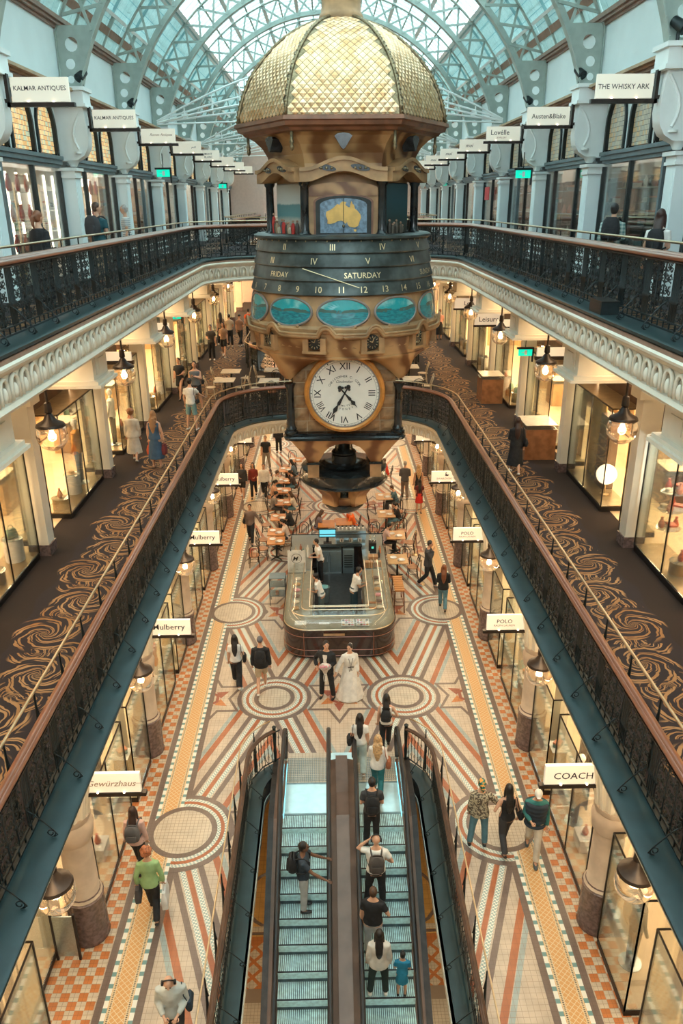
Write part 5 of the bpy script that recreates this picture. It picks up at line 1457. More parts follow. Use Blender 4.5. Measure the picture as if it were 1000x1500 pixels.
# stanchion posts
def stanchion(x, y, z, label):
    t = thing('rope_post', label, 'post', (x, y, z)); b = B(); b.lathe([(0, 0), (.16, 0), (.16, .02), (.03, .05), (.0, .05)], brass, 16); b.obj('base', t)
    b = B(); b.lathe([(.022, .04), (.022, .9), (.04, .92), (.03, .97), (0, .98)], brass, 10); b.obj('pole', t, smooth=40)
stanchion(2.98, 24.4, 0, 'brass rope post right of the kiosk, nearer one'); stanchion(3.05, 26.9, 0, 'brass rope post right of the kiosk, farther one')
t = tag((lambda b: b.obj('barrier_rope'))(B().tube([(2.985+.06*q/8, 24.44+2.42*q/8, .86-.25*math.sin(PI*q/8)) for q in range(9)], .02, mat('dark_red_rope', (.12, .03, .02), .8), 6)), 'dark rope hung between the two brass posts', 'rope')

# ------------------------------------------------------------------ coffee kiosk
def kring(off, z, x0=-1.62, x1=1.72, y0=19.62, y1=26.6, r=.75, n=8):
    """outline of the counter: round at the front, open at the back"""
    X0, X1, Y0, R_ = x0+off, x1-off, y0+off, max(.05, r-off)
    p = [(X0, y1, z)]+[(X0+R_-R_*math.cos(PI/2*i/n), Y0+R_-R_*math.sin(PI/2*i/n), z) for i in range(n+1)]
    return p+[(X1-R_+R_*math.sin(PI/2*i/n), Y0+R_-R_*math.cos(PI/2*i/n), z) for i in range(n+1)]+[(X1, y1, z)]
def kwall(b, prof, m, y1=26.6, **k):
    rows = [kring(o, z, y1=y1, **k) for o, z in prof]; n = len(rows[0]); vs = [p for r in rows for p in r]
    return b.add(vs, [(i*n+j, i*n+j+1, (i+1)*n+j+1, (i+1)*n+j) for i in range(len(rows)-1) for j in range(n-1)], m)
kio = thing('coffee_kiosk', 'island coffee kiosk with dark wood counter, brass lines and glass display top', 'kiosk')
kw = simple('dark_lacquered_panel', (.030, .013, .010), .18, 0, var=.3, scale=3, Coat_Weight=.5)
b = B(); kwall(b, [(.12, 0), (.12, .10), (.0, .10), (.0, .93), (-.03, .93), (-.03, .99), (.02, .99)], kw); b.obj('counter_front', kio, smooth=30)
b = B()
for z in (.14, .34, .78, .95):
    b.tube(kring(-.012, z), .009, copper if z != .95 else brass, 5)
for x in (-1.0, 1.05): b.tube([(x, 19.605, .14), (x, 19.605, .93)], .008, copper, 4)
for y in (21, 22.5, 24): b.tube([(-1.632, y, .14), (-1.632, y, .93)], .008, copper, 4); b.tube([(1.732, y, .14), (1.732, y, .93)], .008, copper, 4)
b.obj('brass_lines', kio)
kcream = simple('pale_display_deck', (.27, .24, .18), .3, var=.1)
b = B(); kwall(b, [(.0, .99), (.0, 1.0), (.85, 1.0), (.85, .15)], kcream, y1=23.6); b.obj('display_deck', kio)
b = B(); kwall(b, [(.0, 1.0), (.06, 1.22), (.22, 1.36), (.55, 1.38)], clear, y1=23.6); kwall(b, [(.80, 1.0), (.80, 1.38)], clear, y1=23.6); b.obj('glass_canopy', kio, smooth=40)
b = B()
for o, z in ((.22, 1.365), (.55, 1.385), (.80, 1.385), (.01, 1.01)): b.tube(kring(o, z, y1=23.6), .012, brass, 5)
b.tube([(-.77, 20.47, 1.0), (-.77, 20.47, 1.385)], .012, brass, 5); b.obj('glass_edge', kio)
b = B(); b.tube(kring(.78, 1.355, y1=23.6), .006, emit('warm_case_strip', (1, .8, .5), 1.2), 4); b.obj('case_light', kio)
kdark = simple('dark_kiosk_floor', (.035, .035, .035), .4, var=.3, scale=8)
b = B(); b.box(-.75, .85, 20.5, 26.6, .005, .02, kdark); b.obj('service_floor', kio)
b = B(); b.box(-1.60, -.85, 23.6, 26.6, .10, 1.0, kw); b.box(.95, 1.70, 23.6, 26.6, .10, 1.0, kw); b.box(-.85, .95, 25.62, 26.58, .10, .99, kw)
b.box(-1.62, -.83, 23.6, 26.6, 1.0, 1.03, steel); b.box(.93, 1.72, 23.6, 26.6, 1.0, 1.03, steel); b.box(-.83, .93, 25.6, 26.6, 1.0, 1.03, steel); b.obj('back_counter', kio)
b = B(); b.tube([(-1.6, 25.5, 1.04), (-1.6, 25.5, 1.5), (1.7, 25.5, 1.5), (1.7, 25.5, 1.04)], .02, iron, 6); b.box(-.85, .95, 25.4, 25.6, 1.03, 1.06, iron); b.obj('service_frame', kio)
text_plate = B(); text_plate.box(-.42, .20, 19.585, 19.60, .83, .91, brass); text_plate.obj('brass_plaque', kio)
# things on and in the kiosk
random.seed(11)
def pastry(x, y, z, label, m, k=.05):
    b = B(); b.ball((0, 0, k*.5), (k*1.3, k, k*.55), m, 8, 5); tag(b.obj('pastry', None, (x, y, z), smooth=True), label, 'pastry', 'pastries in the display case')
pm = [mat('golden_pastry', (.50, .25, .08), .6), mat('cream_cake', (.72, .58, .42), .6), mat('chocolate_cake', (.12, .05, .03), .6), mat('pink_cake', (.65, .22, .25), .6)]
for k, (x0, nx, ny, lab) in enumerate(((.30, 4, 3, 'small pastry on the left front tray of the display'), (.74, 4, 3, 'small pastry on the right front tray of the display'))):
    t = thing('tray', ['white tray of pastries in the front display, left of two', 'white tray of pastries in the front display, right of two'][k], 'tray', (x0, 20.0, 1.005)); b = B(); b.box(-.19, .19, -.20, .20, 0, .015, china); b.obj('tray_base', t); b = B(); b.box(-.19, .19, -.20, -.19, .0, .03, china); b.box(-.19, .19, .19, .20, 0, .03, china); b.obj('tray_lip', t)
    for i in range(nx):
        for j in range(ny): pastry(x0-.13+.087*i, 19.87+.13*j, 1.022, lab+f', {["front", "middle", "back"][j]} row, {["leftmost", "second from left", "third from left", "rightmost"][i]}', pm[(i+j+k) % 4], .033)
for k in range(6):
    pastry(-1.28, 20.9+.4*k, 1.003, f'cake on the left side of the display case, {nth(k)} from the front', pm[k % 4], .09); pastry(1.30, 20.9+.4*k, 1.003, f'cake on the right side of the display case, {nth(k)} from the front', pm[(k+1) % 4], .09)
for k, (x, y, w, d, m) in enumerate(((-1.1, 20.05, .34, .24, china), (-.4, 20.0, .3, .10, china), (1.15, 20.9, .36, .10, woodr), (1.18, 21.25, .36, .10, woodr))):
    t = thing('serving_board', ['white serving plate at the left front corner of the display', 'narrow white plate in the middle of the display front', 'wooden serving board on the right of the case, nearer', 'wooden serving board on the right of the case, farther'][k], 'board', (x, y, 1.003 if k < 2 else 1.40 if 0 else 1.10*0+1.003)); b = B(); b.box(-w/2, w/2, -d/2, d/2, 0, .02, m); b.obj('board', t); b = B(); b.tube([(w/2, 0, .012), (w/2+.04, 0, .012)], .012, m, 6); b.obj('handle', t)
# poster easel with round logo
t = thing('poster_stand', 'white poster with a round black monogram logo on the left of the kiosk', 'sign', (-1.33, 23.4, 1.03)); b = B(); b.box(-.30, .30, -.01, .01, .0, .82, mat('white_poster', (.66, .66, .62), .6)); b.obj('poster', t)
b = B(); T = facing(0, -.013, .52); b.tube([T @ Vector((x*.17, y*.17, 0)) for x, y in circ(1, 28)], .007, ink, 4, closed=True); add_text(b, 'M', .22, ink, T @ Matrix.Translation((-.03, 0, 0)), .3); b.tube([T @ Vector((-.02, -.1, 0)), T @ Vector((.06, .09, 0)), T @ Vector((.09, -.09, 0))], .006, ink, 4); b.obj('logo', t)
b = B(); add_text(b, 'coffee', .04, ink, facing(0, -.013, .12)); b.obj('small_text', t)
b = B(); b.box(-.2, -.17, -.02, .02, .80, .85, iron); b.box(.17, .2, -.02, .02, .80, .85, iron); b.box(-.3, .3, 0, .03, -.03, .0, iron); b.obj('clips', t)
# till screen
t = thing('till_screen', 'till with a lit blue screen on the back counter', 'screen', (-.30, 25.8, 1.03)); b = B(); b.box(-.32, .32, -.02, .03, .22, .56, rubber); b.obj('case', t)
b = B(); b.box(-.29, .29, -.03, -.02, .26, .53, emit('blue_screen_glow', (.16, .60, .68), 1.0)); b.obj('screen', t); b = B(); b.box(-.05, .05, 0, .04, .0, .24, rubber); b.box(-.15, .15, -.1, .1, 0, .02, rubber); b.obj('stand', t)
# espresso machine
t = thing('espresso_machine', 'wide steel espresso machine with three group heads on the back counter', 'machine', (.55, 25.9, 1.03)); b = B(); b.box(-.55, .55, -.25, .25, .25, .52, steel); b.box(-.55, .55, .05, .25, 0, .25, steel); b.box(-.52, .52, -.25, .05, 0, .06, steel); b.obj('body', t)
for k in (-.33, 0, .33): b = B(); b.lathe([(0, .12), (.04, .12), (.05, .25)], iron, 10, (k, -.12, 0)); b.tube([(k, -.14, .15), (k, -.30, .13)], .016, rubber, 6); b.obj('group_head', t); b = B(); b.lathe([(.07, .06), (.08, .2), (.07, .21)], china, 12, (k, -.1, 0)); b.obj('jug', t)
b = B()
for i in range(7):
    for j in range(2): b.lathe([(.03, .52), (.04, .60)], [china, rubber][j], 8, (-.45+.15*i, -.08+.16*j, 0))
tag(b.obj('cup_stack', t), kind='stuff')
t = thing('coffee_grinder', 'black coffee grinder with a green light right of the espresso machine', 'machine', (1.30, 25.0, 1.03)); b = B(); b.box(-.13, .13, -.15, .15, 0, .38, rubber); b.obj('body', t); b = B(); b.lathe([(.05, .38), (.10, .45), (.11, .62), (.08, .64)], clear, 12); b.obj('hopper', t); b = B(); b.lathe([(0, -.156), (.04, -.156)], emit('green_button', (.1, .8, .5), 1.5), 10); b.box(-.04, .04, -.155, -.15, .18, .26, emit('green_display', (.1, .7, .5), .8)); b.obj('display', t)
for k, (x, y, c) in enumerate(((-1.30, 24.6, (.6, .6, .58)), (-1.15, 24.7, (.05, .3, .25)), (-.98, 24.6, (.7, .68, .62)), (-1.42, 24.9, (.5, .42, .3)), (-1.0, 25.0, (.75, .7, .6)), (-1.25, 25.1, (.3, .1, .05)), (1.15, 24.4, (.65, .6, .5)), (1.5, 24.5, (.05, .05, .05)), (1.55, 24.85, (.5, .2, .1)))):
    m = mat('bottle_%d' % k, c, .3); b = B(); b.lathe([(0, 0), (.045, 0), (.045, .17), (.02, .22), (.018, .28), (0, .28)], m, 10)
    tag(b.obj('bottle', None, (x, y, 1.032), smooth=40), f'{["pale grey", "dark green", "cream", "tan", "ivory", "brown", "beige", "black", "rust"][k]} bottle standing on the kiosk service counter', 'bottle', 'bottles on the kiosk')
card = simple('brown_cardboard', (.36, .20, .10), .8, var=.15)
for k, (x, y, z, w, h_) in enumerate(((1.12, 23.75, 1.035, .13, .2), (1.42, 23.8, 1.035, .12, .18), (1.28, 24.1, 1.035, .16, .26))):
    t = thing('cardboard_box', ['small cardboard box on the right counter, left one of the pair', 'small cardboard box on the right counter, right one of the pair', 'taller cardboard box behind the pair on the right counter'][k], 'box', (x, y, z)); b = B(); b.box(-w, w, -w*.8, w*.8, 0, h_, card); b.obj('carton', t); b = B(); b.box(-.02, .02, -w*.8-.002, w*.8+.002, .0, h_+.002, mat('packing_tape', (.5, .35, .2), .4)); b.obj('tape', t)
t = thing('under_counter_fridge', 'steel under-counter fridge inside the kiosk', 'fridge', (-.25, 25.3, .02)); b = B(); b.box(-.45, .45, 0, .30, .0, .95, steel); b.obj('body', t)
for s in (-1, 1): b = B(); b.box(s*.02, s*.43, -.025, 0, .08, .9, gray); b.box(s*.05, s*.08, -.05, -.025, .5, .75, steel); b.obj('door', t)
t = thing('ice_machine', 'grey vented machine right of the fridge inside the kiosk', 'machine', (.45, 25.3, .02)); b = B(); b.box(-.2, .2, 0, .30, 0, .95, gray); b.obj('body', t)
for k in range(6): b = B(); b.box(-.15, .15, -.015, 0, .25+.09*k, .29+.09*k, iron); b.obj('slat', t)
t = thing('waste_bin', 'tall grey waste bin standing inside the kiosk', 'bin', (-.42, 23.2, .02)); b = B(); b.lathe([(.15, 0), (.19, .55), (.20, .56), (.17, .56), (.14, .05)], gray, 14, sx=1, sy=.8); b.obj('body', t); b = B(); b.lathe([(0, .60), (.12, .58), (.15, .56)], mat('teal_bag', (.15, .35, .35), .5), 10); b.obj('liner', t)
# wooden stool bench and side rack
t = thing('wicker_bench', 'tall slatted orange wooden bench right of the kiosk', 'bench', (2.05, 22.9, 0)); b = B()
for k in range(7): sl = B(); sl.box(-.16, .16, -.56+.16*k, -.43+.16*k, .80, .84, tabletop); sl.obj('slat', t)
for sx in (-1, 1):
    for sy in (-1, 1): b = B(); b.tube([(sx*.14, sy*.5, .8), (sx*.17, sy*.55, 0)], .02, redwd, 6); b.obj('leg', t)
b = B()
for z in (.25, .5): b.tube([(-.15, -.5, z), (.15, -.5, z), (.15, .5, z), (-.15, .5, z)], .014, redwd, 5, closed=True)
b.obj('stretcher', t)
place(tp2, (2.05, 24.15+.0, 0), 0, 'small honey wooden table right of the kiosk counter, next to the bench', 'table', 'honey cafe tables on the right') if 0 else None
t = thing('display_rack', 'small glass-fronted rack with an orange jar left of the kiosk', 'rack', (-1.98, 23.2, 0)); b = B()
for sx in (-1, 1):
    for sy in (-1, 1): b.tube([(sx*.26, sy*.22, 0), (sx*.26, sy*.22, 1.0)], .014, iron, 5)
b.obj('frame', t)
for z in (.35, .7, 1.0): b = B(); b.box(-.27, .27, -.23, .23, z, z+.02, gray); b.obj('shelf', t)
b = B(); b.box(-.27, .27, -.235, -.23, .0+.37, .98, clear); b.obj('glass_front', t)
t = tag(B().lathe([(0, 0), (.05, 0), (.055, .12), (.03, .14), (0, .14)], mat('orange_jar', (.7, .2, .04), .3), 10).obj('jar', None, (-2.0, 23.1, .372), smooth=40), 'orange jar on the lower shelf of the small rack', 'jar')
# ------------------------------------------------------------------ show windows and goods
bronzef = simple('dark_window_frame', (.02, .018, .018), .35, .4, var=.2)
goldtop = simple('bronze_case_lid', (.30, .22, .12), .3, .5, var=.15)
goods_cols = [(.45, .08, .04), (.55, .32, .10), (.10, .20, .22), (.62, .55, .45), (.06, .05, .05), (.50, .18, .10), (.18, .30, .22), (.70, .62, .5), (.30, .14, .07), (.52, .40, .24)]
gm = [mat('goods_%d' % i, c, .5) for i, c in enumerate(goods_cols)]
def goods_meshes():
    out = []
    for i, m in enumerate(gm):
        b = B(); k = i % 5
        if k == 0: b.lathe([(0, 0), (.05, 0), (.07, .06), (.05, .14), (.025, .19), (.03, .24), (0, .24)], m, 10); nm = 'vase'
        elif k == 1:
            b.loft([rsq(.13, 0, .03, 2, .06), rsq(.14, .04, .03, 2, .065), rsq(.11, .19, .03, 2, .04), rsq(.09, .2, .02, 2, .03)], m); b.tube([(-.07*math.cos(t*PI/6), 0, .18+.11*math.sin(t*PI/6)) for t in range(7)], .008, m, 5); nm = 'handbag'
        elif k == 2: b.box(-.10, .10, -.07, .07, 0, .13, m); b.box(-.105, .105, -.075, .075, .10, .14, gm[(i+3) % 10]); nm = 'gift_box'
        elif k == 3: b.lathe([(0, 0), (.045, 0), (.045, .16), (.018, .21), (.018, .27), (0, .28)], m, 8); nm = 'bottle'
        else: b.lathe([(0, .0), (.125, .0), (.125, .01), (.075, .02), (.07, .09), (.03, .11), (0, .11)], m, 12); nm = 'hat'
        out.append((b.mesh(nm, 40), nm))
    return out
GM = goods_meshes()
LVN = ['ground floor', 'first gallery', 'upper gallery']
def put_good(i, x, y, z, rz, where, spot_=''):
    me, nm = GM[i % 10]; return tag(put(me, nm, None, (x, y, z), rz=rz), f'{["red", "tan", "dark teal", "beige", "black", "rust", "green", "cream", "brown", "sand"][i % 10]} {nm.replace("_", " ")} {spot_ or "on display"}, {where}', nm.replace('_', ' '), f'goods in the {where}')
def case_window(s, lv, y0, y1, xf, xb, h, label, lid=None, glassm=None, lit=0, base=.12):
    """projecting glazed show window; front plane at xf, open back at xb"""
    z = LV[lv]; wn[0] += 1; t = put(None, 'window_%d' % wn[0]); t['kind'] = 'structure'; t['label'] = label
    g = glassm or shopglass
    b = B(); b.box(s*xf, s*xb, y0, y1, z, z+base, bronzef); b.box(s*(xf+.02), s*xb, y0+.02, y1-.02, z+base, z+base+.03, goldtop if lv else shopfloor); b.obj('plinth', t)
    for nm, q in (('front_pane', (xf, xf+.012, y0, y1)), ('side_pane', (xf, xb, y0, y0+.012)), ('side_pane', (xf, xb, y1-.012, y1))):
        b = B(); b.box(s*q[0], s*q[1], q[2], q[3], z+base+.03, z+h, g); b.obj(nm, t)
    b = B(); r = .012
    for yy in (y0, y1, (y0+y1)/2 if y1-y0 > 1.8 else y0): b.box(s*(xf-r), s*(xf+r), yy-r, yy+r, z+base, z+h, bronzef)
    b.box(s*(xf-r), s*(xf+r), y0, y1, z+h-.02, z+h+.005, bronzef); b.box(s*xf, s*xb, y0-r, y0+r, z+h-.02, z+h+.005, bronzef); b.box(s*xf, s*xb, y1-r, y1+r, z+h-.02, z+h+.005, bronzef); b.obj('frame', t)
    b = B(); b.box(s*(xb-.12), s*(xb-.04), y0+.1, y1-.1, z+h-.05, z+h-.02, casecool if lid is lampcool else casewarm); b.obj('case_light', t)  # glowing strip added under the lid to brighten the case
    if lid is not None: b = B(); b.box(s*xf, s*xb, y0, y1, z+h, z+h+.02, lid); b.obj('lid', t)
    return t
casewarm = emit('case_light_warm', (1, .72, .42), 22); casecool = emit('case_light_cool', (.75, .97, 1), 22)
shelfwood = simple('lit_shelf_wood', (.48, .30, .14), .5, var=.2, scale=3)
def shelf_proto(w, h, nsh, m, backm):
    t = put(None, 'shelf_unit'); b = B(); b.box(-.02, .0, -w/2, w/2, 0, h, backm); b.obj('back_panel', t)
    b = B(); b.box(-.36, 0, -w/2-.03, -w/2, 0, h, m); b.box(-.36, 0, w/2, w/2+.03, 0, h, m); b.obj('side_panels', t)
    for k in range(nsh): b = B(); zz = .1+(h-.2)*k/(nsh-1); b.box(-.34, 0, -w/2, w/2, zz-.015, zz+.015, m); b.obj('shelf', t)
    return t
sh1 = shelf_proto(1.9, 2.3, 5, shelfwood, shopwall); sh2 = shelf_proto(1.9, 2.2, 5, mat('white_shelf', (.7, .68, .64), .5), shopwall2); sh3 = shelf_proto(1.9, 2.3, 5, darkwood, mat('dark_shop_wall', (.12, .08, .06), .7))
for p_, w_ in ((sh1, 2), (sh2, 2), (sh3, 2)): p_.location = (0, 0, -40)
protos = {0: sh1, 1: sh2, 2: sh3}; firstp = set()
def shelf(kind, x, y, z, s, label, where, rows=5, h=2.3, seed=0, gs=1.0):
    rr = random.Random(seed); p_ = protos[kind]; rz = 0 if s > 0 else PI
    if kind not in firstp: firstp.add(kind); p_.location = (x, y, z); p_.rotation_euler = (0, 0, rz); tag(p_, label, 'shelf', 'shop shelves')
    else: dup(p_, (x, y, z), rz, label, 'shop shelves')
    for k in range(rows-1):
        zz = z+.1+(h-.2)*k/(rows-1)+.016
        pick = rr.sample(range(10), 4)
        for q in range(4):
            if rr.random() < .8: g_ = put_good(pick[q], x-s*.185, y-.66+.44*q, zz, rr.uniform(-.3, .3), where, ['on bottom shelf', 'on lower shelf', 'on middle shelf', 'on top shelf'][k]+(' of farther unit' if seed % 2 else ' of nearer unit')); g_.scale = (gs, gs, gs)
def counter(x, y, z, label, m=darkwood, w=.5, d=.9, h=.95):
    t = thing('shop_counter', label, 'counter', (x, y, z)); b = B(); b.box(-w/2, w/2, -d/2, d/2, 0, h-.12, m); b.obj('cabinet', t); b = B(); b.box(-w/2-.02, w/2+.02, -d/2-.02, d/2+.02, h-.12, h, clear); b.box(-w/2-.02, w/2+.02, -d/2-.02, d/2+.02, h, h+.015, marble_w); b.obj('glass_top', t); return t
def mannequin(x, y, z, rz, label, m, m2, base=True):
    t = thing('mannequin', label, 'mannequin', (x, y, z), rz)
    b = B(); b.loft([rsq(.14, .85, .08, 3, .09), rsq(.17, .95, .09, 3, .11), rsq(.12, 1.12, .07, 3, .085), rsq(.17, 1.32, .08, 3, .10), rsq(.20, 1.42, .07, 3, .08), rsq(.06, 1.48, .04, 3, .05)], m); b.obj('jacket', t, smooth=50)
    b = B(); b.ball((0, 0, 1.66), (.075, .09, .115), whitec, 10, 7); b.tube([(0, 0, 1.46), (0, 0, 1.58)], .04, whitec, 8); b.obj('head', t, smooth=True)
    b = B()
    for q in (-1, 1): b.tube([(q*.085, 0, .92), (q*.09, .0, .48), (q*.09, 0, .04)], [.085, .06, .045], m2, 8)
    b.obj('trousers', t, smooth=True)
    b = B()
    for q in (-1, 1): b.tube([(q*.20, 0, 1.39), (q*.24, .02, 1.12), (q*.22, .1, .88)], [.05, .04, .03], m, 8)
    b.obj('sleeves', t, smooth=True)
    b = B(); b.lathe([(0, 0), (.2, 0), (.2, .015), (0, .02)], steel, 14); b.obj('base_plate', t)
    return t
rs = random.Random(5)
# --- upper gallery shops
def bust_mesh(m):
    b = B(); b.loft([rsq(.03, 0, .02, 2, .05), rsq(.05, .12, .03, 2, .075), rsq(.045, .22, .03, 2, .06), rsq(.025, .30, .015, 2, .03), rsq(.03, .36, .015, 2, .03)], m); return b.mesh('necklace_bust', 50)
busts = {'red': bust_mesh(mat('red_velvet', (.45, .05, .03), .8)), 'coral': bust_mesh(mat('coral_velvet', (.55, .16, .09), .8))}
TIER = ['lowest', 'middle', 'top']
for s in (-1, 1):
    for n in range(2, 8):
        y = YC(n)+BAY/2+.2; t = thing('glass_shelf_stand', f'three-tier glass shelf stand in the {ORD[n-1]} {SIDE[s]} upper window', 'shelf', (s*7.0, y, 10.862))
        for k in range(3): b = B(); b.box(-.16, .16, -1.6, 1.6, .75+.62*k, .77+.62*k, clear if s < 0 else steel); b.obj('shelf', t)
        b = B()
        for q in (-1.6, 0, 1.6): b.box(-.015, .015, q-.015, q+.015, 0, 2.2, brass if s < 0 else iron)
        b.obj('upright', t)
        b = B(); b.box(.05*s, .07*s, -1.6, 1.6, .05, .70, whitec if s < 0 else darkwood); b.obj('skirt_panel', t)
        for k in range(3):
            for q in range(6):
                yy = y-1.35+.54*q; z = 10.862+.772+.62*k; rr_ = random.Random(n*100+k*10+q+s); w_ = f'{["first", "second", "third", "fourth", "fifth", "sixth"][q]} on {TIER[k]} tier'
                if s < 0 and n in (3, 4): c_ = 'red' if (q+k) % 3 else 'coral'; tag(put(busts[c_], 'necklace_bust', None, (s*7.0, yy, z), rz=rr_.uniform(-.4, .4)), f'{c_} necklace bust, {w_}, {ORD[n-1]} left upper window', 'display bust', f'necklace busts in the {ORD[n-1]} left upper window')
                else: put_good([3, 8, 0, 7, 2, 5, 9, 4][(q*3+k*2+n) % 8], s*7.0, yy, z, rr_.uniform(-.4, .4), f'{ORD[n-1]} {SIDE[s]} upper window', w_)
for s in (-1, 1):
    for n in range(2, 7):
        yc = YC(n)+BAY/2; kind = (1 if n < 5 else 0) if s < 0 else 2
        where = f'{ORD[n-1]} {SIDE[s]} upper shop'
        for k in (-1, 1):
            shelf(kind, s*7.75, yc+k*1.15, 10.862, s, f'{["wooden", "white lit", "dark wooden"][kind]} shelf unit in the {where}, {"nearer" if k < 0 else "farther"} one', where, seed=n*8+(k > 0), gs=1.0)
    if s < 0:
        for n in (2, 3, 4):
            for k in range(7):
                b = B(); b.box(-.02, .02, -.02, .02, 0, 2.3, emit('shop_light_tube', (1, .86, .66), 6) if 'shop_light_tube' not in bpy.data.materials else bpy.data.materials['shop_light_tube'])
                tag(b.obj('light_tube', None, (-7.3, YC(n)+.55+.66*k, 11.0)), f'slim vertical light tube inside the {nth(n-2)} bright upper left window, {nth(k)} from its near end', 'light', 'light tubes in the bright upper left windows')
    for n in range(1, 8):
        tcount = 3
        for k in range(3):
            x, y = s*7.15, YC(n)+1.0+1.4*k
            t = thing('display_stand', f'white display stand in the {ORD[n-1]} {SIDE[s]} upper window, {["nearer", "middle", "farther"][k]} one', 'stand', (x, y, 10.862)); hh = rs.uniform(.6, .95)
            b = B(); b.box(-.2, .2, -.25, .25, 0, hh, [whitec, shelfwood, darkwood][(n+k) % 3]); b.obj('block', t); b = B(); b.box(-.22, .22, -.27, .27, hh, hh+.02, clear); b.obj('top', t)
            put_good(rs.randrange(10), x, y-.1, 10.862+hh+.02, rs.uniform(0, 3), f'{ORD[n-1]} {SIDE[s]} upper window', f'near the front of the {["nearer", "middle", "farther"][k]} stand'); put_good(rs.randrange(10), x, y+.13, 10.862+hh+.02, rs.uniform(0, 3), f'{ORD[n-1]} {SIDE[s]} upper window', f'near the back of the {["nearer", "middle", "farther"][k]} stand')
# red sale poster
t = thing('window_poster', 'red sale poster high in an upper right shop window', 'poster', (6.5, 34.6, 12.9)); b = B(); b.box(-.01, .01, -.45, .45, -.25, .25, mat('red_poster', (.6, .05, .06), .5)); b.obj('sheet', t)
# --- first gallery show windows, the interiors behind them
for s in (-1, 1):
    for n in range(0, 10):
        y0 = YC(n); nm = nth(n)
        if n > 0 or True:
            lit = s > 0 and n == 2
            case_window(s, 1, y0+1.95, y0+4.85, 6.5, 7.2, 2.6, f'glazed show window in the {nm} bay of the first gallery on the {SIDE[s]}', goldtop)
            if n >= 1: case_window(s, 1, y0+.32, y0+.98, 6.62, 7.2, 2.6, f'narrow glazed show window by the pier, {nm} bay of the first gallery on the {SIDE[s]}', lampcool if lit else goldtop)
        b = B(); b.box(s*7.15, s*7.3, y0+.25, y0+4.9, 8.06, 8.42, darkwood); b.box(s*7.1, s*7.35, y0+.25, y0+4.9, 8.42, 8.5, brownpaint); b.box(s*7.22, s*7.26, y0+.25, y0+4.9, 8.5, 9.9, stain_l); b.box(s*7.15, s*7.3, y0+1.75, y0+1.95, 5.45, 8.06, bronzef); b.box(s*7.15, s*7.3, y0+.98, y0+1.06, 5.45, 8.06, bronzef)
        b.obj('shopfront_head', walls[s])
        kind = [0, 1, 0, 2][(n+(s > 0)*2) % 4]
        if 1 < n < 7:
            for k in (-1, 1): shelf(kind, s*9.8, y0+BAY/2+k*1.15, 5.463, s, f'{["wooden", "white", "dark wooden"][kind]} shelf unit in the {nm} {SIDE[s]} first-gallery shop, {"nearer" if k < 0 else "farther"} one', f'{nm} {SIDE[s]} first-gallery shop', seed=n*6+(k > 0)+100)
        # plinths with goods in the window
        for k in range(3):
            y = y0+2.35+1.05*k; x = s*6.86; hh = [.25, .5, .35][(k+n) % 3]
            if (s, n, k) in ((-1, 2, 0), (-1, 3, 2), (-1, 4, 0), (1, 2, 2), (1, 3, 0), (1, 3, 1), (1, 3, 2)): continue
            if n < 8:
                t = thing('display_plinth', f'round plinth in the {nm} {SIDE[s]} first-gallery window, {["nearer", "middle", "farther"][k]} one', 'plinth', (x, y, 5.6)); b = B(); b.lathe([(0, 0), (.2, 0), (.2, hh-.03), (.19, hh), (0, hh)], [shelfwood, whitec, goldtop][(n+k) % 3], 16); b.obj('drum', t, smooth=40); b = B(); b.lathe([(0, hh), (.22, hh), (.22, hh+.015), (0, hh+.015)], clear, 16); b.obj('top', t)
                put_good(rs.choice([0, 1, 4, 6, 9, 5]), x, y, 5.6+hh+.016, rs.uniform(0, 3), f'{nm} {SIDE[s]} first-gallery window', f'on the {["nearer", "middle", "farther"][k]} plinth')
# left: handbag on a drum near the left edge, hats, mannequins with jackets
mannequin(-6.9, YC(3)+4.2, 5.6, PI/2, 'mannequin in an orange top in the first-gallery window on the left', mat('orange_knit', (.6, .28, .05), .8), mat('blue_denim', (.12, .18, .24), .8))
mannequin(-6.9, YC(4)+2.6, 5.6, PI/2, 'mannequin in a cream coat in the farther left first-gallery window', whitec, black)
t = thing('large_handbag', 'large tan leather handbag on a drum at the left edge of the first gallery', 'handbag', (-6.95, YC(2)+2.6, 5.9)); b = B(); b.loft([rsq(.20, 0, .06, 3, .11), rsq(.23, .1, .06, 3, .13), rsq(.17, .34, .05, 3, .07)], mat('tan_leather', (.45, .24, .08), .5)); b.obj('body', t, smooth=50); b = B(); b.tube([(-.10*math.cos(q*PI/8), 0, .33+.24*math.sin(q*PI/8)) for q in range(9)], .012, mat('tan_leather'), 6); b.obj('handle', t)
t = thing('display_plinth', 'round tan drum carrying the large handbag', 'plinth', (-6.95, YC(2)+2.6, 5.6)); b = B(); b.lathe([(0, 0), (.28, 0), (.28, .28), (0, .3)], shelfwood, 20); b.obj('drum', t, smooth=40)
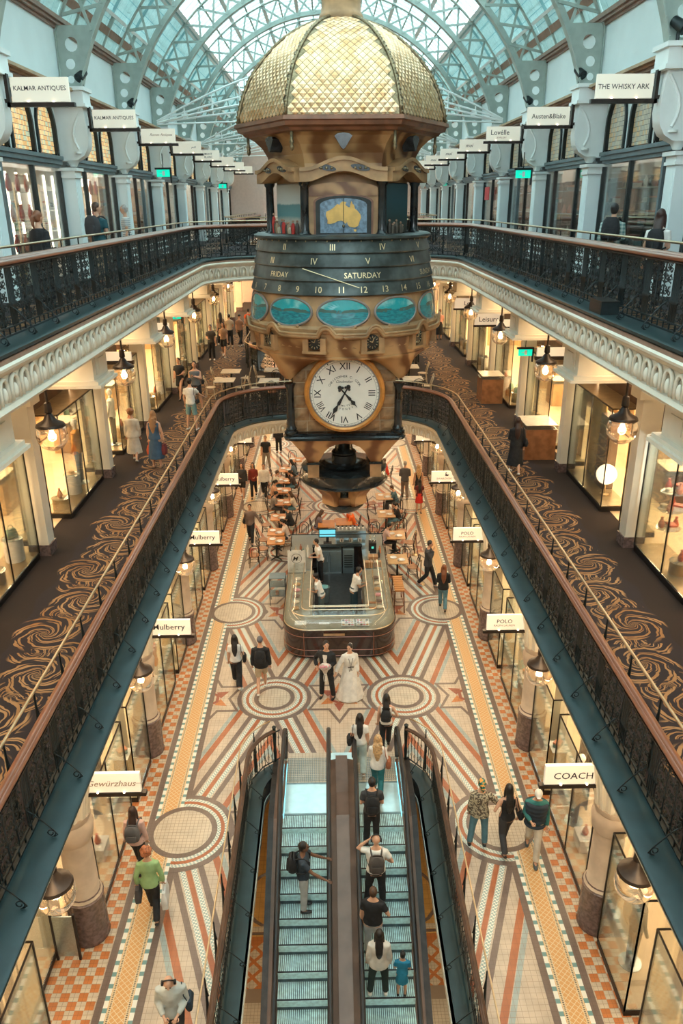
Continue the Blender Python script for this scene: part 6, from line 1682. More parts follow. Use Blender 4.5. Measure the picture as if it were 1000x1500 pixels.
# right: curtain, round lamp, cabinets
t = thing('gold_curtain', 'pale gold pleated curtain in the first-gallery window on the right', 'curtain', (7.05, YC(3)+4.35, 5.6)); b = B(); pts = [(.05*math.sin(q*1.3), -.5+q*.05) for q in range(21)]
vs = [(x, y, z) for z in (0, 2.1) for x, y in pts]; b.add(vs, [(i, i+1, 22+i, 21+i) for i in range(20)], mat('pale_gold_drape', (.62, .42, .16), .7)); b.obj('drape', t, smooth=True); b = B(); b.tube([(0, -.55, 2.12), (0, .55, 2.12)], .015, brass, 6); b.obj('rod', t)
t = thing('globe_table_lamp', 'round glowing white lamp in the first-gallery window on the right', 'lamp', (6.85, YC(3)+2.75, 5.6)); b = B(); b.ball((0, 0, .55), .26, lampwarm, 16, 10); b.obj('shade', t, smooth=True); b = B(); b.lathe([(.12, 0), (.12, .03), (.02, .05), (.02, .3)], brass, 12); b.obj('foot', t)
t = thing('book_rack', 'dark rack of small items beside the curtain on the right', 'rack', (7.05, YC(3)+3.45, 5.6)); b = B(); b.box(-.15, .15, -.3, .3, 0, 1.9, darkwood); b.obj('case', t)
for k in range(6): b = B(); b.box(-.19, -.15, -.28, .28, .15+.3*k, .17+.3*k, goldtop); b.obj('shelf', t)
t = thing('cake_stand', 'three-tier glass stand of small cakes in the brightly lit case at the right edge', 'stand', (6.92, YC(2)+4.3, 5.6)); b = B(); b.tube([(0, 0, 0), (0, 0, 1.6)], .015, steel, 6); b.obj('pole', t)
for k in range(3): b = B(); b.lathe([(0, .6+.4*k), (.25, .6+.4*k), (.26, .615+.4*k), (0, .615+.4*k)], clear, 20); b.obj('tier', t)
for k in range(3):
    for q in range(4): a = q*PI/2+k; put_good([0, 9, 5, 7][q], 6.92+.15*math.cos(a), YC(2)+4.3+.15*math.sin(a), 5.6+.616+.4*k, a, 'lit case at right edge', f'on the {["lowest", "middle", "top"][k]} tier of cake stand, {["left", "front", "right", "back"][q]}')
t = thing('case_light_bar', 'cool white light bar in the case at the right edge', 'light', (6.95, YC(2)+3.4, 7.98)); b = B(); b.box(-.2, .2, -1.3, 1.3, 0, .03, lampcool); b.obj('tube', t); light('POINT', 'case_light', (6.9, YC(2)+3.6, 7.7), 45, (.75, .97, 1), rad=.1)
counter(6.05, YC(4)+1.5, 5.45, 'wooden counter with a marble top in the first gallery walkway on the right, nearer', woodr, .9, 1.1, 1.05)
counter(6.0, YC(5)+3.2, 5.45, 'red-brown wooden counter in the first gallery walkway on the right, farther', woodr, .8, 1.0, 1.05)
for n in (3, 4, 5):
    counter(8.4, YC(n)+2.6, 5.463, f'wooden shop counter inside the {nth(n)} right first-gallery shop', darkwood if n == 3 else shelfwood); counter(-8.4, YC(n)+2.6, 5.463, f'wooden shop counter inside the {nth(n)} left first-gallery shop', shelfwood)
light('POINT', 'window_light', (6.9, YC(3)+2.6, 7.6), 30, WARM, rad=.1)
# --- ground floor show windows
for s in (-1, 1):
    for n in range(0, 9):
        y0 = YC(n); nm = nth(n)
        if n >= 1: case_window(s, 0, y0+3.35, y0+4.72, 4.60 if s > 0 or n > 1 else 5.2, 5.35 if s > 0 or n > 1 else 5.95, 2.6, f'glazed show window before the {nth(n)} column on the {SIDE[s]} of the ground floor')
        case_window(s, 0, y0+.45, y0+2.85, 4.60, 5.35, 2.6, f'glazed show window beyond the {nth(n)} column on the {SIDE[s]} of the ground floor')
        b = B(); b.box(s*5.3, s*5.5, y0+.2, y0+4.95, 2.62, 3.0, brownpaint); b.box(s*5.36, s*5.4, y0+.2, y0+4.95, 3.0, 4.75, shopglass); b.box(s*5.3, s*5.45, y0+2.85, y0+2.95, 0, 2.62, bronzef); b.box(s*5.3, s*5.45, y0+3.25, y0+3.35, 0, 2.62, bronzef); b.box(s*5.3, s*5.5, y0-.3, y0+.2, 0, 4.75, cream)
        for q in range(4): b.box(s*5.34, s*5.42, y0+.2+q*1.55, y0+.26+q*1.55, 3.0, 4.75, cream)
        b.obj('shopfront_head', walls[s])
        if 0 < n < 6:
            kind = [1, 0, 1, 0][(n+(s > 0)) % 4]
            for k in (-1, 1): shelf(kind, s*8.35, y0+BAY/2+k*1.15, .013, s, f'{["wooden", "white", "dark"][kind]} shelf unit in the {nm} {SIDE[s]} ground-floor shop, {"nearer" if k < 0 else "farther"} one', f'{nm} {SIDE[s]} ground-floor shop', seed=n*4+(k > 0)+200)
            for k in range(3):
                y = y0+[.9, 1.7, 3.9][k]; x = s*5.0
                if (n == 0 and k < 2) or (n == 1 and k == 2): continue
                hh = [.3, .75, .5][(k+n) % 3]
                t = thing('display_plinth', f'plinth in the {nm} {SIDE[s]} ground-floor window, {["nearer", "middle", "farther"][k]} one', 'plinth', (x, y, .155)); b = B(); b.box(-.16, .16, -.2, .2, 0, hh, [whitec, shelfwood, shopfloor][(n+k) % 3]); b.obj('block', t); b = B(); b.box(-.17, .17, -.21, .21, hh, hh+.015, whitec); b.obj('top', t)
                put_good([1, 6, 9, 0, 2][(n+k) % 5], x, y, .171+hh, .4*k, f'{nm} {SIDE[s]} ground-floor window')
mannequin(5.0, 9.55, .155, -PI/2, 'white-headed mannequin in a dark jacket in the window at the bottom right', mat('dark_leather', (.05, .05, .05), .4), darkwood)
mannequin(5.0, YC(2)+2.4, .155, -PI/2, 'mannequin in a grey coat in the window below the bold-lettered sign, bottom right', mat('grey_coat', (.3, .3, .28), .8), black)
mannequin(5.0, YC(3)+2.3, .155, -PI/2, 'mannequin in silver clothes in a right ground-floor window', mat('silver_cloth', (.5, .5, .45), .5), mat('teal_trousers', (.15, .40, .42), .8))
mannequin(5.0, YC(4)+2.3, .155, -PI/2, 'mannequin in pale blue and yellow in a right ground-floor window', mat('pale_blue_shirt', (.4, .55, .6), .8), mat('yellow_trousers', (.65, .5, .15), .8))
mannequin(-5.0, YC(3)+2.3, .155, PI/2, 'mannequin in an orange dress in the left ground-floor window', mat('orange_dress', (.65, .18, .05), .8), whitec)
mannequin(-5.0, YC(4)+2.3, .155, PI/2, 'mannequin in beige in the left ground-floor window beyond', mat('beige_coat', (.5, .4, .28), .8), black)
# trailing greenery in the near left window
t = thing('hanging_garland', 'trailing green leaves with white flowers in the window at the bottom left', 'plant', (-5.5, 9.3, 2.5)); lf = B(); rr = random.Random(2)
for i in range(220):
    x, y, z = rr.gauss(0, .10), rr.uniform(-.8, .8), -abs(rr.gauss(0, .45)); m = mat('garland_leaf', (.16, .26, .08), .6) if i % 4 else whitec
    a = rr.uniform(0, 6.3); lf.add([(x, y, z), (x+.04*math.cos(a), y+.04*math.sin(a), z+.02), (x+.07*math.cos(a+.4), y+.07*math.sin(a+.4), z-.03), (x+.03*math.cos(a+.9), y+.03*math.sin(a+.9), z-.04)], [(0, 1, 2, 3)], m)
tag(lf.obj('leaves', t), kind='stuff')
b = B(); b.tube([(0, -.8, 0), (0, 0, .04), (0, .8, 0)], .012, mat('garland_stem', (.12, .1, .05), .7), 5); b.obj('stem', t)
t = thing('handrail_gate', 'grey steel gate frame by the near left column', 'gate', (-4.95, 9.95, .0)); b = B(); b.box(-.22, -.18, -.02, .02, 0, 1.1, rubber); b.box(.18, .22, -.02, .02, 0, 1.1, rubber); b.obj('post', t); b = B(); b.box(-.18, .18, -.012, .012, .1, 1.05, steel); b.obj('panel', t)
# ------------------------------------------------------------------ people
bake = []
def ell(c, rx, ry, ax=None, n=10):
    return [(c[0]+rx*math.cos(2*PI*i/n), c[1]+ry*math.sin(2*PI*i/n), c[2]) for i in range(n)]
def remeshed(b, name, parent, vox, fingers=None, smooth=2):
    o = b.obj(name, parent, smooth=True)
    m = o.modifiers.new('remesh', 'REMESH'); m.mode = 'VOXEL'; m.voxel_size = vox; m.use_smooth_shade = True
    q = o.modifiers.new('smooth', 'SMOOTH'); q.factor = .5; q.iterations = smooth
    bake.append((o, fingers)); return o
ARM = {'down': ((.055, -.02, -.29), (.065, .05, -.54)), 'fwd': ((.05, .0, -.28), (-.07, .25, -.30)), 'up': ((.20, .06, .03), (-.02, .05, .23)),
       'mouth': ((.05, .14, -.22), (-.10, .18, .06)), 'rail': ((.06, .20, -.20), (.10, .46, -.34)), 'swf': ((.05, .07, -.28), (.04, .28, -.44)),
       'swb': ((.06, -.14, -.26), (.07, -.22, -.50)), 'table': ((.05, .14, -.25), (-.03, .38, -.33)), 'bag': ((.09, -.04, -.28), (.10, .02, -.53)),
       'out': ((.16, .04, -.24), (.26, .10, -.45)), 'side': ((.20, .02, -.20), (.42, .04, -.30)), 'hip': ((.15, -.05, -.24), (.06, .12, -.36)), 'cross': ((.06, .10, -.25), (-.16, .20, -.14))}
LEG = {'stand': (((.01, .01, -.43), (.02, -.01, -.84)), ((.01, .01, -.43), (.02, -.01, -.84))),
       'apart': (((.05, .02, -.43), (.09, -.02, -.84)), ((.04, .01, -.43), (.06, -.01, -.84))),
       'walk': (((-.01, .16, -.40), (-.02, .27, -.83)), ((.0, -.02, -.43), (.0, -.30, -.76))),
       'walk2': (((.0, -.02, -.43), (.0, -.30, -.76)), ((-.01, .16, -.40), (-.02, .27, -.83))),
       'sit': (((.02, .42, -.01), (.03, .40, -.42)), ((.03, .43, -.01), (.04, .46, -.42))),
       'step': (((.0, .10, -.40), (.0, .10, -.80)), ((.0, .0, -.43), (.0, -.06, -.84)))}
P_ALL = []
def person(label, x, y, z, rz, H=1.72, pose='stand', arms=('down', 'down'), sk=None, top=('short', None), bot=('trousers', None), hair=('short', None), shoe=None, lean=0., turn=0., nod=0., group=None, face=None, build=1.0):
    s = H/1.75; sk = sk or skin; shoe = shoe or rubber
    t = thing('person', label, 'person', (x, y, z), rz, group); t.scale = (s, s, s)
    far = y > 26; vox = .028 if far else .019
    sit = pose == 'sit'; fem = hair[0] in ('long', 'pony', 'bun', 'curly', 'wavy', 'scarf')
    hip = Vector((0, 0, .50 if sit else .92)); Rl = Matrix.Rotation(-lean, 3, 'X')
    up = lambda v: hip+Rl @ Vector(v)
    sw = .150 if fem else .172; W = build
    def torso(b, g, m, z0=-.06, z1=.52, sl=1.0):
        prof = [(-.10, .166, .122), (-.04, .168, .122), (.04, .160, .115), (.14, .130 if fem else .145, .100), (.24, .135 if fem else .155, .105), (.34, .155 if fem else .175, .115), (.43, .160 if fem else .185, .105), (.48, .135 if fem else .16, .085), (.52, .07, .065), (.56, .055, .055)]
        rings = []
        for zz, rx, ry in prof:
            if zz < z0-1e-6 or zz > z1+1e-6: continue
            rings.append([tuple(up((rx*W*math.cos(2*PI*i/14)*1+math.copysign(g, math.cos(2*PI*i/14))*abs(math.cos(2*PI*i/14)), (ry*W+g)*math.sin(2*PI*i/14)+(.012 if .2 < zz < .45 else 0), zz))) for i in range(14)])
        b.loft(rings, m)
    sh = [up((-sw, 0, .455)), up((sw, 0, .455))]
    arm = []
    for i, q in ((0, -1), (1, 1)):
        e, w = ARM[arms[i]]; S = sh[i]; arm.append((S, S+Vector((e[0]*q, e[1], e[2])), S+Vector((w[0]*q, w[1], w[2]))))
    legs = []
    for i, q in ((0, -1), (1, 1)):
        k, a = LEG[pose][i]; h = hip+Vector((q*.085, 0, 0)); legs.append((h, h+Vector((k[0]*q, k[1], k[2])), h+Vector((a[0]*q, a[1], a[2]))))
    Rt = Matrix.Rotation(turn, 3, 'Z') @ Matrix.Rotation(-nod-lean*.6, 3, 'X')
    neck = up((0, .0, .53)); hc = up((0, .015, .56))+Rt @ Vector((0, .015, .145))
    hp = lambda v: hc+Rt @ Vector(v)
    # ---- body
    b = B(); torso(b, -.012, sk, -.10, .56)
    b.tube([up((0, 0, .47)), neck, hp((0, -.01, -.06))], [.06, .052, .052], sk, 8)
    def headball(b, c, r, m, n=12, k=9):
        o = len(b.v); b.ball((0, 0, 0), r, m, n, k)
        for i in range(o, len(b.v)): b.v[i] = tuple(hp(Vector(b.v[i])+Vector(c)))
    headball(b, (0, 0, .01), (.074, .092, .108), sk); headball(b, (0, .022, -.055), (.052, .062, .06), sk); headball(b, (0, .098, -.012), (.013, .02, .026), sk, 6, 4)
    for q in (-1, 1): headball(b, (q*.076, -.005, -.01), (.010, .02, .03), sk, 6, 4)
    for (S, E, W_), q in zip(arm, (-1, 1)):
        b.tube([S, S.lerp(E, .4), E, E.lerp(W_, .35), W_], [.050, .046, .037, .037, .025], sk, 8)
        d = (W_-E).normalized(); b.tube([W_, W_+d*.05, W_+d*.09], [.024, .036, .030], sk, 8, flat=.55)
    for h, k, a in legs: b.tube([h, h.lerp(k, .5), k, k.lerp(a, .35), a], [.088*W, .078*W, .054, .056, .036], sk, 8)
    for (h, k, a) in legs: b.tube([a+Vector((0, -.03, -.02)), a+Vector((0, .06, -.05)), a+Vector((0, .14, -.06))], [.035, .035, .025], sk, 6)
    fg = B()
    for (S, E, W_), q in zip(arm, (-1, 1)):
        d = (W_-E).normalized(); side = d.cross(Vector((0, 1, 0)) if abs(d.y) < .8 else Vector((0, 0, 1))).normalized(); nn = side.cross(d).normalized()
        for k, (o_, L) in enumerate(((-.027, .060), (-.009, .070), (.009, .066), (.027, .052))):
            p = W_+d*.08+side*o_; c = nn*(-.018 if nn.y < 0 else .018)
            fg.tube([p, p+d*L*.5+c*.3, p+d*L*.8+c*1.2], [.010, .009, .007], sk, 5)
        p = W_+d*.03+side*(-.030); fg.tube([p, p-side*.022+d*.03, p-side*.022+d*.055], [.011, .010, .008], sk, 5)
    remeshed(b, 'body', t, vox, fg)
    if face is None: face = abs(math.atan2(math.sin(rz+turn), math.cos(rz+turn))) > 1.0
    if face:
        b = B()
        for q in (-1, 1): headball(b, (q*.030, .082, .012), (.012, .008, .008), rubber, 6, 4); headball(b, (q*.032, .084, .034), (.018, .006, .004), hair[1] or hairk, 6, 3)
        headball(b, (0, .080, -.055), (.022, .008, .006), mat('lip_red', (.35, .10, .08), .5), 6, 3); b.obj('face', t, smooth=True)
    # ---- legs clothing
    st, m = bot; m = m or black
    b = B()
    if st in ('trousers', 'wide', 'shorts'):
        b.loft([[tuple(hip+Vector((rx*W*math.cos(2*PI*i/14), ry*W*math.sin(2*PI*i/14), zz))) for i in range(14)] for zz, rx, ry in ((-.09, .15, .11), (-.02, .172, .125), (.06, .162, .116), (.12, .148, .108))], m)
        g = .012 if st != 'wide' else .03; end = 1 if st != 'shorts' else 0
        for h, k, a in legs:
            r_ = [.098*W, .086*W+g*.5, .064+g] + ([.060+g, .050+g*1.4] if end else [])
            pts = [h, h.lerp(k, .5), k] + ([k.lerp(a, .5), a+Vector((0, 0, .01))] if end else [])
            if not end: pts[-1] = h.lerp(k, .93); r_[-1] = .082
            b.tube(pts, r_, m, 10)
        remeshed(b, 'shorts' if st == 'shorts' else 'trousers', t, vox)
    elif st in ('skirt', 'dress', 'gown'):
        zl = {'skirt': -.36, 'dress': -.62, 'gown': -.90}[st]; fl = {'skirt': .19, 'dress': .25, 'gown': .40}[st]
        if sit: zl = -.3
        rings = []
        for q in range(8):
            f = q/7; zz = .12+(zl-.12)*f; rr = .145+(fl-.145)*f**.9
            rings.append([tuple(hip+Vector(((rr*(1+.05*math.sin(i*3.0+q)))*math.cos(2*PI*i/22), (rr*.85*(1+.05*math.sin(i*3.0+q)))*math.sin(2*PI*i/22)+(.1*f if sit else 0), zz))) for i in range(22)])
        b.loft(rings[::-1], m); remeshed(b, {'skirt': 'skirt', 'dress': 'dress_skirt', 'gown': 'gown_skirt'}[st], t, vox, smooth=1)
    # ---- top
    st, m = top; m = m or whitec; b = B(); g = {'short': .014, 'long': .014, 'jacket': .028, 'tank': .010, 'vest': .03, 'loose': .035}[st]
    torso(b, g, m, -.04 if st in ('tank', 'short') else -.10, .48 if st == 'tank' else .52)
    for (S, E, W_) in arm:
        if st in ('tank', 'vest'): continue
        if st == 'short': b.tube([S+Vector((0, 0, .01)), S.lerp(E, .35), S.lerp(E, .62)], [.060, .062, .064], m, 10)
        else: b.tube([S+Vector((0, 0, .01)), S.lerp(E, .4), E, E.lerp(W_, .5), W_.lerp(E, .08)], [.058+g*.5, .052+g*.6, .044+g*.6, .042+g*.6, .032+g*.6], m, 10)
    remeshed(b, {'jacket': 'jacket', 'vest': 'vest', 'tank': 'top', 'short': 'shirt', 'long': 'shirt', 'loose': 'blouse'}[st], t, vox)
    # ---- shoes
    for i, (h, k, a) in enumerate(legs):
        b = B(); dn = Vector((0, 0, -.08 if a.z < .14 else -.07)); fwd = Vector((0, 1, 0 if a.z < .14 else -.45)).normalized()
        c = a+Vector((0, 0, -.035)); f = lambda u, w, hh: [tuple(c+fwd*u+Vector((w*math.cos(2*PI*j/8), 0, -.018+hh*math.sin(2*PI*j/8)))) for j in range(8)]
        b.loft([f(-.07, .025, .02), f(-.05, .038, .032), f(.0, .042, .038), f(.07, .045, .028), f(.13, .042, .022), f(.17, .022, .014)], shoe); b.obj('shoe', t, smooth=True)
    # ---- hair
    st, m = hair; m = m or hairk; b = B()
    if st != 'bald':
        if st in ('cap', 'whitecap'):
            headball(b, (0, -.005, .045), (.084, .102, .082), m); headball(b, (0, .085, .055), (.055, .075, .012), m, 10, 5); nm = 'cap'
        elif st == 'scarf':
            headball(b, (0, -.015, .03), (.088, .104, .105), m); headball(b, (.02, -.10, -.05), (.05, .05, .10), m); nm = 'headscarf'
        elif st == 'beanie': headball(b, (0, -.01, .035), (.086, .104, .10), m); nm = 'hat'
        else:
            headball(b, (0, -.020, .030), (.084, .098, .100), m); headball(b, (0, -.035, -.01), (.078, .075, .08), m); nm = 'hair'
            if st in ('long', 'wavy'):
                L = .34
                pts = [hp((0, -.045, .02)), hp((0, -.07, -.08)), up((0, -.095, .50)), up((0, -.115, .50-L*.5)), up((0, -.11, .50-L))]
                b.tube(pts, [.075, .080, .088, .080, .03], m, 10, flat=.55)
                for q in (-1, 1): b.tube([hp((q*.06, .0, .02)), hp((q*.075, -.01, -.08)), up((q*.09, .01, .42))], [.035, .035, .02], m, 8)
                if st == 'wavy':
                    for q in range(14): a_ = q*2.4; b.ball(up((.085*math.cos(a_), -.07+.03*math.sin(a_), .62-.018*q)), .045, m, 7, 5)
            elif st == 'bun': headball(b, (0, -.105, .05), (.04, .04, .04), m)
            elif st == 'pony': b.tube([hp((0, -.09, .04)), hp((0, -.15, .0)), hp((0, -.15, -.12)), hp((0, -.12, -.22))], [.03, .038, .034, .012], m, 8)
            elif st == 'curly':
                rr = random.Random(3)
                for q in range(26): a_, e_ = rr.uniform(0, 6.3), rr.uniform(-.3, 1.3); headball(b, (.085*math.cos(a_)*math.cos(e_), -.02+.085*math.sin(a_)*math.cos(e_) if math.sin(a_) < .5 else -.02, .03+.10*math.sin(e_)), (.046, .046, .046), m, 7, 5)
        remeshed(b, nm, t, .016 if not far else .024, smooth=1)
    t['_hand'] = 0; del t['_hand']
    M4 = Matrix.Translation((x, y, z)) @ Matrix.Rotation(rz, 4, 'Z') @ Matrix.Scale(s, 4)
    info = dict(o=t, M=M4, wr=[arm[0][2], arm[1][2]], up=up, hc=hc, hp=hp, head=headball, rz=rz, s=s, hip=hip, lean=lean, H=H)
    P_ALL.append(info); return info
def backpack(P, m, label, k=1.0):
    up = P['up']; b = B(); Z = .16
    t = thing('backpack', label, 'backpack', P['M'] @ up((0, -.13, Z)), P['rz']); S = P['s']*k
    c = []
    for zz, w, d in ((-.02, .12, .06), (.02, .145, .085), (.18, .15, .09), (.30, .13, .075), (.36, .08, .04)): c.append([(x*S, (y-.07)*S, zz*S) for x, y, _ in rsq(w, 0, .05, 4, d)])
    b.loft(c, m); b.obj('pack', t, smooth=50)
    b = B(); b.loft([[(x*S, (y-.165)*S, zz*S) for x, y, _ in rsq(w, 0, .03, 3, .025)] for zz, w in ((.02, .09), (.05, .11), (.15, .11), (.18, .09))], m); b.obj('front_pocket', t, smooth=50)
    for q in (-1, 1): b = B(); b.tube([Vector((q*.09, -.02, .30))*S, Vector((q*.105, .06, .345))*S, Vector((q*.11, .16, .335))*S, Vector((q*.12, .262, .27))*S, Vector((q*.135, .262, .12))*S, Vector((q*.175, .16, .03))*S, Vector((q*.13, .0, .0))*S], .017*S, m, 6); b.obj('strap', t, smooth=True)
    return t
def handbag(P, hand, m, label, w=.17, h=.2, dz=-.32, name='handbag', cat='handbag'):
    W_ = P['wr'][hand]+Vector((0, .01, -.07)); p = P['M'] @ (W_+Vector((0, 0, dz))); t = thing(name, label, cat, p, P['rz']); sd = .055
    b = B(); b.loft([[(y, x, zz) for x, y, _ in rsq(w_, 0, .02, 3, d)][::-1] for zz, w_, d in ((-h/2, w*.9, sd), (0, w, sd*1.1), (h/2, w*.85, sd*.6))], m); b.obj('bag_body', t, smooth=50)
    b = B(); b.tube([(0, -w*.5*math.cos(q*PI/8), h/2-.02+(-dz-h/2+.02)*math.sin(q*PI/8)) for q in range(9)], .008, m, 5); b.obj('handle', t, smooth=True); return t
def shoulderbag(P, sd, m, label, w=.14, h=.2):
    up = P['up']; p = P['M'] @ up((sd*.24, -.03, .08)); t = thing('shoulder_bag', label, 'bag', p, P['rz']); b = B()
    b.loft([[(y+sd*.02, x, zz) for x, y, _ in rsq(w_, 0, .03, 3, d)][::-1] for zz, w_, d in ((-h/2, w*.8, .04), (0, w, .06), (h/2, w*.8, .03))], m); b.obj('bag_body', t, smooth=50)
    b = B(); b.tube([(0, -.08, h/2-.02), (-sd*.05, -.085, .25), (-sd*.075, 0, .43), (-sd*.05, .10, .25), (0, .08, h/2-.02)], .009, m, 5); b.obj('strap', t, smooth=True); return t
C = lambda n, c=(.4, .4, .4), r=.8: mat(n, c, r)
navy, dkgrey, denim = C('navy_cloth', (.02, .035, .055)), C('charcoal_cloth', (.04, .04, .045)), C('blue_jeans', (.10, .22, .28))
khaki, lgrey, teal_d = C('khaki_cloth', (.42, .33, .22)), C('pale_grey_cloth', (.42, .45, .46)), C('teal_jeans', (.02, .16, .18))
# wedding couple
P = person('groom in a black suit holding a bouquet, facing the camera before the kiosk', -.33, 17.75, 0, PI-.25, 1.80, 'apart', ('fwd', 'hip'), skin, ('jacket', black), ('trousers', black), ('short', hairk), rubber, turn=.5)
b = B(); up = P['up']; b.loft([[tuple(up((w*math.cos(2*PI*i/8), .142+.012*math.sin(2*PI*i/8), zz))) for i in range(8)] for zz, w in ((.10, .02), (.3, .05), (.47, .06))], whitec); b.obj('shirt_front', P['o'])
Q = P['M'] @ (P['wr'][0]+Vector((.04, .12, .10))); t = thing('bouquet', 'bouquet of white and pink flowers wrapped in pale paper held by the groom', 'flowers', Q, 0)
b = B(); b.tube([(0, 0, -.22), (0, 0, -.08), (0, 0, .03)], [.03, .08, .17], C('pale_wrap', (.62, .56, .52)), 12, caps=False); b.obj('wrapping', t); rr = random.Random(4); b = B()
for q in range(26): a, r = rr.uniform(0, 6.3), rr.uniform(0, .13); b.ball((r*math.cos(a), r*math.sin(a), .04+.05*rr.random()), .035, [whitec, C('pink_petal', (.75, .30, .38)), whitec, C('blush_petal', (.72, .5, .45))][q % 4], 6, 4)
b.obj('blooms', t, smooth=True); b = B()
for q in (-1, 0, 1): b.tube([(q*.02, -.04, -.12), (q*.04, -.06, -.28), (q*.03, -.05, -.40)], .008, whitec, 4)
b.obj('ribbon', t)
P = person('bride in a long white tulle gown with sheer sleeves beside the groom', .30, 17.75, 0, PI+.15, 1.70, 'stand', ('down', 'out'), skin, ('loose', C('white_tulle', (.68, .66, .62))), ('gown', C('white_tulle')), ('bun', hairk), whitec, turn=-.6)
b = B(); up = P['up']; b.tube([up((-.06, .15, .44)), up((0, .165, .18)), up((.06, .15, .44))], .008, rubber, 5); b.tube([up((-.08, .16, .16)), up((0, .175, .18)), up((.08, .16, .16))], .014, rubber, 5); b.tube([up((-.03, .17, .05)), up((0, .175, .18)), up((.04, .17, .04))], .010, rubber, 5); b.obj('black_bow', P['o'])
b = B(); P['head'](b, (0, -.06, .10), (.05, .03, .02), whitec, 8, 4); b.obj('hair_comb', P['o'])
# walkers on the ground floor
P = person('woman in a white t-shirt and wide black trousers beside the man in a black jacket', -2.85, 18.35, 0, .05, 1.66, 'walk', ('down', 'bag'), skin, ('short', whitec), ('wide', black), ('long', hairk), whitec)
shoulderbag(P, 1, black, 'black shoulder bag of the woman in white t-shirt and wide trousers')
P = person('man in a black jacket and khaki shorts with a grey cap walking away', -2.12, 18.05, 0, 0, 1.76, 'walk2', ('down', 'down'), skin, ('jacket', black), ('shorts', khaki), ('beanie', C('grey_knit_cap', (.12, .11, .12))), whitec); backpack(P, black, 'black backpack on the man in khaki shorts')
P = person('man in a dark suit jacket holding a phone to his mouth right of the kiosk', 3.2, 24.2, 0, -1.9, 1.80, 'walk', ('down', 'mouth'), skin, ('jacket', dkgrey), ('trousers', black), ('short', hairk), C('grey_shoe', (.3, .32, .34)), nod=.15)
P = person('woman with long auburn hair in a dark coat and jeans walking away on the right', 3.5, 22.55, 0, -.1, 1.66, 'walk', ('fwd', 'fwd'), skin, ('jacket', black), ('trousers', denim), ('long', C('auburn_hair', (.20, .07, .03), .5)), rubber)
flo = Mat('floral_print', (.3, .25, .18), .8); _n = flo.noise(26, 2); flo.color(flo.mix(_n.smooth(.48, .52), (.09, .07, .05), (.46, .40, .28))); flo = flo.m
scf = Mat('patterned_scarf', (.3, .2, .1), .7); _n = scf.noise(18, 1); scf.color(scf.mix(_n.smooth(.52, .56), scf.mix(_n.smooth(.42, .44), (.02, .05, .05), (.02, .22, .16)), (.75, .30, .05))); scf = scf.m
P = person('woman in a floral blouse, jeans and bright patterned headscarf seen from behind', 2.85, 12.45, 0, -.15, 1.70, 'apart', ('down', 'side'), skin, ('loose', flo), ('trousers', denim), ('scarf', scf), rubber)
P = person('woman in a black tank top and dark trousers walking between two others on the right', 3.38, 12.3, 0, .1, 1.70, 'walk2', ('hip', 'bag'), skin, ('tank', black), ('trousers', dkgrey), ('long', hairk), rubber)
shoulderbag(P, 1, black, 'small black bag at the right hip of the woman in a tank top')
P = person('man in a white cap, navy quilted vest and pale trousers walking towards the camera', 3.92, 12.15, 0, PI-.2, 1.76, 'walk', ('down', 'fwd'), skin, ('long', C('teal_sleeve', (.03, .17, .17))), ('trousers', C('off_white_trousers', (.60, .55, .47))), ('cap', whitec), C('dark_grey_shoe', (.08, .1, .11)), nod=.3)
b = B()
up = P['up']
for zz, rx, ry in ((-.08, .175, .135), (.04, .172, .132), (.14, .172, .128), (.24, .178, .135), (.34, .195, .145), (.42, .195, .135)): b.tube([up((rx*math.cos(2*PI*i/20), ry*math.sin(2*PI*i/20), zz)) for i in range(20)], .05, navy, 8, closed=True)
remeshed(b, 'vest', P['o'], .02)
P = person('woman in a pink top with a grey backpack walking away on the chequered edge', -4.12, 11.9, 0, .0, 1.66, 'walk', ('down', 'down'), skin, ('long', C('pale_pink_top', (.60, .40, .36))), ('trousers', black), ('long', C('dark_brown_hair', (.035, .015, .012), .5)), rubber); backpack(P, C('grey_backpack', (.10, .10, .11)), 'grey backpack on the woman in pink')
P = person('woman with curly red hair in a green top walking away carrying two bags', -3.62, 10.85, 0, .12, 1.68, 'walk', ('bag', 'bag'), skin, ('long', C('leaf_green_top', (.28, .44, .20))), ('trousers', black), ('curly', hairr), rubber)
handbag(P, 1, C('white_paper_bag', (.70, .72, .72), .6), 'white paper shopping bag in the right hand of the red-haired woman', .21, .40, -.28, 'shopping_bag', 'bag'); handbag(P, 0, C('dark_grey_tote', (.07, .065, .07)), 'dark grey tote on the left arm of the red-haired woman', .15, .32, -.14, 'tote_bag', 'bag')
P = person('balding man with black headphones and a pale grey shirt at the bottom edge', -2.72, 8.35, 0, PI+.1, 1.76, 'walk', ('fwd', 'fwd'), skin, ('long', C('pale_grey_shirt', (.48, .50, .47))), ('trousers', dkgrey), ('bald', None), rubber, nod=.45)
def headphones(P, label):
    o = thing('headphones', label, 'headphones', (0, 0, 0)); o.matrix_world = P['M']; b = B(); hp = P['hp']
    b.tube([hp((.095*math.cos(t*PI/10), 0, .02+.115*math.sin(t*PI/10))) for t in range(11)], .012, rubber, 6); b.obj('headband', o, smooth=True)
    for q in (-1, 1): b = B(); b.tube([hp((q*.078, 0, -.005)), hp((q*.112, 0, -.005))], .040, rubber, 10); b.obj('ear_cup', o, smooth=40)
headphones(P, 'black over-ear headphones on the balding man at the bottom edge'); shoulderbag(P, -1, navy, 'dark sling bag across the balding man at the bottom edge')
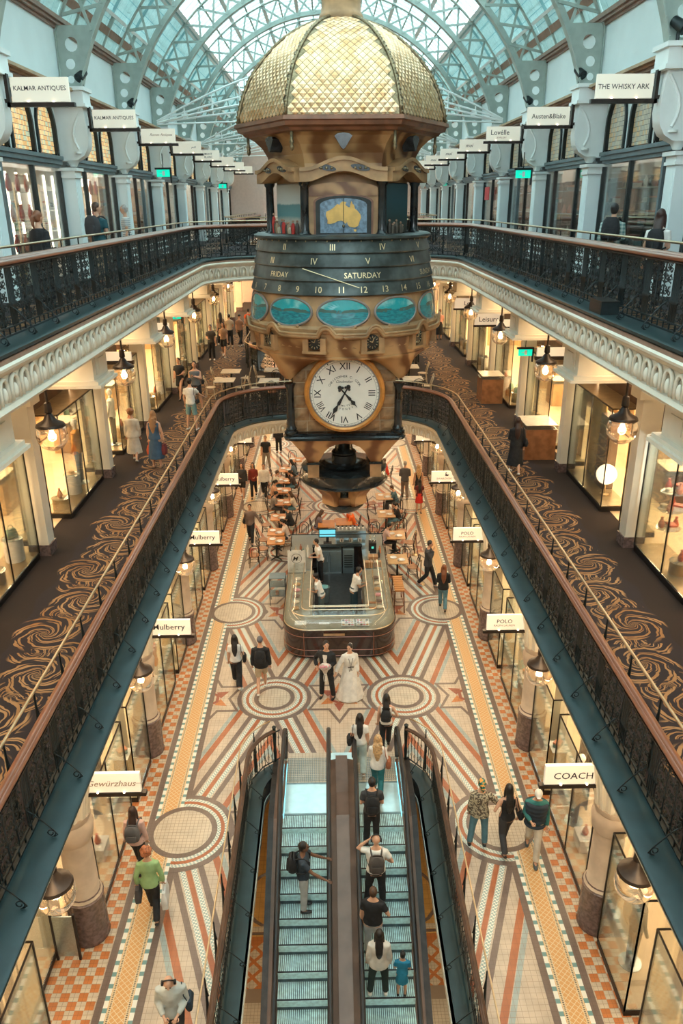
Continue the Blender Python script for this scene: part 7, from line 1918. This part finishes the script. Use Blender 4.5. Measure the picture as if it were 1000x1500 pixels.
# by the escalator landing
P = person('woman with long black hair, white top and pale jeans walking away past the escalators', .45, 14.75, .02, .0, 1.64, 'walk', ('fwd', 'down'), skin, ('short', whitec), ('wide', C('pale_jeans', (.42, .50, .48))), ('long', hairk), whitec)
shoulderbag(P, -1, black, 'small black bag on the left of the woman in pale jeans')
P = person('woman in a white tank top with a black backpack at the escalator top', 1.12, 15.5, .0, -.1, 1.66, 'walk2', ('down', 'hip'), skin, ('tank', whitec), ('trousers', black), ('long', hairk), rubber); backpack(P, black, 'black backpack on the woman in a white tank top', .85)
P = person('woman with wavy blonde hair, white shirt and teal jeans stepping off the escalator', .82, 13.95, .02, -.1, 1.66, 'walk', ('swf', 'down'), skin, ('long', whitec), ('trousers', teal_d), ('wavy', hairy), C('tan_shoe', (.35, .2, .12)))
shoulderbag(P, 1, C('tan_leather_bag', (.28, .09, .04)), 'tan leather shoulder bag of the blonde woman')
def stepz(y):
    k = 0
    while not (YT-.38-.4*k <= y): k += 1
    return (0 if k == 0 else -.231*k+.11)+.03
def rider(label, x, y, rz, **k): return person(label, x, y, stepz(y-.05), rz, **k)
P = rider('man in a dark t-shirt with a black backpack, first on the right escalator', .62, 12.62, 0, H=1.74, arms=('fwd', 'fwd'), top=('short', dkgrey), bot=('trousers', black)); backpack(P, black, 'black backpack on the first man on the right escalator')
P = rider('bald man in a white t-shirt holding his headphones, second on the right escalator', .66, 11.72, 0, H=1.78, pose='apart', arms=('up', 'hip'), top=('short', whitec), bot=('trousers', black), hair=('bald', None), build=1.1); backpack(P, C('brown_grey_backpack', (.07, .06, .055)), 'brown-grey backpack on the bald man'); headphones(P, 'black headphones on the bald man on the escalator')
P = rider('man in a black t-shirt leaning at the left of the right escalator', .56, 10.95, -.15, H=1.72, arms=('down', 'hip'), top=('short', black), bot=('trousers', lgrey), hair=('short', hairb), build=1.15)
P = rider('woman in a cream hooded top with long dark hair on the right escalator', .64, 10.28, -.05, H=1.64, pose='apart', arms=('down', 'down'), top=('loose', C('cream_hoodie', (.62, .58, .52))), bot=('trousers', C('dark_green_trousers', (.015, .03, .03))), hair=('long', hairk), shoe=whitec, build=1.05)
P = rider('small child in a bright blue dress beside the woman in cream', 1.08, 10.24, -.1, H=1.12, arms=('fwd', 'fwd'), top=('short', C('bright_blue_dress', (.02, .22, .36))), bot=('skirt', C('bright_blue_dress')), hair=('short', hairk), shoe=rubber)
P = rider('man in dark clothes with a backpack riding the left escalator, hands on the rail', -.80, 11.62, -PI/2, H=1.76, pose='stand', arms=('rail', 'rail'), sk=skin2, top=('short', navy), bot=('trousers', lgrey), hair=('short', hairk)); backpack(P, black, 'bulky black backpack on the man on the left escalator')
# kiosk staff
P = person('barista with tied dark hair and white shirt bending at the left of the kiosk case', -.50, 22.1, .02, 1.3, 1.62, 'stand', ('fwd', 'fwd'), skin, ('short', whitec), ('trousers', C('grey_blue_trousers', (.12, .17, .18))), ('bun', hairk), rubber, lean=.3)
P = person('barista in a white shirt and dark apron serving at the right of the kiosk', .55, 22.3, .02, -1.2, 1.72, 'stand', ('fwd', 'fwd'), skin, ('short', whitec), ('wide', C('dark_teal_apron', (.02, .05, .07))), ('short', hairk), rubber, lean=.25)
P = person('barista in a white shirt at the coffee bottles on the kiosk left side', -.55, 24.7, .02, 1.8, 1.70, 'stand', ('fwd', 'fwd'), skin, ('short', whitec), ('trousers', black), ('short', hairk), rubber, lean=.2)
# ground floor, beyond
person('man in a black t-shirt and grey trousers at the far left of the ground floor', -3.42, 37.4, 0, PI, 1.78, 'apart', ('down', 'down'), skin, ('short', black), ('trousers', C('grey_brown_trousers', (.28, .23, .18))), ('short', hairb), whitec)
P = person('woman in a dark top and black shorts, leftmost of three walking together', -4.2, 33.3, 0, PI, 1.70, 'walk', ('down', 'fwd'), skin, ('jacket', dkgrey), ('shorts', black), ('long', hairk), whitec)
person('woman in a dark red top and black trousers, middle of three walking together', -3.7, 33.4, 0, PI, 1.68, 'walk2', ('fwd', 'down'), skin, ('long', C('dark_red_top', (.22, .03, .02))), ('trousers', black), ('long', hairk), rubber)
person('woman in a long white top and dark cardigan, rightmost of three walking together', -3.2, 33.3, 0, PI, 1.66, 'walk', ('down', 'down'), skin, ('loose', whitec), ('trousers', black), ('short', hairk), whitec)
P = person('woman in a brown-grey top walking towards the camera left of the cafe tables', -3.35, 28.2, 0, PI, 1.68, 'walk', ('out', 'down'), skin, ('long', C('brown_grey_top', (.17, .12, .10))), ('trousers', black), ('short', hairk), rubber); shoulderbag(P, 1, black, 'black bag of the woman in brown-grey')
person('person in black almost hidden behind the clock column at the far left', -2.95, 40.2, 0, PI, 1.75, 'stand', ('down', 'down'), skin, ('jacket', black), ('trousers', black), ('short', hairk), rubber)
person('grey-haired man in a charcoal jumper walking away at the far right', 3.2, 32.9, 0, 0, 1.82, 'walk', ('fwd', 'fwd'), skin, ('long', C('charcoal_jumper', (.09, .09, .10))), ('trousers', C('taupe_trousers', (.20, .15, .12))), ('short', hairg), rubber)
person('blonde woman in a black dress walking away at the far right', 3.78, 32.6, 0, 0, 1.74, 'walk2', ('down', 'down'), skin, ('tank', black), ('skirt', black), ('wavy', hairy), rubber)
person('woman in a red skirt with long black hair walking away behind the blonde woman', 3.66, 31.1, 0, 0, 1.60, 'stand', ('fwd', 'fwd'), skin, ('short', C('dark_maroon_top', (.12, .02, .02))), ('skirt', C('red_skirt', (.62, .03, .02))), ('long', hairk), rubber)
# seated guests: place, colour, turn
ST = [(-2.82, 33.5, -1, 'white_t', (.66, .62, .55), hairb), (-2.80, 32.2, -1, 'peach', (.60, .34, .22), hairk), (-2.70, 30.75, -1, 'grey_check', (.26, .23, .21), hairk), (-1.66, 30.75, 1, 'cream_stripe', (.66, .58, .48), hairb),
      (-1.76, 29.05, 1, 'black', (.02, .02, .02), hairk), (-1.84, 27.65, 1, 'pale_pink', (.66, .52, .42), hairk), (-1.80, 33.5, 1, 'dark_brown', (.06, .04, .035), hairk), (-1.82, 35.1, 1, 'denim_blue', (.10, .15, .2), hairk),
      (2.70, 31.3, 1, 'denim_shirt', (.07, .15, .20), hairb), (2.65, 29.3, 1, 'black_jumper', (.015, .015, .02), hairk), (1.85, 27.1, -1, 'pale_rose', (.62, .42, .36), hairk), (-.75, 28.55, 0, 'mauve_grey', (.18, .14, .16), hairb), (.78, 28.75, 2, 'bright_orange', (.75, .13, .02), hairk)]
for i, (x, y, q, nm, c, hm) in enumerate(ST):
    rz = {-1: -PI/2, 1: PI/2, 0: -PI/2, 2: PI/2}[q]; wh = {-1: 'left', 1: 'right'}.get(q, 'kiosk')
    person(f'seated guest in {nm.replace("_", " ")} {"at the tables behind the kiosk" if q in (0, 2) else ("at the left" if x < 0 else "at the right")+" cafe tables"}', x, y, .0, rz, 1.70, 'sit', ('table', 'table') if i % 3 else ('table', 'mouth'), skin if i % 4 else skin, ('short' if i % 2 else 'long', C(nm+'_cloth', c)), ('trousers', [denim, black, dkgrey][i % 3]), (['short', 'long', 'bun', 'pony'][(i*3) % 4], hm), rubber, lean=.28, nod=.2)
person('seated guest in a red shirt at the far right cafe tables', 2.55, 35.0, 0, PI/2, 1.72, 'sit', ('table', 'table'), skin, ('short', C('red_shirt', (.60, .04, .02))), ('trousers', whitec), ('short', C('thin_brown_hair', (.14, .08, .05), .6)), rubber, lean=.2)
place(ch, (2.58, 35.0, 0), PI/2, 'bentwood chair of the guest in the red shirt', 'chair', 'black bentwood cafe chairs')
for x, y in ((-.78, 28.55), (.80, 28.75)): place(ch, (x, y, 0), -PI/2 if x < 0 else PI/2, f'bentwood chair behind the kiosk, {"left" if x < 0 else "right"} of the clock foot', 'chair', 'black bentwood cafe chairs')
# first gallery
Z1 = 5.452
P = person('woman with curly brown hair in a long white dress, first gallery left', -5.98, 22.1, Z1, .1, 1.60, 'walk', ('down', 'down'), skin, ('loose', C('cream_dress', (.62, .56, .46))), ('dress', C('cream_dress')), ('curly', C('chestnut_hair', (.24, .10, .04), .5)), whitec, build=1.1)
P = person('woman with curly fair-brown hair in a long blue sleeveless dress, first gallery', -5.2, 21.5, Z1, -.1, 1.70, 'stand', ('down', 'bag'), skin, ('tank', C('blue_dress', (.05, .10, .17))), ('dress', C('blue_dress')), ('wavy', C('light_brown_hair', (.36, .19, .09), .5)), C('tan_shoe'), build=1.15)
handbag(P, 1, C('maroon_bag', (.18, .03, .03)), 'dark red bag in the right hand of the woman in the blue dress', .12, .3, -.2); handbag(P, 0, C('red_paper_bag', (.60, .10, .03)), 'bright red paper bag between the two women in dresses', .12, .26, -.22, 'shopping_bag', 'bag')
P = person('man in a white t-shirt and teal shorts with one hand on the brass rail', -4.82, 25.5, Z1, -.3, 1.78, 'apart', ('down', 'rail'), skin, ('short', whitec), ('shorts', C('teal_shorts', (.18, .32, .33))), ('short', hairk), whitec)
shoulderbag(P, 1, black, 'small black cross-body bag of the man at the brass rail', .09, .14)
person('woman in a short black dress facing the camera on the left of the first gallery', -6.0, 30.0, Z1, PI-.2, 1.64, 'walk', ('fwd', 'down'), skin, ('short', black), ('skirt', black), ('short', hairk), rubber)
P = person('man in a grey tank top and dark shorts at his strap, first gallery left', -5.1, 28.3, Z1, PI, 1.82, 'apart', ('cross', 'down'), skin, ('tank', C('slate_tank', (.12, .14, .16))), ('shorts', black), ('short', hairk), rubber, build=1.1); shoulderbag(P, -1, black, 'dark sling bag of the man in a grey tank top', .1, .16)
for i, (x, y, c, lab, bt) in enumerate(((-5.9, 38.1, (.05, .05, .05), 'dim figure in dark clothes by the dark shop window, first gallery left', 'trousers'), (-6.0, 42.6, (.30, .22, .15), 'person in tan top and black trousers in the group far along the left first gallery', 'trousers'), (-5.45, 41.9, (.45, .35, .25), 'person in a pale shirt, middle of the group far along the left first gallery', 'trousers'), (-4.9, 41.8, (.22, .12, .08), 'person in brown on the right of the group far along the left first gallery', 'trousers'), (-5.4, 38.9, (.35, .22, .14), 'woman in shorts by the dark shop window, first gallery left', 'shorts'), (-4.65, 44.2, (.70, .10, .02), 'person in a bright red top far along the left first gallery', 'trousers'))):
    person(lab, x, y, Z1, [PI, .3, 0, -.4, PI, 0][i], 1.72, ['stand', 'apart', 'stand', 'walk', 'walk', 'stand'][i], ('down', 'fwd'), skin, ('short', C('far_top_%d' % i, c)), (bt, black), (['short', 'long', 'short', 'cap', 'long', 'short'][i], hairk), whitec)
P = person('woman in a long black coat walking alone on the right of the first gallery', 5.02, 20.5, Z1, -.1, 1.66, 'walk', ('fwd', 'down'), skin, ('jacket', black), ('dress', black), ('long', C('dark_brown_hair')), whitec); shoulderbag(P, 1, black, 'black bag of the woman in the long black coat')
person('woman in a pale pink top and black skirt far along the right first gallery', 6.0, 43.5, Z1, .2, 1.66, 'stand', ('fwd', 'fwd'), skin, ('short', C('salmon_top', (.66, .34, .28))), ('dress', black), ('short', C('chestnut_hair')), rubber)
# upper gallery
Z2 = 10.852
P = person('woman with a reddish ponytail in a black hooded jacket on the upper left gallery', -5.25, 14.6, Z2, -.5, 1.66, 'stand', ('down', 'down'), skin, ('jacket', black), ('trousers', black), ('pony', C('auburn_hair')), rubber, build=1.1); shoulderbag(P, 1, black, 'black shoulder bag of the woman with the ponytail', .17, .2)
P = person('man with a grey backpack looking right on the upper left gallery', -5.4, 18.9, Z2, -.3, 1.80, 'stand', ('down', 'fwd'), skin, ('short', C('dark_teal_shirt', (.02, .09, .11))), ('trousers', khaki), ('short', hairb), rubber, turn=-.9); backpack(P, dkgrey, 'grey backpack on the man on the upper left gallery', 1.1)
stp = Mat('striped_tee', (.5, .5, .5), .8); _x, _y, _z = stp.coord(); stp.color(stp.mix((_z/.05).mod(1.0) > .6, (.62, .62, .60), (.22, .26, .28))); stp = stp.m
person('grey-haired man in a striped t-shirt facing left on the upper left gallery', -5.6, 22.4, Z2, PI/2+.2, 1.74, 'stand', ('down', 'down'), skin, ('short', stp), ('trousers', denim), ('short', hairg), rubber)
plaid = Mat('checked_shirt', (.3, .4, .4), .8); _x, _y, _z = plaid.coord(); plaid.color(plaid.mix(((_x/.07).mod(1.0) > .5)*.5+((_z/.07).mod(1.0) > .5)*.5, (.10, .22, .22), (.50, .58, .54))); plaid = plaid.m
P = person('person with black bobbed hair, checked shirt and black backpack on the upper right gallery', 5.4, 15.9, Z2, -.5, 1.70, 'stand', ('down', 'fwd'), skin, ('long', plaid), ('trousers', black), ('short', hairk), rubber); backpack(P, black, 'large black backpack on the person in a checked shirt', 1.15)
P = person('woman with long brown hair and a white t-shirt on the upper right gallery', 5.3, 13.4, Z2, -.6, 1.62, 'stand', ('down', 'fwd'), skin, ('short', whitec), ('trousers', black), ('long', C('dark_brown_hair')), rubber); backpack(P, black, 'black backpack on the long-haired woman, upper right gallery', .95)
# bake the voxel surfaces so every body and garment is one plain mesh
dg = bpy.context.evaluated_depsgraph_get()
res = [(o, bpy.data.meshes.new_from_object(o.evaluated_get(dg)), f) for o, f in bake]
for o, me, f in res:
    old = o.data; o.modifiers.clear()
    if f is not None and f.v:
        vs = [tuple(v.co) for v in me.vertices]; fs = [tuple(p.vertices) for p in me.polygons]; k = len(vs)
        m2 = bpy.data.meshes.new('body'); m2.from_pydata(vs+f.v, [], fs+[tuple(k+i for i in q) for q in f.f]); 
        for m_ in old.materials: m2.materials.append(m_)
        me = m2
    me.polygons.foreach_set('use_smooth', [True]*len(me.polygons)); me.name = o.name; o.data = me; bpy.data.meshes.remove(old)
[print('LONG', len(o['label'].split()), o.name, o['label']) for o in bpy.data.objects if 'label' in o and len(o['label'].split()) > 16]
print('triangles', sum(len(o.data.polygons) for o in bpy.data.objects if o.type == 'MESH'), 'objects', len(bpy.data.objects))
